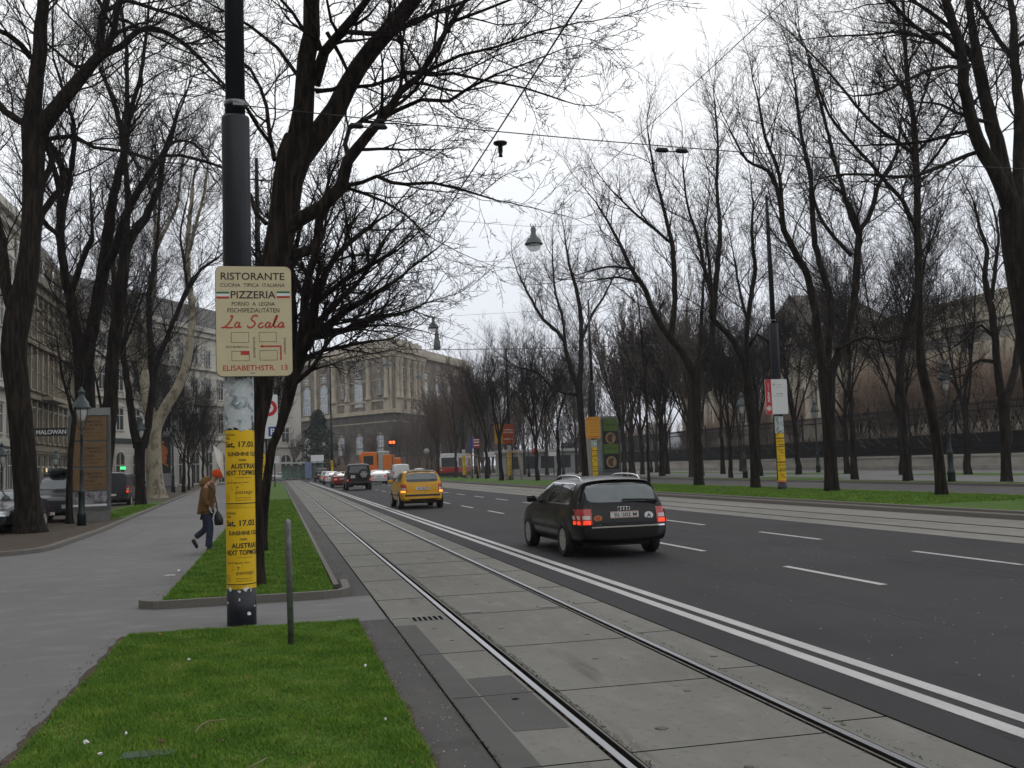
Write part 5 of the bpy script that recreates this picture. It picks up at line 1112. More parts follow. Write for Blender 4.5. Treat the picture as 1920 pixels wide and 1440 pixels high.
def lamp_post(name, label, x, y, r0=.155, r1=.115, zs=5.72, zt=13.5, posters=((.42, 1.32), (1.32, 2.14)), torn=(2.14, 2.75), detail=False, group='tall street posts', a0=-78, base=.42):
    root = thing(name, label, 'post', (x, y, 0), group=group)
    b = MB(); b.lathe([(r0, -.1), (r0, zs), (r0 * .96, zs + .03), (r1 + .006, zs + .035)], 24); b.build('lower_shaft', POLE, root)
    b = MB(); b.lathe([(r1, zs + .02), (r1 * .93, zs + (zt - zs) * .5), (r1 * .55, zt), (.0, zt + .02)], 20); b.build('upper_shaft', POLE, root)
    b = MB(); b.lathe([(r1 + .014, zs + .16), (r1 + .014, zs + .21)], 20); b.build('collar', GALV, root)
    b = MB(); b.lathe([(r0 + .002, -.05), (r0 + .002, base)], 24); b.build('base_coat', POLE_BASE, root)
    for (z0, z1) in posters: concert_poster(root, r0, z0, z1, a0, detail)
    if torn:
        b = MB(); rn = random.Random(int(x * 10 + y)); wrap_sheet(b, -88, 95, torn[0], torn[1], r0 + .002, 0, 0, n=26, jag=.03, m=3, rn=rn); b.build('torn_poster', PAPER, root, fixn=False)
        scraps(root, r0 + .002, torn[0] + .05, torn[1] - .02, 9, int(y), SCRAP, 'paper_scrap')
    return root
PX, PY = -.42, 11.82
post = lamp_post('street_post', 'tall dark blue post in the foreground wrapped in yellow concert posters', PX, PY, .158, .112, 5.74, 12.5, ((.405, 1.29), (1.292, 2.155)), (2.16, 2.76), True)
scraps(post, .160, .34, .41, 6, 5, SCRAP, 'paper_scrap'); scraps(post, .160, .10, .32, 4, 9, SCRAP, 'paper_scrap')
b = MB(); b.box(-.02, .10, -.155, -.10, 5.865, 5.90); b.tube([(.09, -.12, 5.88), (.16, -.12, 5.885)], .014, 6); b.build('clamp', GALV, post)
o = MB().add([(-.178, -.02, 1.90), (-.285, -.06, 2.00), (-.24, -.06, 1.80), (-.170, -.03, 1.62)], [(0, 1, 2, 3)]).add([(-.178, -.017, 1.90), (-.285, -.057, 2.00), (-.24, -.057, 1.80), (-.170, -.027, 1.62)], [(3, 2, 1, 0)]).build('loose_flap', SCRAP, post, fixn=False)
# the restaurant sign
SGX, SGY = PX + .182, PY - .235
def rounded(w_, h_, r_, n=6):
    ps = []
    for cx, cz, a0 in ((w_ / 2 - r_, h_ / 2 - r_, 0), (-w_ / 2 + r_, h_ / 2 - r_, 90), (-w_ / 2 + r_, -h_ / 2 + r_, 180), (w_ / 2 - r_, -h_ / 2 + r_, 270)):
        for k in range(n + 1): a = R(a0 + 90 * k / n); ps.append((cx + r_ * math.cos(a), cz + r_ * math.sin(a)))
    return ps
def board(root, nm, w_, h_, r_, m, th=.02, y=0, z=0, x=0):
    b = MB(); ps = rounded(w_, h_, r_); n = len(ps)
    b.add([(x + p[0], y, z + p[1]) for p in ps] + [(x + p[0], y + th, z + p[1]) for p in ps], [tuple(range(n)), tuple(range(n, 2 * n))[::-1]] + [(k, (k + 1) % n, n + (k + 1) % n, n + k) for k in range(n)])
    return b.build(nm, m, root)
def flat_text(b, txt, cx, z, wdt, hgt, y, bold=.0, mi=0, shear=0, vert=0):
    vs, fs = fit_text(txt, wdt, hgt, bold, shear)
    if vert: b.add([(cx - v[1] + hgt / 2 if vert > 0 else cx + v[1], y, z + v[0] - wdt / 2) for v in vs], fs, mi)
    else: b.add([(cx + v[0] - wdt / 2, y, z + v[1]) for v in vs], fs, mi)
def flat_rect(b, x0, x1, z0, z1, y, mi=0): b.add([(x0, y, z0), (x1, y, z0), (x1, y, z1), (x0, y, z1)], [(0, 1, 2, 3)], mi)
def frame_rect(b, x0, x1, z0, z1, y, t, mi=0):
    flat_rect(b, x0, x1, z0, z0 + t, y, mi); flat_rect(b, x0, x1, z1 - t, z1, y, mi); flat_rect(b, x0, x0 + t, z0 + t, z1 - t, y, mi); flat_rect(b, x1 - t, x1, z0 + t, z1 - t, y, mi)
SW, SH = .82, 1.235
sg = thing('restaurant_sign', 'cream restaurant sign with red and black lettering on the front post', 'sign', (SGX, SGY, 3.365))
board(sg, 'board', SW, SH, .07, CREAM, .025)
b = MB(); n_ = 28; ps = rounded(SW + .012, SH + .012, .076); n = len(ps); b.add([(p[0], .004, p[1]) for p in ps] + [(p[0], .03, p[1]) for p in ps], [tuple(range(n, 2 * n))[::-1]] + [(k, (k + 1) % n, n + (k + 1) % n, n + k) for k in range(n)]); b.build('edge', GALV, sg)
b = MB(); [b.box(-.26, .0, .03, .06, z - .02, z + .02) for z in (-.42, .42)]; b.build('bracket', GALV, sg)
X_ = lambda u: (u - 497) / 905 * SW; Z_ = lambda v: (715 - v) / 1325 * SH; Yt = -.0018
for txt, u0, u1, v0, v1, bo in (('RISTORANTE', 105, 868, 128, 218, .012), ('CUCINA  TIPICA  ITALIANA', 100, 875, 258, 303, .002), ('PIZZERIA', 222, 760, 352, 442, .012), ('FORNO  A  LEGNA', 233, 750, 483, 530, .006), ('FISCHSPEZIALIT\u00c4TEN', 182, 803, 548, 612, .006)):
    b = MB(); flat_text(b, txt, X_((u0 + u1) / 2), Z_(v1), (u1 - u0) / 905 * SW, (v1 - v0) / 1325 * SH, Yt, bo); b.build('lettering', INK_BR, sg, fixn=False)
b = MB(); flat_text(b, 'ESCHENBACHG.', X_(298), Z_(1038), 275 / 905 * SW, 24 / 1325 * SH, Yt); b.build('lettering', INK_BR, sg, fixn=False); b = MB()
flat_text(b, 'ELISABETHSTR.', X_(494), Z_(1028), 262 / 905 * SW, 26 / 905 * SW, Yt, 0, 0, 0, 1); b.build('lettering', INK_BR, sg, fixn=False); b = MB()
flat_text(b, 'OPERNRING', X_(862), Z_(1015), 210 / 905 * SW, 26 / 905 * SW, Yt, 0, 0, 0, 1); b.build('lettering', INK_BR, sg, fixn=False)
for (u0, u1, v0, v1) in ((220, 432, 850, 975), (553, 763, 848, 968), (224, 436, 1076, 1195), (558, 770, 1070, 1190)): b = MB(); frame_rect(b, X_(u0), X_(u1), Z_(v1), Z_(v0), Yt, .004); b.build('map_block', INK_BR, sg, fixn=False)
b = MB(); flat_text(b, 'ELISABETHSTR.  13', X_(505), Z_(1312), 770 / 905 * SW, 66 / 1325 * SH, Yt, .010); b.build('lettering', RED, sg, fixn=False)
b = MB(); flat_rect(b, X_(332), X_(432), Z_(1122), Z_(1078), Yt - .0012); b.build('map_marker', RED, sg, fixn=False)
b = MB(); flat_rect(b, X_(590), X_(820), Z_(1030), Z_(1012), Yt); flat_rect(b, X_(803), X_(822), Z_(1185), Z_(1030), Yt)
b.add([(X_(560), Yt, Z_(1021)), (X_(596), Yt, Z_(1042)), (X_(596), Yt, Z_(1000))], [(0, 1, 2)]); b.build('map_arrow', RED, sg, fixn=False); b = MB()
def stroke(b, pts, wd, y, mi=0):
    q, _ = resample([(p[0], 0, p[1]) for p in pts], [1] * len(pts), .012); vs = []
    for i, p in enumerate(q):
        t = (q[min(i + 1, len(q) - 1)] - q[max(i - 1, 0)]).normalized(); nn = Vector((-t.z, 0, t.x)); w_ = wd * (.55 if i in (0, len(q) - 1) else 1)
        vs += [(p.x + nn.x * w_, y, p.z + nn.z * w_), (p.x - nn.x * w_, y, p.z - nn.z * w_)]
    b.add(vs, [(2 * i, 2 * i + 1, 2 * i + 3, 2 * i + 2) for i in range(len(q) - 1)], mi)
LS = [[(212, 668), (230, 648), (243, 655), (225, 700), (185, 755), (150, 785), (118, 797), (106, 790)], [(106, 796), (150, 790), (200, 796), (248, 790)],
      [(325, 738), (300, 730), (270, 755), (264, 785), (285, 795), (312, 770), (326, 738)], [(328, 735), (315, 775), (320, 795), (345, 782)],
      [(540, 668), (525, 645), (490, 655), (462, 690), (480, 712), (505, 730), (500, 765), (460, 795), (420, 785), (418, 765)],
      [(605, 745), (585, 735), (555, 760), (550, 790), (575, 797), (612, 775)],
      [(690, 738), (665, 730), (636, 755), (630, 785), (650, 795), (680, 768), (692, 738)], [(694, 735), (680, 775), (688, 795), (712, 780)],
      [(712, 780), (760, 700), (778, 648), (765, 650), (738, 730), (735, 788), (760, 790), (785, 768)],
      [(850, 738), (825, 730), (795, 755), (788, 785), (808, 795), (838, 768), (850, 738)], [(853, 735), (838, 775), (842, 795), (866, 775)]]
for st in LS: stroke(b, [(X_(u), Z_(v)) for u, v in st], .0085, Yt - .0006 - .0002 * LS.index(st))
b.build('script_lettering', RED, sg, fixn=False)
for (u0, u1, vo) in ((48, 203, 0), (773, 935, -8)):
    for nm, m, v0, v1 in (('green_stripe', GRN, 362, 384), ('white_stripe', WHT, 386, 418), ('red_stripe', RED, 420, 444)):
        b = MB(); flat_rect(b, X_(u0) + (.004 if u0 < 100 else 0), X_(u1) - (.004 if u0 > 100 else 0), Z_(v1 + vo), Z_(v0 + vo), Yt); b.build(nm, m, sg, fixn=False)
b = MB(); flat_rect(b, X_(447), X_(500), Z_(1346), Z_(1338), Yt); b.build('maker_mark', BLUE, sg, fixn=False)
# thin metal bollard
bx, by = G(546, 1212); b = MB(); b.lathe([(.031, -.1), (.031, 1.17), (.026, 1.20), (.012, 1.215), (0, 1.217)], 14)
o = b.build('bollard', GALV); o.location = (bx, by, 0); o.rotation_euler = (0, R(-.6), 0); tag(o, 'thin grey metal bollard standing in the near lawn', 'bollard')
# second post on the verge with parking sign
p2 = lamp_post('street_post', 'dark post with yellow posters half hidden behind the leaning tree', -.60, 37.0, .155, .112, 6.4, 13, ((.55, 1.45), (1.45, 2.35)), (2.36, 2.75), False, a0=-90, base=.5)
pk = thing('parking_sign', 'tall white sign with red round symbol and blue P beside the leaning tree', 'sign', (-.30, 36.7, 3.62))
board(pk, 'board', .62, 1.55, .05, WHT, .03)
b = MB(); n = 24
def ring(b, cx, cz, ro, ri, y, n=24, a0=0, a1=360, mi=0):
    for k in range(n):
        a = R(a0 + (a1 - a0) * k / n); c = R(a0 + (a1 - a0) * (k + 1) / n)
        b.add([(cx + ri * math.cos(a), y, cz + ri * math.sin(a)), (cx + ro * math.cos(a), y, cz + ro * math.sin(a)), (cx + ro * math.cos(c), y, cz + ro * math.sin(c)), (cx + ri * math.cos(c), y, cz + ri * math.sin(c))], [(0, 1, 2, 3)], mi)
ring(b, 0, .30, .29, .16, -.002); ring(b, 0, .33, .075, .0, -.0022); b.build('red_symbol', SIGNRED, pk, fixn=False)
b = MB(); flat_rect(b, -.02, .27, -.70, -.36, -.002); o = b.build('blue_panel', BLUE, pk, fixn=False); b = MB(); flat_text(b, 'P', .125, -.65, .14, .23, -.004, .02); b.build('lettering', WHT, o, fixn=False)
b = MB(); b.box(-.28, -.1, .03, .07, -.3, -.25); b.box(-.2, -.16, .0, .04, -1.3, -.775); b.build('bracket', GALV, pk)
b = MB(); b.lathe([(.03, .775), (.05, .83), (.03, .88), (.06, .92), (.02, .98)], 10, (.13, .015, 0)); b.build('finial', WHT, pk)
# posts of the right grass strip
def rp(x, y, zs, zt, label, po, torn): return lamp_post('street_post', label, x, y, .20, .115, zs, zt, po, torn, False, base=.42)
r1 = rp(22.1, 42.0, 7.6, 13.6, 'dark post with yellow posters carrying the white and red sign', ((.45, 1.55), (1.55, 2.62)), (2.63, 3.4))
b = MB(); b.lathe([(.205, .42), (.205, .52)], 20); b.build('pink_band', mat('pink_paper', (.55, .10, .13), .6), r1)
s1 = thing('company_sign', 'white sign with a red stripe on the post of the right grass strip', 'sign', (21.93, 41.74, 4.28))
board(s1, 'board', 1.08, 1.58, .07, WHT, .03); b = MB(); ps = [(x_ - .54, z_) for x_, z_ in ((.07, -.788), (.30, -.788), (.30, .788), (.07, .788), (.02, .768), (.002, .72), (.002, -.72), (.02, -.768))]
b.add([(x_, -.002, z_) for x_, z_ in ps], [tuple(range(8))]); rs_ = b.build('red_stripe', SIGNRED, s1, fixn=False)
b = MB(); flat_text(b, 'RIEW', -.385, .0, .46, .11, -.004, .02, 0, 0, 1); flat_text(b, 'Immobilien', -.39, .45, .36, .05, -.004, 0, 0, 0, 1); ring(b, -.39, -.52, .115, .0, -.004); b.build('lettering', WHT, rs_, fixn=False)
b = MB(); ring(b, -.39, -.52, .085, .06, -.0045); b.build('round_mark', SIGNRED, rs_, fixn=False)
b = MB(); flat_text(b, 'ein Objekt', .12, .52, .30, .045, -.002, .0); ring(b, -.12, .54, .05, .03, -.002); flat_text(b, '1010 Wien', .16, .10, .33, .06, -.002, .015); flat_text(b, 'Hanuschgasse 1', .14, .0, .46, .05, -.002, .01); flat_text(b, 'Tel. 01 51', .16, .42, .3, .03, -.002, 0); b.build('lettering', mat('grey_print', (.12, .12, .13), .5), s1, fixn=False)
r2 = rp(22.2, 70.0, 7.2, 13.4, 'dark post with yellow posters carrying the yellow board', ((.45, 1.45), (1.45, 2.65)), (2.66, 3.2))
s2 = thing('advert_board', 'yellow board with orange lettering on a post beyond the estate car', 'sign', (22.08, 69.70, 4.05))
board(s2, 'board', 1.08, 1.55, .08, YEL_DK, .03); b = MB(); flat_text(b, 'RESTAURANT', 0, .50, .86, .15, -.002, .02); flat_text(b, 'HOFGARTEN', 0, .30, .56, .10, -.002, .02); [flat_rect(b, -.42 + .2 * (k > 0), .40, .12 - .16 * k, .155 - .16 * k, -.002) for k in range(4)]; flat_rect(b, -.4, .38, -.66, -.60, -.002); frame_rect(b, -.50, .50, -.73, .73, -.0022, .02)
b.build('lettering', mat('orange_print', (.45, .09, .02), .5), s2, fixn=False)
r3 = rp(22.3, 98.0, 7.0, 13.2, 'dark post with yellow posters carrying the orange board', ((.5, 1.6), (1.6, 2.9)), (2.9, 3.5))
s3 = thing('advert_board', 'orange and yellow split board on a far post by the young trees', 'sign', (21.75, 97.7, 4.6)); b = MB(); b.box(-.95, -.15, 0, .06, -.95, .95); b.build('board', YEL_DK, s3); b = MB(); b.box(-.15, 1.0, -.01, .06, -.98, .98); o = b.build('orange_board', mat('orange_board_paint', (.38, .06, .012), .45, var=.2, scale=2), s3)
b = MB(); [flat_text(b, t_, .4, z_, .9, .13, -.014, .02) for t_, z_ in (('OPERN', .35), ('RING', .1), ('GARAGE', -.55))]; b.build('lettering', WHT, o, fixn=False)
rp(22.4, 124.0, 6.6, 12.6, 'dark post with yellow posters near the red and white tram', ((.5, 1.7), (1.7, 2.9)), (2.9, 3.6))
r5 = lamp_post('lamp_post', 'tall thin post with a curved lamp arm before the museum', 7.6, 150.0, .17, .11, 8.5, 20.2, ((.4, 1.6), (1.6, 3.0)), None, False)
b = MB(); b.tube(resample([(0, 0, 20.0), (.3, 0, 21.2), (1.6, 0, 21.9), (3.0, 0, 21.4), (3.6, 0, 20.2)], [1] * 5, .3)[0], .06, 6); b.build('lamp_arm', POLE, r5)
# green lanterns
def lantern_proto():
    root = thing('lantern', '', 'lantern', group='green park lanterns')
    b = MB(); b.lathe([(.20, -.05), (.20, .42), (.215, .45), (.17, .55), (.145, .60), (.14, 1.22), (.16, 1.26), (.13, 1.32), (.095, 1.36), (.09, 2.0), (.105, 2.03), (.07, 2.08), (.06, 3.25), (.085, 3.3), (.05, 3.36), (.045, 3.75)], 12); b.build('column', GREENLAMP, root)
    b = MB()
    for k in range(4):
        a = k * math.pi / 2 + .4; b.tube([(.04 * math.cos(a), .04 * math.sin(a), 3.45), (.2 * math.cos(a), .2 * math.sin(a), 3.7), (.24 * math.cos(a), .24 * math.sin(a), 3.95), (.27 * math.cos(a), .27 * math.sin(a), 4.28)], .018, 5)
    b.build('bracket', GREENLAMP, root)
    b = MB(); b.lathe([(.07, 3.80), (.15, 3.86), (.22, 4.10), (.25, 4.28)], 14); b.build('glass', MILK, root)
    b = MB(); b.lathe([(.40, 4.25), (.41, 4.30), (.34, 4.36), (.30, 4.50), (.22, 4.56), (.13, 4.70), (.12, 4.82), (.17, 4.84), (.17, 4.88), (.09, 4.92), (.05, 5.0), (.02, 5.05)], 14); b.build('roof', LAMPROOF, root)
    return root
LN = lantern_proto(); first = True
for px, py, Yh, ptop, lab in ((153, 990, 37.4, 725, 'green lantern standing before the brown advertising column'), (265, 950, 60, 780, 'green lantern in the fork of the Y shaped tree'), (325, 919, 100, 800, 'green lantern before the column with the orange figure poster'), (105, 965, 58, 842, 'small green lantern under the black shop sign'), (2, 1000, 36, 828, 'green lantern cut off by the left picture edge'), (1785, 908, 43, 675, 'green lantern on the far right between the walk and the tall slim tree'), (1398, 900, 66, 735, 'green lantern beside the swollen bend tree'), (1182, 893, 98, 772, 'green lantern right of the green poster column'), (1057, 896, 108, 790, 'green lantern left of the yellow board post'), (1535, 893, 80, 750, 'green lantern behind the white and red sign and the four limbed tree'), (1222, 892, 118, 790, 'small green lantern left of the wide armed tree'), (992, 893, 120, 800, 'far green lantern among the trees left of the estate car')):
    p_ = P(px, py, Yh); zt = P(px, ptop, Yh)[2]; place(LN, (p_[0], Yh, 0), rnd.uniform(0, 1.5), (.78 * min(1.35, zt / 5.05),) * 2 + (min(1.35, zt / 5.05),), lab, None, first); first = False
# advertising columns with glass cases
COLM = mat('column_frame', (.11, .115, .115), .5, .3, var=.25, scale=8)
def ad_column(label, x, y, rz, h, wd, posters, lit=False):
    root = thing('advertising_column', label, 'advertising column', (x, y, 0), rz, group='glazed advertising columns'); hw = wd / 2; GALV = COLM
    dp = wd * .85; tri = [(-hw, 0), (hw, 0), (hw * .35, dp), (-hw * 1.15, dp * .75)]
    b = MB(); b.prism([(p[0] * 1.04, p[1] - .02) for p in tri], -.05, .45); b.build('plinth', mat('column_plinth', (.17, .17, .165), .6, var=.15), root)
    b = MB(); b.prism([(p[0] * 1.05, p[1] - .03) for p in tri], h - .28, h); b.build('cap', mat('column_cap', (.24, .25, .24), .5, var=.15), root)
    b = MB(); b.prism([(p[0] * .93, p[1] * .9 + .07) for p in tri], .45, h - .28); b.build('core', DISP_GLASS, root)
    b = MB()
    for p in tri: b.box(p[0] - .05, p[0] + .05, p[1] - .03, p[1] + .07, .45, h - .28)
    b.box(-hw, hw, -.03, .02, .45, .62); b.build('frame', GALV, root)
    for nm, m, x0, x1, z0, z1, txts in posters:
        b = MB(); b.box(-hw + .07 + x0 * (wd - .14), -hw + .07 + x1 * (wd - .14), .0, .05, z0, z1); po = b.build(nm, m, root)
        if txts:
            b = MB(); [flat_text(b, t_, -hw + .07 + (x0 + (x1 - x0) * cx_) * (wd - .14), z_, w_, h_, -.003, .012) for t_, cx_, z_, w_, h_ in txts]; b.build('lettering', INK, po, fixn=False)
    return root
def pl_(z): return [('SYMPHONY', .6, z + .62, .62, .085), ('ORCHESTRA', .68, z + .49, .5, .085), ('SIR COLIN', .40, z + .34, .52, .09), ('Musikverein 19.30', .5, z + .22, .8, .05), ('Karten an der Kasse', .45, z + .1, .66, .04)]
ad_column('tall glazed advertising column with three brown concert posters', -6.86, 40.6, .10, 4.3, 1.36, [('brown_poster', POSTER_BR, .02, .98, 3.08, 3.98, pl_(3.12)), ('brown_poster', POSTER_BR, .02, .98, 2.10, 3.0, pl_(2.12)), ('brown_poster', POSTER_BR, .02, .98, 1.22, 2.02, [(t, c, z - .07, w_, h_) for t, c, z, w_, h_ in pl_(1.25)]),
    ('photo_poster', layered('crowd_photo', (.32, .33, .36), [(3.5, (.10, .08, .10), .45, .6, U1), (5, (.5, .42, .36), .6, .7, U1)], rough=.4, bump=0), .02, .98, .70, 1.16, None), ('white_strip', WHT, .02, .98, .52, .70, None)])
x, y = -11.6, 108
fig = ad_column('grey glazed advertising column showing an orange figure on black', x, y, .02, 6.1, 2.3, [('black_poster', mat('black_poster', (.015, .013, .012), .4), .30, .95, 1.9, 5.6, None), ('grey_poster', mat('grey_poster', (.24, .24, .27), .5, var=.2), .30, .95, .6, 1.85, None)])
b = MB(); xo = .25
for e in ([(.0, 5.0, .13, .17)], [(-.02, 4.2, .34, .55)], [(.12, 3.35, .26, .5)], [(.02, 3.75, .3, .4)]):
    for cx, cz, rx, rz2 in e: b.add([(xo + cx + rx * math.cos(k * math.pi / 8), -.004 - .001 * cz, cz + rz2 * math.sin(k * math.pi / 8)) for k in range(16)], [tuple(range(16))])
stroke(b, [(xo - .3, 4.5), (xo - .42, 3.9), (xo - .36, 3.3), (xo + .1, 2.9), (xo + .5, 2.6)], .085, -.012); stroke(b, [(xo - .3, 3.2), (xo - .42, 2.6), (xo - .4, 2.2)], .11, -.013); stroke(b, [(xo + .3, 4.5), (xo + .42, 3.8)], .08, -.014)
b.build('orange_figure', mat('orange_print_figure', (.55, .17, .035), .5, col2=(.25, .06, .015), scale=5), fig, fixn=False)
xg, yg = 33.4, 99.5
gc = ad_column('glazed advertising column with green and dark poster panels behind the yellow board', xg, yg, .22, 6.2, 2.05, [('green_poster', mat('green_poster', (.11, .21, .02), .45, var=.15), .05, .95, 4.7, 5.9, [('JETZT NEU', .5, 5.15, 1.1, .25)]), ('dark_poster', mat('dark_poster', (.02, .016, .02), .4), .05, .95, 3.35, 4.68, None), ('green_poster', mat('green_poster', (.11, .21, .02), .45, var=.15), .05, .95, 2.35, 3.3, [('JETZT NEU', .5, 2.7, 1.1, .25)]), ('dark_poster', mat('dark_poster', (.02, .016, .02), .4), .05, .95, .75, 2.32, None)])
for z_ in (3.95, 1.5):
    b = MB()
    for (cx, cz, rx, rz2, mi) in ((-.05, z_, .62, .58, 0), (0, z_ - .02, .45, .44, 1), (.3, z_ - .1, .18, .35, 2)): b.add([(cx + rx * math.cos(k * math.pi / 9), -.006 - .003 * mi, cz + rz2 * math.sin(k * math.pi / 9)) for k in range(18)], [tuple(range(18))], mi)
    b.build('round_picture', [mat('gold_print', (.42, .30, .12), .5), mat('brown_print', (.12, .05, .03), .5), mat('skin_print', (.45, .26, .15), .5)], gc, fixn=False)
b = MB(); b.box(-.4, .4, 0, .6, 0, 5.1); o = b.build('pillar', mat('pale_gate_pillar', (.42, .39, .34), .8, var=.15, bump=.2), thing('gate_pillar', 'pale stone gate pillar left of the green poster column', 'pillar', (32.2, 103.5, 0))); b = MB(); b.box(-.5, .5, -.1, .7, 5.1, 5.35); b.build('cap', KERB, o.parent)
# overhead wires and hanging lamps
def wire(pts, r, label, name='overhead_wire', m=None):
    b = MB(); b.tube(pts, r, 5); return tag(b.build(name, m or IRON), label, 'cable', 'overhead wires')
wire([(2.62, -6, 5.68), (2.60, 12.2, 5.62), (2.55, 40, 5.66), (2.5, 75, 5.6)], .009, 'thin dark trolley wire running above the near tram track')
def sag(a, c, s, n=10): return [Vector(a).lerp(Vector(c), k / n) - Vector((0, 0, s * 4 * (k / n) * (1 - k / n))) for k in range(n + 1)]
wire(sag((PX + .1, PY - .1, 5.88), (22.3, 13.4, 6.35), .36, 16), .007, 'thin span wire from the front post across the road')
LX = 8.5
wire([(LX, -4, 9.35), (LX, 10, 9.35), (LX, 32.6, 9.42), (LX, 55.3, 9.75), (LX, 80, 9.9), (LX, 120, 10)], .008, 'lengthwise wire carrying the hanging lamps over the middle of the road')
wire(sag((-.6, 33.2, 10.4), (LX, 32.6, 9.62), .05) + sag((LX, 32.6, 9.62), (22.1, 32.9, 10.6), .05)[1:], .006, 'faint cross wire holding the nearest hanging lamp')
wire(sag((-.6, 56, 10.6), (LX, 55.3, 9.95), .05) + sag((LX, 55.3, 9.95), (22.2, 56, 10.9), .05)[1:], .007, 'faint cross wire holding the second hanging lamp')
wire([P(560, 650, 62), P(800, 656, 62), P(1040, 653, 62), P(1290, 644, 62)], .022, 'thick cross cable in front of the museum roof')
def insulator(x, y, z, label, two=False):
    root = thing('insulator', label, 'insulator', (x, y, z), group='wire insulators')
    b = MB(); b.lathe([(.0, .05), (.09, .035), (.085, .01), (.03, -.01), (.03, -.09), (.02, -.12), (.03, -.15), (.0, -.155)], 10) if not two else [b.tube([(o_ - .09, 0, 0), (o_ - .06, 0, .015), (o_ + .06, 0, .015), (o_ + .09, 0, 0)], [.012, .035, .035, .012], 7) for o_ in (-.14, .14)]
    b.build('body', IRON, root); b = MB(); b.tube([(0, 0, -.02), (0, 0, .06)] if not two else [(-.2, 0, 0), (.2, 0, 0)], .009, 5); b.build('pin', STEEL_DK, root)
q = P(938, 272, 12.25); insulator(q[0], 12.25, q[2], 'mushroom shaped insulator above the trolley wire'); q = P(1260, 284, 12.4); insulator(q[0], 12.4, q[2], 'double insulator on the span wire over the road', True); q = P(690, 239, 11.9); insulator(q[0], 11.9, q[2], 'slim insulator on the span wire before the leaning tree', True)
def hang_lamp():
    root = thing('hanging_lamp', '', 'street lamp', group='hanging lamps over the road')
    b = MB(); b.lathe([(.05, .20), (.09, .13), (.085, -.08), (.12, -.11), (.13, -.16), (.21, -.20), (.27, -.31), (.285, -.36), (.31, -.38), (.31, -.41), (.27, -.42)], 20); b.build('shade', mat('lamp_shade_paint', (.085, .10, .10), .4, .3, var=.15), root)
    gm, gn, gb_ = _nodes('lamp_glass'); gb_.inputs['Base Color'].default_value = (.7, .72, .74, 1); gb_.inputs['Roughness'].default_value = .1; gb_.inputs['Alpha'].default_value = .45
    b = MB(); b.lathe([(.25, -.415), (.245, -.48), (.19, -.58), (.10, -.64), (.0, -.66)], 18); b.build('glass_bowl', gm, root)
    b = MB(); [b.tube([(s * .05, 0, .18), (s * .10, 0, .27), (s * .06, 0, .30)], .015, 5) for s in (-1, 1)]; b.tube([(0, 0, .15), (0, 0, .26)], .02, 6); b.build('hook', IRON, root)
    return root
HL = hang_lamp(); place(HL, (LX, 32.6, 9.42), 0, 1, 'hanging lamp nearest the viewer over the road', None, True)
place(HL, (LX, 55.3, 9.72), 0, 1, 'second hanging lamp against the sky above the museum roof line')
q = P(726, 675, 84); place(HL, (q[0], 84, q[2]), 0, 1.15, 'hanging lamp in front of the museum corner'); q = P(785, 700, 100); place(HL, (q[0], 100, q[2]), 0, 1.0, 'farthest hanging lamp in front of the museum side facade')
# traffic lights, signs and small things far off
def on_pole(name, label, cat, px, pyc, Y, w_, h_, m, shape='rect', lit=None, arm=True, z0=None, group=None):
    q = P(px, pyc, Y); root = thing(name, label, cat, (q[0], Y, 0), group=group)
    b = MB(); b.lathe([(.06, -.1), (.06, q[2] + h_ * .5)], 8, (.0, .12, 0)); b.build('pole', POLE, root)
    if shape == 'rect': board(root, 'board', w_, h_, min(w_, h_) * .1, m, .08, 0, q[2])
    elif shape == 'round': b = MB(); b.lathe([(w_ / 2, -.03), (w_ / 2, .03)], 22, (0, 0, q[2]), axis='y'); b.build('board', m, root)
    if lit:
        for (dx, dz, r_, lm) in lit: b = MB(); b.lathe([(r_, -.06), (r_, .0)], 14, (dx, -.0, q[2] + dz), axis='y'); b.build('lamp', lm, root)
    return root
LRED = mat('lit_red_signal', (1, .10, .02), .3, emit=3); LGRN = mat('lit_green_signal', (.10, 1, .55), .3, emit=2.5)
on_pole('traffic_light', 'traffic light showing two red lamps before the museum', 'traffic light', 735, 831, 140, .95, .95, BLACKPL, 'rect', [(-.22, .12, .2, LRED), (.22, .12, .2, LRED)])
on_pole('traffic_light', 'traffic light showing green right of the orange board', 'traffic light', 955, 829, 102, .42, 1.0, BLACKPL, 'rect', [(0, -.05, .15, LGRN)])
on_pole('road_sign', 'white round sign with grey rim at the crossing', 'sign', 800, 846, 150, .85, .85, mat('weathered_sign', (.34, .34, .34), .5, var=.2), 'round')
s4 = on_pole('sign_cluster', 'cluster of small red and blue signs left of the orange board', 'sign', 893, 831, 112, .8, 1.1, mat('faded_red', (.30, .03, .03), .5, var=.2), 'rect')
b = MB(); b.box(-.75, -.42, -.0, .05, P(893, 831, 112)[2] - .7, P(893, 831, 112)[2] + .6); b.build('blue_board', BLUE, s4); b = MB(); [flat_rect(b, -.32, .32, P(893, 831, 112)[2] + z_, P(893, 831, 112)[2] + z_ + .12, -.003) for z_ in (-.3, .05, .32)]; b.build('lettering', WHT, s4, fixn=False)
on_pole('info_board', 'white information board on a stand left of the tram shelter', 'sign', 515, 862, 110, 1.0, .75, WHT, 'rect')
on_pole('advert_stand', 'upright blue poster panel beside the far tram shelter', 'sign', 578, 881, 185, 1.15, 2.9, mat('blue_poster', (.16, .20, .34), .4, var=.3, scale=2), 'rect')
on_pole('stop_sign', 'white tram stop flag beside the shelter roof', 'sign', 595, 859, 180, 2.2, 1.1, WHT, 'rect')
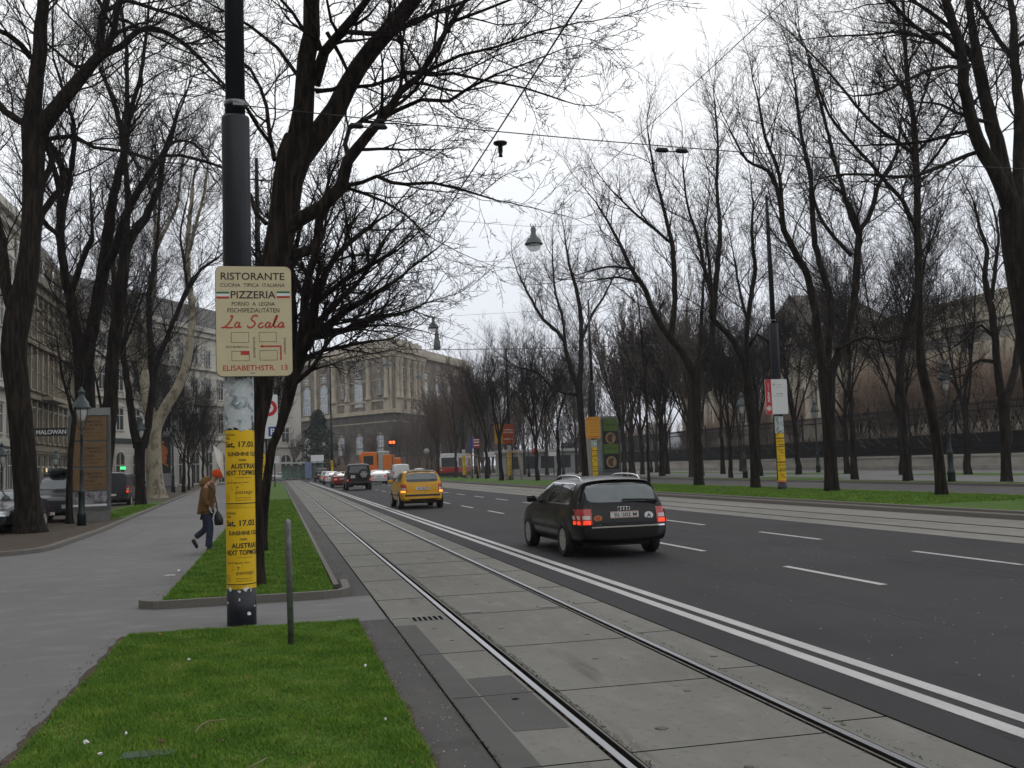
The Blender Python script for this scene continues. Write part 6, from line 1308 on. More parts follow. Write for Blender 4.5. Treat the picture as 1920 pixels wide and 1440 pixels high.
on_pole('road_sign', 'small white direction sign among the trees near the green traffic light', 'sign', 917, 852, 120, 1.3, .6, WHT, 'rect'); on_pole('road_sign', 'small white board on a pole among the far trees', 'sign', 1038, 851, 118, 1.2, .5, WHT, 'rect')
on_pole('road_sign', 'round red bordered sign among the trees left of the estate car', 'sign', 1003, 846, 112, .75, .75, SIGNRED, 'round')
q0 = P(528, 893, 188); q1 = P(606, 893, 188)
sh = thing('tram_shelter', 'glass tram shelter with pale roof before the museum', 'shelter', (q0[0], 188, 0)); b = MB(); Ls = q1[0] - q0[0]
b.box(0, Ls, 0, 1.6, 3.0, 3.25); b.build('roof', mat('shelter_roof', (.42, .44, .44), .4), sh)
b = MB(); [b.box(Ls * k / 5 - .06, Ls * k / 5 + .06, .1, .22, 0, 3.0) for k in range(6)]; b.build('frame', GALV, sh); b = MB(); b.box(.1, Ls - .1, 1.3, 1.34, .3, 2.7); b.build('glass', mat('shelter_glass', (.10, .17, .14), .1, var=.4, scale=1), sh)
def sapling(px, py, label):
    x, y = G(px, py); root = thing('staked_sapling', label, 'young tree', (x, y, 0), group='staked young trees')
    b = MB(); b.tube([(0, 0, 0), (.05, 0, 2), (0, .02, 4.2)], [.05, .04, .02], 6)
    for k in range(14): a = k * 2.4; b.tube([(0, 0, 2.4 + k * .13), (math.cos(a) * .5, math.sin(a) * .5, 3.2 + k * .13)], [.012, .006], 3)
    b.build('trunk', TWIG, root)
    for sx, sy in ((-.75, -.5), (.75, -.5), (0, .8)): b = MB(); b.tube([(sx, sy, 0), (sx * .65, sy * .65, 2.9)], .07, 7); b.build('stake', WOOD, root)
    b = MB(); b.box(-.6, .6, -.38, -.30, 2.75, 2.87); b.box(-.6, .6, .30, .38, 2.75, 2.87); b.build('crossbar', WOOD, root)
sapling(962, 902, 'young tree held by pale wooden stakes right of the orange board post'); sapling(886, 899, 'young tree held by wooden stakes in front of the tram')
# tram
q = P(824, 893, 134); tr = thing('tram', 'white tram with red lower band at the far crossing', 'tram', (q[0], 134, 0), R(-18))
wd, ht, ln = 2.5, 3.3, 14
def hull(z0, z1, m, nm, grow=0, y0=0):
    b = MB(); prof = [(-wd / 2 - grow, .5 + y0), (-wd / 2 + .25 - grow * .5, 0 - grow + y0), (wd / 2 - .25 + grow * .5, 0 - grow + y0), (wd / 2 + grow, .5 + y0), (wd / 2 + grow, ln), (-wd / 2 - grow, ln)]
    b.prism([(x_ + wd / 2, y_) for x_, y_ in prof], z0, z1); return b.build(nm, m, tr, bevel=.06)
hull(.25, .75, BLACKPL, 'skirt'); hull(.75, 1.45, mat('tram_red', (.40, .02, .025), .35), 'red_band', .02); hull(1.45, 2.85, WHT_P, 'body'); hull(2.85, ht, WHT_P, 'roof', -.08)
b = MB(); b.box(.32, wd - .32, -.03, .2, 1.5, 2.75); b.build('windscreen', WINGLASS, tr)
for k in range(6): b = MB(); b.box(wd - .1, wd + .03, 1.0 + k * 2.1, 2.7 + k * 2.1, 1.55, 2.7); b.build('side_window', WINGLASS, tr)
for sx in (.3, wd - .3): b = MB(); b.lathe([(.12, -.06), (.1, .0)], 10, (sx, 0, 1.1), axis='y'); b.build('headlight', MILK, tr)
# orange refuse lorry
q = P(676, 892, 150); lo_ = thing('refuse_lorry', 'orange and grey refuse lorry crossing before the museum', 'lorry', (q[0], 150, 0))
b = MB(); b.add([(x_, y_, z_) for y_ in (0, 2.4) for x_, z_ in ((.2, 1.3), (.0, 3.6), (.35, 4.1), (2.4, 4.05), (2.6, 1.0))], [(0, 1, 2, 3, 4)[::-1], (5, 6, 7, 8, 9)] + [(k, (k + 1) % 5, 5 + (k + 1) % 5, 5 + k) for k in range(5)]); b.build('loader', ORANGE, lo_, bevel=.08)
b = MB(); b.box(2.6, 4.3, .0, 2.4, 1.0, 4.15); b.build('grey_body', mat('lorry_grey', (.34, .34, .33), .5, var=.2), lo_, bevel=.15)
b = MB(); b.box(3.3, 5.0, -.04, 2.3, 1.4, 3.6); b.build('orange_panel', ORANGE, lo_, bevel=.06); b = MB(); b.box(5.0, 6.0, .1, 2.3, .7, 3.1); b.build('cab', ORANGE, lo_, bevel=.15)
b = MB(); b.box(.5, 1.9, -.03, .1, 2.2, 3.5); b.build('opening', BLACKPL, lo_)
for x_ in (1.4, 2.4, 5.2): b = MB(); b.lathe([(.5, .0), (.5, .35)], 16, (x_, .05, .5), axis='y'); b.build('wheel', TYRE, lo_)
# drain grate, lawn cover and litter
gx, gy = G(802, 1161); gr = thing('drain_grate', 'grey iron drain grate beside the near rail', 'drain grate', (gx, gy, .004)); b = MB(); b.box(-.19, .19, -.15, .15, 0, .005); b.build('plate', mat('grate_iron', (.13, .13, .125), .6, .3, var=.2), gr); b = MB()
for r_ in range(2):
    for k in range(6): b.box(-.165 + k * .058, -.130 + k * .058, -.125 + r_ * .135, -.010 + r_ * .135, .0045, .0068)
b.build('slot', GROOVE, gr)
gx, gy = G(280, 1420); b = MB(); b.box(-.155, .155, -.07, .07, -.02, .03); b.box(-.165, .165, -.08, .08, -.03, .022); o = b.build('utility_cover', mat('green_cover', (.045, .085, .075), .6, var=.2, bump=.2)); o.location = (gx, gy, -.004); tag(o, 'flat grey green utility cover sunk in the near lawn', 'utility cover')
def litter(px, py, label, rx, ry, h=.02, m=SCRAP, cat='litter', z=.04, nm='paper_scrap'):
    x, y = G(px, py, z); rn = random.Random(int(px * 7 + py)); b = MB(); n = 9; rx *= .75; ry *= .75; h *= .8
    t1 = [(rx * rn.uniform(.6, 1) * math.cos(k * 2 * math.pi / n), ry * rn.uniform(.6, 1) * math.sin(k * 2 * math.pi / n), rn.uniform(0, h)) for k in range(n)]
    b.add(t1 + [(0, 0, h * 1.2), (0, 0, -.004)], [(k, (k + 1) % n, n) for k in range(n)] + [((k + 1) % n, k, n + 1) for k in range(n)]); o = b.build(nm, m); o.location = (x, y, z); tag(o, label, cat)
litter(162, 1395, 'crumpled white paper scrap near the left edge of the lawn', .03, .03, .03); litter(236, 1378, 'small white paper ball above the lawn cover', .018, .02, .025); litter(188, 1416, 'torn white scrap left of the lawn cover', .025, .02, .02); litter(685, 1251, 'tiny white paper ball near the right edge of the lawn', .02, .02, .03); litter(723, 1350, 'smallest white speck of paper on the right side of the lawn', .012, .012, .02); litter(354, 1238, 'pale translucent scrap in the middle of the lawn', .03, .02, .02)
litter(318, 1079, 'white paper strip lying on the footpath', .16, .035, .012, z=.003); litter(335, 1070, 'small white scrap at the lawn edge by the footpath', .05, .06, .02, z=.003)
litter(302, 1392, 'reddish brown fallen leaf by the lawn cover', .045, .03, .02, mat('dead_leaf', (.10, .035, .012), .8), 'leaf', nm='fallen_leaf'); litter(300, 1190, 'ochre fallen leaf by the path edge', .05, .03, .02, mat('ochre_leaf', (.30, .16, .04), .8), 'leaf', .03, 'fallen_leaf')
def stick(pts, label): b = MB(); b.tube([(*G(px, py, .05), .05) for px, py in pts], .004, 5); tag(b.build('fallen_twig', mat('dry_twig', (.22, .18, .12), .9)), label, 'twig')
stick([(366, 1374), (376, 1360), (392, 1352), (424, 1349)], 'curved dry twig lying on the near lawn'); stick([(465, 1440), (485, 1430), (500, 1421)], 'short dry twig at the bottom of the lawn')
# ------------------------------------------------------------------ buildings
STONE = brickmat('dark_museum_stone', (.22, .195, .155), (.185, .165, .13), (.09, .08, .065), 1.6, .55, 'xz', noise=.75)
STONE_LOW = brickmat('rusticated_stone', (.125, .112, .096), (.105, .095, .082), (.045, .04, .036), 1.8, .75, 'xz', noise=.8)
STONE_LT = layered('pale_museum_stone', (.37, .325, .245), [(.4, (.22, .19, .14), .45, .7, U1), (3, (.5, .44, .31), .55, .8, (1, 1, .3))], rough=.9, bump=.2, bscale=6)
ATTIC = layered('weathered_attic_stone', (.42, .39, .33), [(.3, (.33, .29, .22), .45, .7, U1)], rough=.9, bump=.2, bscale=5)
ORN = layered('sooty_ornate_plaster', (.20, .175, .125), [(.5, (.13, .11, .08), .42, .68, (1, 1, .35)), (4, (.27, .24, .18), .55, .8, (1, 1, .4))], rough=.9, bump=.4, bscale=8)
ORN_LT = layered('ornate_column_plaster', (.27, .24, .18), [(1, (.18, .155, .11), .45, .7, (1, 1, .3))], rough=.9, bump=.3, bscale=8)
PALE = layered('pale_plaster', (.52, .50, .44), [(.3, (.43, .41, .36), .42, .7, (1, 1, .5)), (5, (.57, .55, .49), .55, .8, U1)], rough=.9, bump=.15, bscale=10)
PALE_RUS = brickmat('pale_rusticated_plaster', (.52, .50, .45), (.48, .46, .41), (.28, .27, .24), 1.3, .42, 'xz', noise=.35)
GREYPL = layered('grey_house_plaster', (.44, .43, .39), [(.3, (.34, .33, .30), .42, .7, (1, 1, .5))], rough=.9, bump=.15, bscale=10)
ROOFM = layered('slate_roof', (.075, .07, .068), [(2, (.05, .047, .045), .45, .7, U1)], rough=.8, bump=.4, bscale=12)
ROOF_GN = layered('copper_dome', (.16, .23, .22), [(1.5, (.10, .13, .13), .45, .7, U1)], rough=.7)
PALACE = layered('palace_stone', (.40, .365, .285), [(.2, (.30, .27, .21), .42, .7, (1, 1, .4)), (3, (.46, .42, .34), .55, .8, (1, 1, .3))], rough=.9, bump=.2, bscale=6)
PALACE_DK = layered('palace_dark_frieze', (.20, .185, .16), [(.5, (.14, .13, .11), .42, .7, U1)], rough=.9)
LITG = mat('lit_green_shop_light', (.08, .9, .3), .3, emit=1.2); LITB = mat('lit_blue_shop_light', (.15, .35, 1), .3, emit=1.2); LITW = mat('lit_shop_window', (1, .72, .42), .3, emit=.9)
_win = {}
def win_mesh(w_, h_, arch, style):
    key = (w_, h_, arch, style)
    if key not in _win:
        n = 10
        if arch: prof = [(-w_ / 2, 0), (w_ / 2, 0)] + [(w_ / 2 * math.cos(math.pi * k / n), h_ - w_ / 2 + w_ / 2 * math.sin(math.pi * k / n)) for k in range(n + 1)]
        else: prof = [(-w_ / 2, 0), (w_ / 2, 0), (w_ / 2, h_), (-w_ / 2, h_)]
        b = MB(); N = len(prof)
        def ringv(g, y): return [(x_ * (1 + g / w_ * 2), y, z_ * (1 + g / h_) if z_ > 0 else z_) for x_, z_ in prof]
        b.add(ringv(.16, -.10) + ringv(0, -.10) + ringv(0, .06) + ringv(.16, .04), [(r_ * N + k, r_ * N + (k + 1) % N, r_ * N + N + (k + 1) % N, r_ * N + N + k) for r_ in range(3) for k in range(N)])
        b.box(-w_ / 2 - .22, w_ / 2 + .22, -.22, .05, -.16, -.003)
        if not arch and style != 'plain': b.box(-w_ / 2 - .28, w_ / 2 + .28, -.26, .04, h_ + .20, h_ + .36); b.box(-w_ / 2 - .18, w_ / 2 + .18, -.14, .04, h_ + .10, h_ + .2)
        fr = b.mesh('frame', {'mus': STONE_LT, 'orn': ORN_LT, 'palace': PALACE}.get(style, PALE))
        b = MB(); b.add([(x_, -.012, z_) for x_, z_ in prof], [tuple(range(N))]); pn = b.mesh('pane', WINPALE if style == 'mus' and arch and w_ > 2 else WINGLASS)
        b = MB(); t = .045 if w_ < 2 else .09; hz = h_ * (.68 if not arch else .62)
        b.box(-t, t, -.04, -.013, 0, h_ - .03); b.box(-w_ / 2, -t, -.04, -.013, hz - t, hz + t); b.box(t, w_ / 2, -.04, -.013, hz - t, hz + t)
        if w_ > 2: [b.box(s * w_ * .25 - t * .6, s * w_ * .25 + t * .6, -.04, -.013, 0, hz - t) for s in (-1, 1)]
        if w_ > 2: b.box(-w_ / 2, -t, -.038, -.0135, hz * .45, hz * .45 + t); b.box(t, w_ / 2, -.038, -.0135, hz * .45, hz * .45 + t)
        _win[key] = (fr, pn, b.mesh('glazing_bar', WINFRAME))
    return _win[key]
class Facade:
    """local frame: x along the wall, -y outwards, z up"""
    def __init__(s, root, ox, oy, ang): s.root = root; s.o = (ox - root.location.x, oy - root.location.y, 0); s.a = ang
    def put(s, o, x=0, z=0, y=0, parent=None):
        ca, sa = math.cos(s.a), math.sin(s.a); o.parent = s.root; o.location = (s.o[0] + x * ca - y * sa, s.o[1] + x * sa + y * ca, z); o.rotation_euler = (0, 0, s.a); return o
    def boxes(s, nm, m, L, bevel=0):
        b = MB(); [b.box(*q) for q in L]; o = b.build(nm, m, s.root, bevel=bevel); return s.put(o)
    def each(s, nm, m, L): return [s.boxes(nm, m, [q]) for q in L]
    def window(s, x, z, w_, h_, arch=False, style='pale', y=0):
        fr, pn, gb = win_mesh(w_, h_, arch, style); o = s.put(link('window', pn), x, z, y)
        link('frame', fr, o); link('glazing_bar', gb, o); return o
# --- the museum at the end of the street
CX, CY = 26.6, 240.0
mus = thing('museum', 'large soot stained stone museum with arched windows closing the view down the street', 'building', (CX, CY, 0))
LE = (-8.0, 299.2); aL = math.atan2(CY - LE[1], CX - LE[0]); lenL = math.hypot(CY - LE[1], CX - LE[0])
FL = Facade(mus, LE[0], LE[1], aL); x1 = lenL; pv = lenL - 25.5      # corner pavilion takes the last 25.5 m
RE = (56.0, 291.0); aR = math.atan2(RE[1] - CY, RE[0] - CX); lenR = math.hypot(RE[1] - CY, RE[0] - CX); FR = Facade(mus, CX, CY, aR)
Z1, Z2, Z3 = 15.2, 25.6, 29.6
def museum_side(F, x0, x1, pav, flip):
    (p0, p1) = pav; dW = .9
    F.boxes('wall', STONE_LOW, [(x0, p0, dW, dW + .3, 0, Z1) if not flip else (p1, x1, dW, dW + .3, 0, Z1)]); F.boxes('wall', STONE, [(x0, p0, dW, dW + .3, Z1, Z3) if not flip else (p1, x1, dW, dW + .3, Z1, Z3)])
    F.boxes('pavilion_wall', STONE_LOW, [(p0, p1, .002, .28, 0, Z1)]); F.boxes('pavilion_wall', STONE, [(p0, p1, .004, .28, Z1, Z3)])
    F.boxes('string_course', STONE_LT, [(x0 - .0, p0, .15, dW, Z1 - .5, Z1 + .45) if not flip else (p1, x1, .15, dW, Z1 - .5, Z1 + .45), (p0 - .4, p1 + .4, -.75, .0, Z1 - .5, Z1 + .45)])
    F.boxes('cornice', STONE_LT, [(x0, p0, -.3, dW, Z3 - .2, Z3 + .55) if not flip else (p1, x1, -.3, dW, Z3 - .2, Z3 + .55), (p0 - .9, p1 + .9, -1.5, .0, Z3 - .15, Z3 + .6), (p0 - .4, p1 + .4, -.8, 0, Z3 - 1.3, Z3 - .16)])
    F.boxes('frieze', PALACE_DK, [(p0 - .05, p1 + .05, -.12, .0, Z3 - 2.6, Z3 - 1.32)])
    F.boxes('attic', ATTIC, [(x0, p0, dW + .3, dW + .8, Z3 + .56, Z3 + 2.4) if not flip else (p1, x1, dW + .3, dW + .8, Z3 + .56, Z3 + 2.4), (p0, p1, .2, .9, Z3 + .62, Z3 + 3.0)])
    W_ = p1 - p0
    cols = [.06, .285, .64, .93] if not flip else [.10, .22, .44, .66, .80, .93]
    for c in cols:
        cx = p0 + W_ * c
        b = MB(); b.lathe([(.95, 0), (.95, .5), (.75, .7), (.70, 2), (.62, 8.4), (.68, 8.6), (.9, 9.6), (.92, 9.9)], 14); F.put(b.build('column', STONE_LT, mus), cx, Z1 + 2.9, -.25)
        F.boxes('pedestal', STONE_LT, [(cx - 1.15, cx + 1.15, -.55, .0, Z1 + .46, Z1 + 2.88)])
    F.boxes('plinth_band', STONE_LT, [(p0 - .1, p1 + .1, -.25, -.004, Z1 + 2.5, Z1 + 2.88)]) if not flip else None
    st = 'mus'
    for zz in (3.2, 6.4, 9.6, 12.6): F.boxes('course_line', STONE_LT if zz > 12 else STONE_LOW, [(p0 - .06, p1 + .06, -.16, .0, zz, zz + .22)])
    for zz in (Z1 + 2.9, Z3 - 6.6): F.boxes('moulding', STONE_LT, [(p0, p1, -.22, .003, zz - .18, zz)])
    for c in ([.0, .975] if not flip else [.0, .965]): F.boxes('quoin', STONE_LT if not flip else STONE, [(p0 + W_ * c, p0 + W_ * c + .6, -.3, .001, Z1 + .46, Z3 - .2)])
    xx = p0 + .6
    while xx < p1: F.boxes('baluster_pier', ATTIC, [(xx - .35, xx + .35, .0, .95, Z3 + .63, Z3 + 3.35)]); xx += 4.1
    if not flip:
        for c, w_, h_, z in ((.46, 3.3, 7.0, Z1 + 1.6), (.175, 1.5, 3.6, Z1 + 4.2), (.80, 1.5, 3.6, Z1 + 4.2)): F.window(p0 + W_ * c, z, w_, h_, True, st, -.006)
        for c in (.46,): F.window(p0 + W_ * c, Z3 - 5.6, 2.2, 1.9, False, st, -.006)
        for c in (.46, .15, .80): F.window(p0 + W_ * c, 5.2, 2.6, 4.8, True, st, -.006)
        for c in (.175, .80): b = MB(); b.lathe([(.9, -.12), (.75, -.16), (.62, -.05)], 18, axis='y'); F.put(b.build('medallion', STONE_LT, mus), p0 + W_ * c, Z3 - 4.3, 0)
        k = 0; xx = p0 - 5.2
        while xx > x0 + 3:
            F.window(xx, Z1 + 1.0, 3.4, 7.4, True, st, dW - .006); F.window(xx, Z3 - 5.4, 2.4, 1.9, False, st, dW - .006); F.window(xx, 5.2, 2.6, 4.8, True, st, dW - .006)
            F.each('pilaster', STONE_LT, [(xx - 4.2, xx - 3.2, dW - .3, dW, Z1 + .46, Z3 - .2)]); xx -= 8.2
    else:
        for c in (.16, .33, .55, .73, .87): F.window(p0 + W_ * c, Z1 + 2.2, 1.7, 5.6, True, st, -.006); F.window(p0 + W_ * c, Z3 - 5.6, 1.6, 1.8, False, st, -.006); F.window(p0 + W_ * c, 5.2, 1.7, 4.4, True, st, -.006)
        xx = p1 + 4
        while xx < x1 - 3:
            F.window(xx, Z1 + 1.0, 3.0, 7.4, True, st, dW - .006); F.window(xx, Z3 - 5.4, 2.2, 1.9, False, st, dW - .006); F.window(xx, 5.2, 2.4, 4.8, True, st, dW - .006); xx += 8.2
museum_side(FL, 0, x1, (pv, x1 - .0), False); museum_side(FR, 0, lenR, (0.05, 20.0), True)
b = MB(); zr = Z3 + 2.3; mid = (CX + 8, CY + 42)
b.add([(LE[0] - CX + 4, LE[1] - CY + 4, zr), (-2, 6, zr), (RE[0] - CX - 4, RE[1] - CY + 4, zr), (8, 60, zr), (2, 45, zr + 3.5)], [(0, 1, 4), (1, 2, 4), (2, 3, 4), (3, 0, 4)]); b.build('roof', ROOF_GN, mus)
b = MB(); b.lathe([(.9, 0), (.9, 2.2), (.6, 2.6), (.55, 4.2), (.3, 5.2), (.06, 7)], 10, (14.5, 22, Z3 + 2.5)); b.build('turret', ROOFM, mus)
# --- houses on the left
def house(name, label, ox, oy, ang, ln, dp, h, m, floors, bay, style, roof_h=6, roof_in=4, pil=None, low=None, z_low=0, cor=(.8,)):
    root = thing(name, label, 'building', (ox, oy, 0)); F = Facade(root, ox, oy, ang)
    if low: F.boxes('base_storey', low, [(0, ln, -.05, dp, 0, z_low)]); F.boxes('string_course', m, [(-.05, ln + .05, -.4, 0, z_low - .1, z_low + .35)])
    F.boxes('wall', m, [(0, ln, 0, dp, z_low, h)])
    F.boxes('cornice', m, [(-.2, ln + .2, -1.0, .5, h - .4, h + .3), (-.1, ln + .1, -.5, .3, h - 1.1, h - .42)])
    b = MB(); b.add([(-.1, -.2, h + .3), (ln + .1, -.2, h + .3), (ln + .1, dp, h + .3), (-.1, dp, h + .3), (.4, roof_in, h + .3 + roof_h), (ln - .4, roof_in, h + .3 + roof_h), (ln - .4, dp - roof_in, h + .3 + roof_h), (.4, dp - roof_in, h + .3 + roof_h)], [(0, 1, 5, 4), (1, 2, 6, 5), (2, 3, 7, 6), (3, 0, 4, 7), (4, 5, 6, 7)]); F.put(b.build('roof', ROOFM, root))
    nb = int(ln / bay); o0 = (ln - nb * bay) / 2 + bay / 2
    for (z, w_, h_, ar) in floors:
        for k in range(nb): F.window(o0 + k * bay, z, w_, h_, ar, style, -.006 if not (low and z < z_low) else -.056)
    for z in cor[1:]: F.boxes('string_course', m, [(-.05, ln + .05, -.55, 0, z, z + .4)])
    if pil:
        for k in range(nb + 1): F.each('pilaster', pil[0], [(o0 - bay / 2 + k * bay - .22, o0 - bay / 2 + k * bay + .22, -.32, 0, z0 + .4, z1) for z0, z1 in pil[1]])
    return root, F
h1, F1 = house('pale_house', 'pale plastered house at the far left edge behind the old tree', -22, 56, R(90), 38, 16, 24.0, PALE, [(5.6, 1.2, 2.3, False), (10, 1.2, 2.5, False), (14.4, 1.2, 2.3, False), (18.6, 1.1, 1.8, False), (.9, 1.7, 3.0, False)], 2.9, 'pale', 5, 5, low=PALE_RUS, z_low=4.6, cor=(0, 9.2, 17.8))
h2, F2 = house('ornate_house', 'dark ornate house front with columns and balconies above the black shop sign', -22, 94.2, R(90), 35, 16, 20.0, ORN, [(5.2, 1.15, 2.8, False), (10.0, 1.15, 2.9, True), (14.8, 1.05, 2.6, False), (.7, 1.7, 3.2, False)], 2.3, 'orn', 8.5, 4.5, pil=(ORN_LT, [(4.8, 9.0), (9.5, 13.8), (14.3, 18.8)]), low=ORN, z_low=4.4, cor=(0, 9.0, 13.9))
for (z, x0, x1_) in ((9.45, 8, 15), (4.9, 20, 34), (13.9 + .4, 20, 33)):
    F2.boxes('balcony', ORN_LT, [(x0, x1_, -1.5, -.56, z - .35, z - .02)])
    b = MB(); b.box(x0, x1_, -1.5, -1.36, z + .85, z + 1.0); xx = x0 + .15
    while xx < x1_: b.box(xx, xx + .12, -1.48, -1.38, z - .02, z + .85); xx += .34
    F2.put(b.build('balustrade', ORN_LT, h2))
for k in range(7): b = MB(); b.add([(-.9, 0, 0), (.9, 0, 0), (.9, 0, 2.0), (0, 0, 2.9), (-.9, 0, 2.0), (-.9, 2.6, 0), (.9, 2.6, 0), (.9, 2.6, 2.0), (0, 2.6, 2.9), (-.9, 2.6, 2.0)], [(0, 1, 2, 3, 4), (1, 6, 7, 2), (2, 7, 8, 3), (3, 8, 9, 4), (4, 9, 5, 0)]); dm = F2.put(b.build('dormer', ORN, h2), 3 + k * 4.8, 21.2, .4); b = MB(); b.add([(-.5, -.01, .4), (.5, -.01, .4), (.5, -.01, 1.9), (-.5, -.01, 1.9)], [(0, 1, 2, 3)]); b.build('pane', WINGLASS, dm)
F2.each('lit_window', LITW, [(3 + 4 * k, 3.35 + 4 * k, -.30, -.26, 2.4, 2.75) for k in range(6)])
h3, F3 = house('white_house', 'pale classical house with arched ground floor behind the plane tree', -22.6, 129.8, R(62), 44, 18, 22.5, PALE, [(7.6, 1.35, 2.7, False), (12.6, 1.35, 2.7, False), (17.4, 1.25, 2.1, False), (.4, 1.7, 4.4, True)], 3.4, 'pale', 4.5, 5, low=PALE_RUS, z_low=6.6, cor=(0, 11.6, 16.6))
F3.each('shop_light', LITG, [(6.7, 7.7, -.16, -.10, 2.6, 2.95), (16.9, 17.8, -.16, -.10, 2.6, 2.9)]); F3.each('shop_light', LITB, [(10.4, 11.1, -.16, -.10, 2.5, 3.0)])
F3.boxes('fascia_sign', mat('dark_green_sign', (.012, .035, .03), .5), [(5, 13, -.42, -.36, 6.0, 6.45)])
h4, F4 = house('domed_house', 'far grey house with a small corner dome behind the restaurant sign post', -16, 205, R(20), 22, 16, 25, GREYPL, [(7.6, 1.5, 2.8, False), (12.6, 1.5, 2.8, False), (17.4, 1.5, 2.6, False), (1, 2, 4, True)], 3.8, 'pale', 4, 5, low=PALE_RUS, z_low=6.6)
b = MB(); b.lathe([(3.6, 25), (3.6, 28), (4.0, 28.2), (3.8, 29.5), (3.0, 31.5), (1.6, 33), (.5, 33.6), (.15, 36)], 14, (2.2, 3.6, 0)); F4.put(b.build('dome', ROOF_GN, h4))
h5, F5 = house('grey_house', 'far grey house row left of the museum', -42, 300, R(2), 34, 16, 24, GREYPL, [(7.6, 1.6, 2.9, False), (12.6, 1.6, 2.9, False), (17.4, 1.6, 2.6, False), (1.2, 2, 4, True)], 4.2, 'pale', 5, 5)
house('unseen_house', 'unseen plastered house row added behind the viewer to darken reflections', -22, -40, R(90), 80, 16, 23, PALE, [], 3, 'pale', 5, 5)  # added out of view so the black car paint reflects less bright sky
house('unseen_block', 'large dark stone block added unseen behind the viewer to darken reflections', 70, -90, R(180), 120, 16, 24, ORN, [], 3, 'pale', 5, 5)  # added unseen block that keeps bright horizon sky out of rear reflections
# shop sign
q0, q1 = P(66, 817, 91), P(126, 803, 91)
ss = thing('shop_sign', 'black projecting shop sign lettered MALOWAN in white', 'sign', ((q0[0] + q1[0]) / 2, 91, (q0[2] + q1[2]) / 2)); sw, sh_ = q1[0] - q0[0], q1[2] - q0[2] + .12
b = MB(); b.box(-sw / 2, sw / 2, 0, .2, -sh_ / 2, sh_ / 2); b.build('board', INK, ss); b = MB(); flat_text(b, 'MALOWAN', 0, -sh_ * .28, sw * .94, sh_ * .56, -.004, .03); b.build('lettering', WHT, ss, fixn=False)
b = MB(); b.box(-sw / 2 - 1.9, -sw / 2 - .005, .05, .15, sh_ / 2 - .16, sh_ / 2 - .06); b.build('bracket', IRON, ss)
# --- park wall and iron fence on the right
WX = 51.8
wl = thing('park_wall', 'long low pale wall along the park at the right', 'wall', (WX, 110, 0)); b = MB(); b.box(0, .5, -70, 75, -.1, 1.05); b.build('wall', layered('pale_wall_stone', (.52, .50, .45), [(.4, (.35, .33, .28), .42, .7, (1, 1, 3)), (4, (.5, .48, .43), .55, .8, U1)], rough=.9, bump=.2, bscale=8), wl)
b = MB(); b.box(-.08, .58, -70, 75, 1.05, 1.22); b.build('coping', layered('wall_coping', (.5, .48, .43), [(1, (.38, .36, .32), .45, .7, U1)], rough=.9), wl); b = MB(); b.box(-.06, -.003, -70, 75, -.1, .34); b.build('plinth', layered('wall_plinth', (.40, .385, .34), [(1, (.30, .29, .25), .45, .7, U1)], rough=.9), wl)
fe = thing('iron_fence', 'tall black iron park fence with spear points on the pale wall', 'fence', (WX + .25, 110, 1.22))
b = MB(); yy = -70.0
while yy < 75:
    b.box(-.016, .016, yy, yy + .032, 0, 3.75); b.box(-.03, .03, yy + .001, yy + .031, 3.75, 3.86); b.add([(-.03, yy, 3.86), (.03, yy, 3.86), (.03, yy + .032, 3.86), (-.03, yy + .032, 3.86), (0, yy + .016, 4.05)], [(0, 1, 4), (1, 2, 4), (2, 3, 4), (3, 0, 4)])
    for o_ in (.05, .10): b.box(-.012, .012, yy + o_, yy + o_ + .024, 0, 1.55)
    yy += .15
b.build('pickets', IRON, fe, fixn=False)['kind'] = 'stuff'
for z, t in ((.05, .10), (.55, .08), (1.05, .08), (1.50, .12), (3.30, .09)): b = MB(); b.box(-.03, .03, -70, 75, z, z + t); b.build('rail', IRON, fe)
for k in range(25): b = MB(); y_ = -70 + k * 6.0; b.box(-.07, .07, y_ - .07, y_ + .07, 0, 4.15); b.lathe([(.08, 4.15), (.13, 4.22), (.05, 4.35), (.02, 4.6)], 8, (0, y_, 0)); b.build('fence_post', IRON, fe)
# hedge-like far wood behind the park, one mass
# --- palace behind the park
pa = thing('palace', 'long cream stone palace with columns and pediment behind the brown limes', 'building', (104, 95, 0)); FP = Facade(pa, 104, 250, R(-90))
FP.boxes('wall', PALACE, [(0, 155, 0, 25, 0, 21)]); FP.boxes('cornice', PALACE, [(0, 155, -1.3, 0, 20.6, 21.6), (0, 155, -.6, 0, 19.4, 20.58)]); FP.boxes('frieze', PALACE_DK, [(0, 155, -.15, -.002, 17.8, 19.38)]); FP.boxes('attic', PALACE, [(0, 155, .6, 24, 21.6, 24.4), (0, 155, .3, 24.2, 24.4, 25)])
FP.boxes('string_course', PALACE, [(0, 155, -.5, 0, 6.6, 7.3)])
xx = 2.0
while xx < 154:
    if not 50 < xx < 88: b = MB(); b.lathe([(.75, 7.3), (.6, 8), (.52, 16.6), (.8, 17.6)], 10); FP.put(b.build('column', PALACE, pa), xx, 0, -.5)
    if xx < 150 and not 47 < xx < 88: FP.window(xx + 2.4, 9, 1.9, 4.4, True, 'palace', -.006)
    xx += 4.8
FP.boxes('pavilion', PALACE, [(53, 85, -4, 0, 0, 23.4)]); FP.boxes('pavilion_frieze', PALACE_DK, [(53, 85, -4.2, -4.002, 20.4, 22.6)]); FP.boxes('pavilion_cornice', PALACE, [(52.4, 85.6, -5, 0, 23.4, 24.4)])
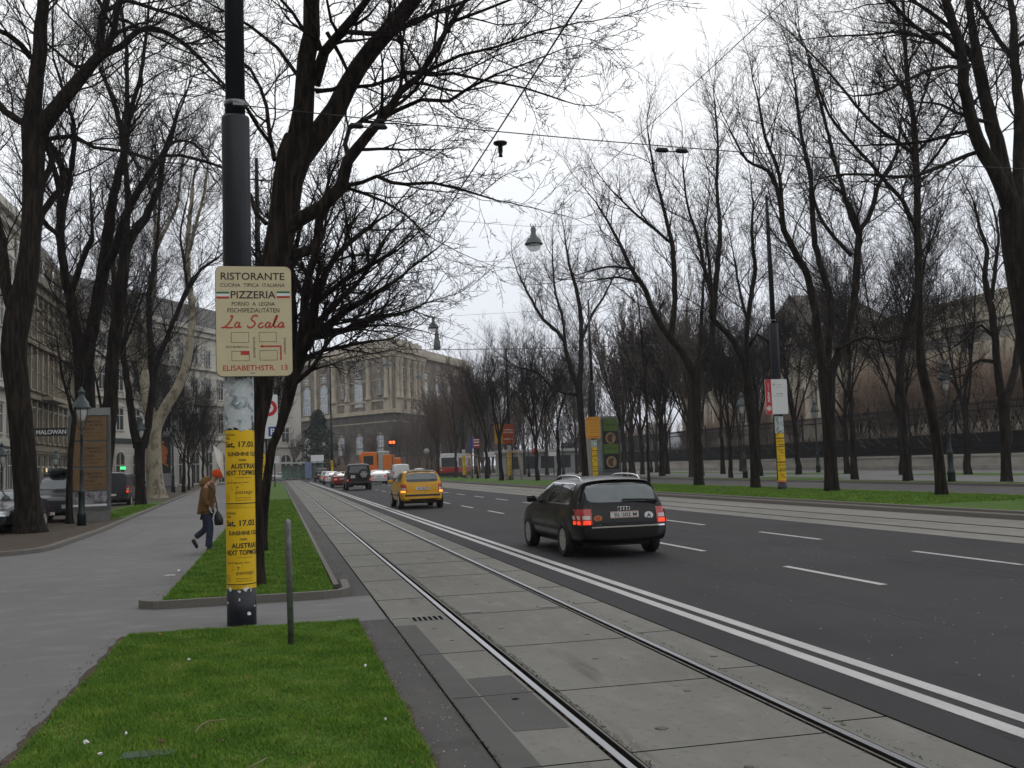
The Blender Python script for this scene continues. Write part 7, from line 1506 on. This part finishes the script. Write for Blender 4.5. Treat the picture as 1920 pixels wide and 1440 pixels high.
b = MB(); b.add([(52, -5, 24.4), (86, -5, 24.4), (69, -5, 33), (52, 8, 24.4), (86, 8, 24.4), (69, 8, 33)], [(0, 1, 2), (5, 4, 3), (0, 2, 5, 3), (1, 4, 5, 2), (0, 3, 4, 1)]); FP.put(b.build('pediment', PALACE_DK, pa))
for k in range(7): b = MB(); b.lathe([(.95, 0), (.8, .8), (.7, 11.6), (1.0, 13.1)], 12); FP.put(b.build('column', PALACE, pa), 55 + k * 4.65, 7.3, -4.6)
for k in range(6): FP.window(57.3 + k * 4.65, 9, 1.9, 5.6, True, 'palace', -4.006)
# --- dark conifer and shrubs before the museum
q = P(598, 890, 200); cf_ = thing('conifer', 'dark green conifer in front of the left museum wing', 'tree', (q[0], 200, 0)); rs = random.Random(5); b = MB()
for k in range(2600):
    t = rs.random() ** .8; z = .8 + 12.5 * t; rr = (5.4 * (1 - t) ** .75 + .4) * math.sqrt(rs.random()) * (.8 + .25 * math.sin(z * 2.2)); a = rs.uniform(0, 6.283); c = Vector((rr * math.cos(a), rr * math.sin(a), z - rr * .12)); d = perp(rs, Vector((0, 0, 1))); e = perp(rs, d) * rs.uniform(.15, .35); d = d * rs.uniform(.3, .8)
    b.add([c - e, c + d, c + e], [(0, 1, 2)])
b.build('crown', LEAFGRN, cf_, fixn=False); b = MB(); b.tube([(0, 0, -.1), (0, 0, 6), (0, 0, 12.5)], [.3, .2, .05], 8); b.build('trunk', BARK, cf_)
# shrubbery strip before the museum and behind the fence: countless bare stems
def thicket(nm, label, reg, n, h, m, seed):
    sk = Skel(seed); rn = sk.r
    for k in range(n):
        x = rn.uniform(reg[0], reg[1]); y = rn.uniform(reg[2], reg[3]); p = Vector((x, y, 0)); d = Vector((rn.uniform(-.4, .4), rn.uniform(-.4, .4), 1)).normalized(); pts = [p]
        for i in range(4): d = (d + perp(rn, d) * .3).normalized(); p = p + d * h * rn.uniform(.6, 1.1) / 4; pts.append(p)
        sk.put(pts, [.03, .026, .022, .018, .012], 3)
    return tag(link(nm, sk.mesh(nm, m)), label, 'shrubbery', kind='stuff')
thicket('shrubbery', 'bare brown shrubbery before the museum', (-16, 40, 216, 226), 5200, 4.6, TWIG_BR, 3)
thicket('shrubbery', 'bare brown undergrowth behind the iron fence', (53.2, 56, 42, 180), 5200, 4.2, TWIG_BR, 4)
# far bare woodland beyond the walk, too dense to count
KW = None
def woodland(nm, label, spots, seed, hh):
    sk = Skel(seed); rn = sk.r; prm = dict(seg=(4, 3, 3), kids=(0, 5, 4), kink=(.3, .35, .4), up=(.06, .05, .05), t0=.12, ang=(22, 55), lift=.25, ratio=.55, rmin=.02, rl=.07)
    for (x, y) in spots:
        h = hh * rn.uniform(.8, 1.2); p = Vector((x, y, 0)); pts = [p + Vector((rn.uniform(-.2, .2), rn.uniform(-.2, .2), h * .55 * k / 4)) for k in range(5)]; sk.put(pts, [.2, .17, .15, .13, .1], 5)
        for q_ in range(7): shoot(sk, pts[2 + q_ % 3], Vector((rn.uniform(-1, 1), rn.uniform(-1, 1), rn.uniform(.6, 1.6))), h * .45, .07, 0, prm)
    return tag(link(nm, sk.mesh(nm, m=TWIG_HAZE)), label, 'woodland', kind='stuff')
rw_ = random.Random(8)
woodland('woodland', 'far bare woodland massed along the end of the walk', [(rw_.uniform(24, 62), rw_.uniform(176, 235)) for _ in range(70)], 5, 11)
# pavilion / kiosk shapes behind the far trees of the walk
kz = thing('kiosk', 'low pale kiosk with dark windows among the far trees of the walk', 'kiosk', (38, 150, 0)); b = MB(); b.box(-5, 9, 0, 5, 0, 3.3); b.build('wall', mat('kiosk_grey', (.27, .28, .28), .6, var=.2), kz); b = MB(); b.box(-5.4, 9.4, -.6, 5.3, 3.3, 3.7); b.build('roof', mat('kiosk_roof', (.4, .4, .39), .6), kz)
for k in range(5): b = MB(); b.box(-4.4 + k * 2.7, -2.4 + k * 2.7, -.05, .1, .8, 2.7); b.build('window', WINGLASS, kz)
# ------------------------------------------------------------------ the walker
fx, fy = G(392, 1035); SKIN = mat('skin', (.42, .24, .17), .55); COAT = layered('brown_coat_cloth', (.16, .088, .034), [(5, (.11, .06, .024), .42, .7, U1), (40, (.2, .115, .05), .55, .8, U1)], rough=.95, bump=.4, bscale=30); JEAN = mat('dark_jeans', (.022, .030, .058), .85, var=.25, scale=8, bump=.2); HAT = layered('orange_knit', (.60, .075, .015), [(30, (.42, .05, .012), .45, .65, (1, 1, .3))], rough=.95, bump=.6, bscale=60); SHOE = mat('black_shoe', (.012, .011, .011), .5); HOOD = layered('hood_cloth', (.20, .115, .048), [(6, (.13, .075, .03), .4, .7, U1)], rough=.95, bump=.4, bscale=30)
def skin(name, verts, edges, m, parent=None, lv=2, root=0):
    me = bpy.data.meshes.new(name); me.from_pydata([v[:3] for v in verts], edges, []); o = link(name, me, parent); me.materials.append(m)
    sm = o.modifiers.new('skin', 'SKIN'); sm.use_smooth_shade = True
    for i, v in enumerate(verts):
        r_ = v[3]; me.skin_vertices[0].data[i].radius = r_ if isinstance(r_, tuple) else (r_, r_); me.skin_vertices[0].data[i].use_root = (i == root)
    s = o.modifiers.new('sub', 'SUBSURF'); s.levels = lv; s.render_levels = lv; return bake(o)
# body: pelvis, spine, neck, bowed head, arms and legs as one continuous figure (x forward, y away from the viewer)
B = [(-.05, 0, .86, (.13, .15)), (-.05, 0, 1.02, (.11, .13)), (-.03, 0, 1.20, (.12, .15)), (.0, 0, 1.38, (.12, .16)), (.07, 0, 1.475, .06), (.12, 0, 1.53, .062), (.165, 0, 1.60, (.098, .078)), (.18, 0, 1.66, (.09, .075)),
     (-.02, -.18, 1.39, .055), (-.07, -.235, 1.12, .045), (.03, -.20, .945, .032), (-.02, .18, 1.39, .055), (.0, .24, 1.14, .045), (.12, .22, .99, .032),
     (-.03, -.09, .80, .085), (.035, -.09, .46, .06), (-.005, -.09, .09, .045), (-.05, .09, .80, .085), (-.06, .09, .47, .06), (-.30, .09, .285, .045)]
E_ = [(0, 1), (1, 2), (2, 3), (3, 4), (4, 5), (5, 6), (6, 7), (3, 8), (8, 9), (9, 10), (3, 11), (11, 12), (12, 13), (0, 14), (14, 15), (15, 16), (0, 17), (17, 18), (18, 19)]
pe = skin('person', B, E_, SKIN); tag(pe, 'hunched walker in orange knit cap, brown coat and jeans striding across the path', 'person'); pe.location = (fx, fy, .02)
def elsweep(name, sec, m, parent, n=18, jag=0):
    """sec: (cx, cy, z, rx, ry)"""
    vs = []; fs = []
    for (cx, cy, z, rx, ry) in sec:
        for k in range(n): a = 2 * math.pi * k / n; vs.append((cx + rx * math.cos(a), cy + ry * math.sin(a), z))
    fs = [(i * n + k, i * n + (k + 1) % n, (i + 1) * n + (k + 1) % n, (i + 1) * n + k) for i in range(len(sec) - 1) for k in range(n)] + [tuple(range(n))[::-1], tuple((len(sec) - 1) * n + k for k in range(n))]
    b = MB(); b.add(vs, fs, 0, True); return b.build(name, m, parent)
co = elsweep('coat', [(-.066, 0, .80, .175, .20), (-.06, 0, .83, .182, .205), (-.055, 0, .98, .165, .20), (-.035, 0, 1.12, .160, .205), (-.01, 0, 1.27, .165, .215), (.0, 0, 1.36, .150, .21), (.015, 0, 1.43, .11, .15), (.04, 0, 1.48, .075, .09)], COAT, pe)
skin('sleeve', [(-.01, -.17, 1.375, .082), (-.045, -.225, 1.25, .075), (-.07, -.25, 1.11, .068), (-.02, -.235, 1.03, .062), (.025, -.212, .965, .055)], [(0, 1), (1, 2), (2, 3), (3, 4)], COAT, pe); skin('sleeve', [(-.01, .17, 1.375, .082), (.0, .225, 1.25, .075), (.0, .25, 1.14, .068), (.06, .24, 1.07, .06), (.115, .225, 1.005, .055)], [(0, 1), (1, 2), (2, 3), (3, 4)], COAT, pe)
skin('hood', [(-.085, 0, 1.40, (.06, .12)), (-.10, 0, 1.46, (.075, .13)), (-.045, 0, 1.515, (.085, .12)), (.02, 0, 1.53, (.075, .10)), (.075, 0, 1.50, (.05, .08))], [(0, 1), (1, 2), (2, 3), (3, 4)], HOOD, pe)
skin('trousers', [(-.05, 0, .88, (.13, .15)), (-.03, -.09, .76, .105), (.02, -.09, .60, .09), (.03, -.09, .45, .082), (.01, -.09, .25, .078), (.0, -.09, .075, .082), (-.05, .09, .76, .105), (-.055, .09, .60, .09), (-.06, .09, .48, .08), (-.17, .09, .39, .072), (-.295, .09, .295, .07)], [(0, 1), (1, 2), (2, 3), (3, 4), (4, 5), (0, 6), (6, 7), (7, 8), (8, 9), (9, 10)], JEAN, pe)
skin('shoe', [(-.05, -.09, .045, (.045, .045)), (.05, -.09, .042, (.048, .042)), (.155, -.09, .032, (.04, .030))], [(0, 1), (1, 2)], SHOE, pe); skin('shoe', [(-.345, .09, .27, .045), (-.29, .09, .165, .047), (-.245, .09, .065, .036)], [(0, 1), (1, 2)], SHOE, pe)
# knit cap with turned brim
b = MB(); ct = Vector((.185, 0, 1.635)); up = Vector((.42, 0, .91)).normalized(); fw = Vector((.91, 0, -.42)).normalized(); sd = Vector((0, 1, 0)); vs = []; n = 20
pr = [(.112, -.045), (.122, -.04), (.125, -.005), (.116, .01), (.115, .05), (.09, .092), (.05, .112), (.012, .118)]
for r_, h_ in pr:
    for k in range(n): a = 2 * math.pi * k / n; vs.append(ct + up * h_ + fw * (r_ * math.cos(a)) + sd * (r_ * .9 * math.sin(a)))
b.add(vs, [(i * n + k, i * n + (k + 1) % n, (i + 1) * n + (k + 1) % n, (i + 1) * n + k) for i in range(len(pr) - 1) for k in range(n)] + [tuple((len(pr) - 1) * n + k for k in range(n))], 0, True); b.build('knit_cap', HAT, pe)
b = MB(); hc = Vector((.175, 0, 1.585))
b.tube([hc + fw * .085 + up * .0, hc + fw * .118 - up * .022, hc + fw * .098 - up * .036], [.012, .017, .012], 7); b.build('nose', SKIN, pe)
for s in (-1, 1): b = MB(); b.lathe([(.02, -.006), (.026, 0), (.018, .008)], 10, tuple(hc + sd * (s * .083) - fw * .008), axis='y'); b.build('ear', SKIN, pe)
for s in (-1, 1): b = MB(); b.lathe([(.0, -.006), (.009, 0), (.0, .004)], 8, tuple(hc + fw * .083 + sd * (s * .032) + up * .012), axis='x'); b.build('eye', INK, pe)
b = MB(); b.tube([hc + fw * .088 - up * .058 - sd * .022, hc + fw * .093 - up * .06, hc + fw * .088 - up * .058 + sd * .022], .006, 5); b.build('mouth', mat('lips', (.3, .12, .1), .5), pe)
# hands with five fingers in pale gloves
GLV = mat('pale_glove', (.50, .46, .44), .8, var=.1)
def hand(p, d, side):
    d = Vector(d).normalized(); s_ = Vector((0, side, 0)); c = Vector(p); nrm = d.cross(s_).normalized(); V = [(*c, .026), (*(c + d * .055), (.018, .036))]; Ed = [(0, 1)]
    for k, l_ in enumerate((.062, .072, .068, .052)):
        a = c + d * .085 + s_ * ((k - 1.5) * .019); i = len(V); V += [(*a, .0098), (*(a + d * l_ * .5 + nrm * .008), .0088), (*(a + d * l_ * .8 + nrm * .03), .0078)]; Ed += [(1, i), (i, i + 1), (i + 1, i + 2)]
    t = c + d * .03 - s_ * .034; i = len(V); V += [(*t, .012), (*(t + d * .04 - s_ * .012 + nrm * .012), .010)]; Ed += [(0, i), (i, i + 1)]
    return skin('glove', V, Ed, GLV, pe, 1)
hand((.035, -.208, .945), (.25, 0, -1), 1); hand((.125, .222, .99), (.5, 0, -1), 1)
BAGM = mat('dark_bag_leather', (.012, .011, .016), .5, bump=.2)
bg_ = thing('shoulder_bag', 'black shoulder bag hanging at the front of the walker in the brown coat', 'bag', (fx + .21, fy - .06, .57)); elsweep('body', [(0, 0, 0, .07, .10), (.005, 0, .02, .092, .13), (.0, 0, .12, .098, .14), (-.01, 0, .22, .075, .12), (-.015, 0, .30, .03, .08), (-.015, 0, .315, .012, .05)], BAGM, bg_)
b = MB(); b.tube(resample([(-.02, -.05, .29), (-.03, -.13, .42), (-.06, -.17, .62), (-.12, -.165, .78), (-.21, -.15, .875), (-.24, -.08, .90)], [.012] * 6, .05)[0], .013, 6); b.build('strap', BAGM, bg_)
# ------------------------------------------------------------------ air: light winter haze
if HAZE:
    hm = bpy.data.materials.new('haze'); hm.use_nodes = True; hn = hm.node_tree; hn.nodes.clear(); ho = hn.nodes.new('ShaderNodeOutputMaterial'); hv = hn.nodes.new('ShaderNodeVolumePrincipled'); hv.inputs['Color'].default_value = (.88, .9, .95, 1); hv.inputs['Density'].default_value = HAZE; hn.links.new(hv.outputs['Volume'], ho.inputs['Volume'])
    b = MB(); b.box(-900, 900, -80, 1500, -1.2, 45); hz = b.build('haze', hm); tag(hz, 'thin winter haze over the boulevard', 'haze', kind='stuff')
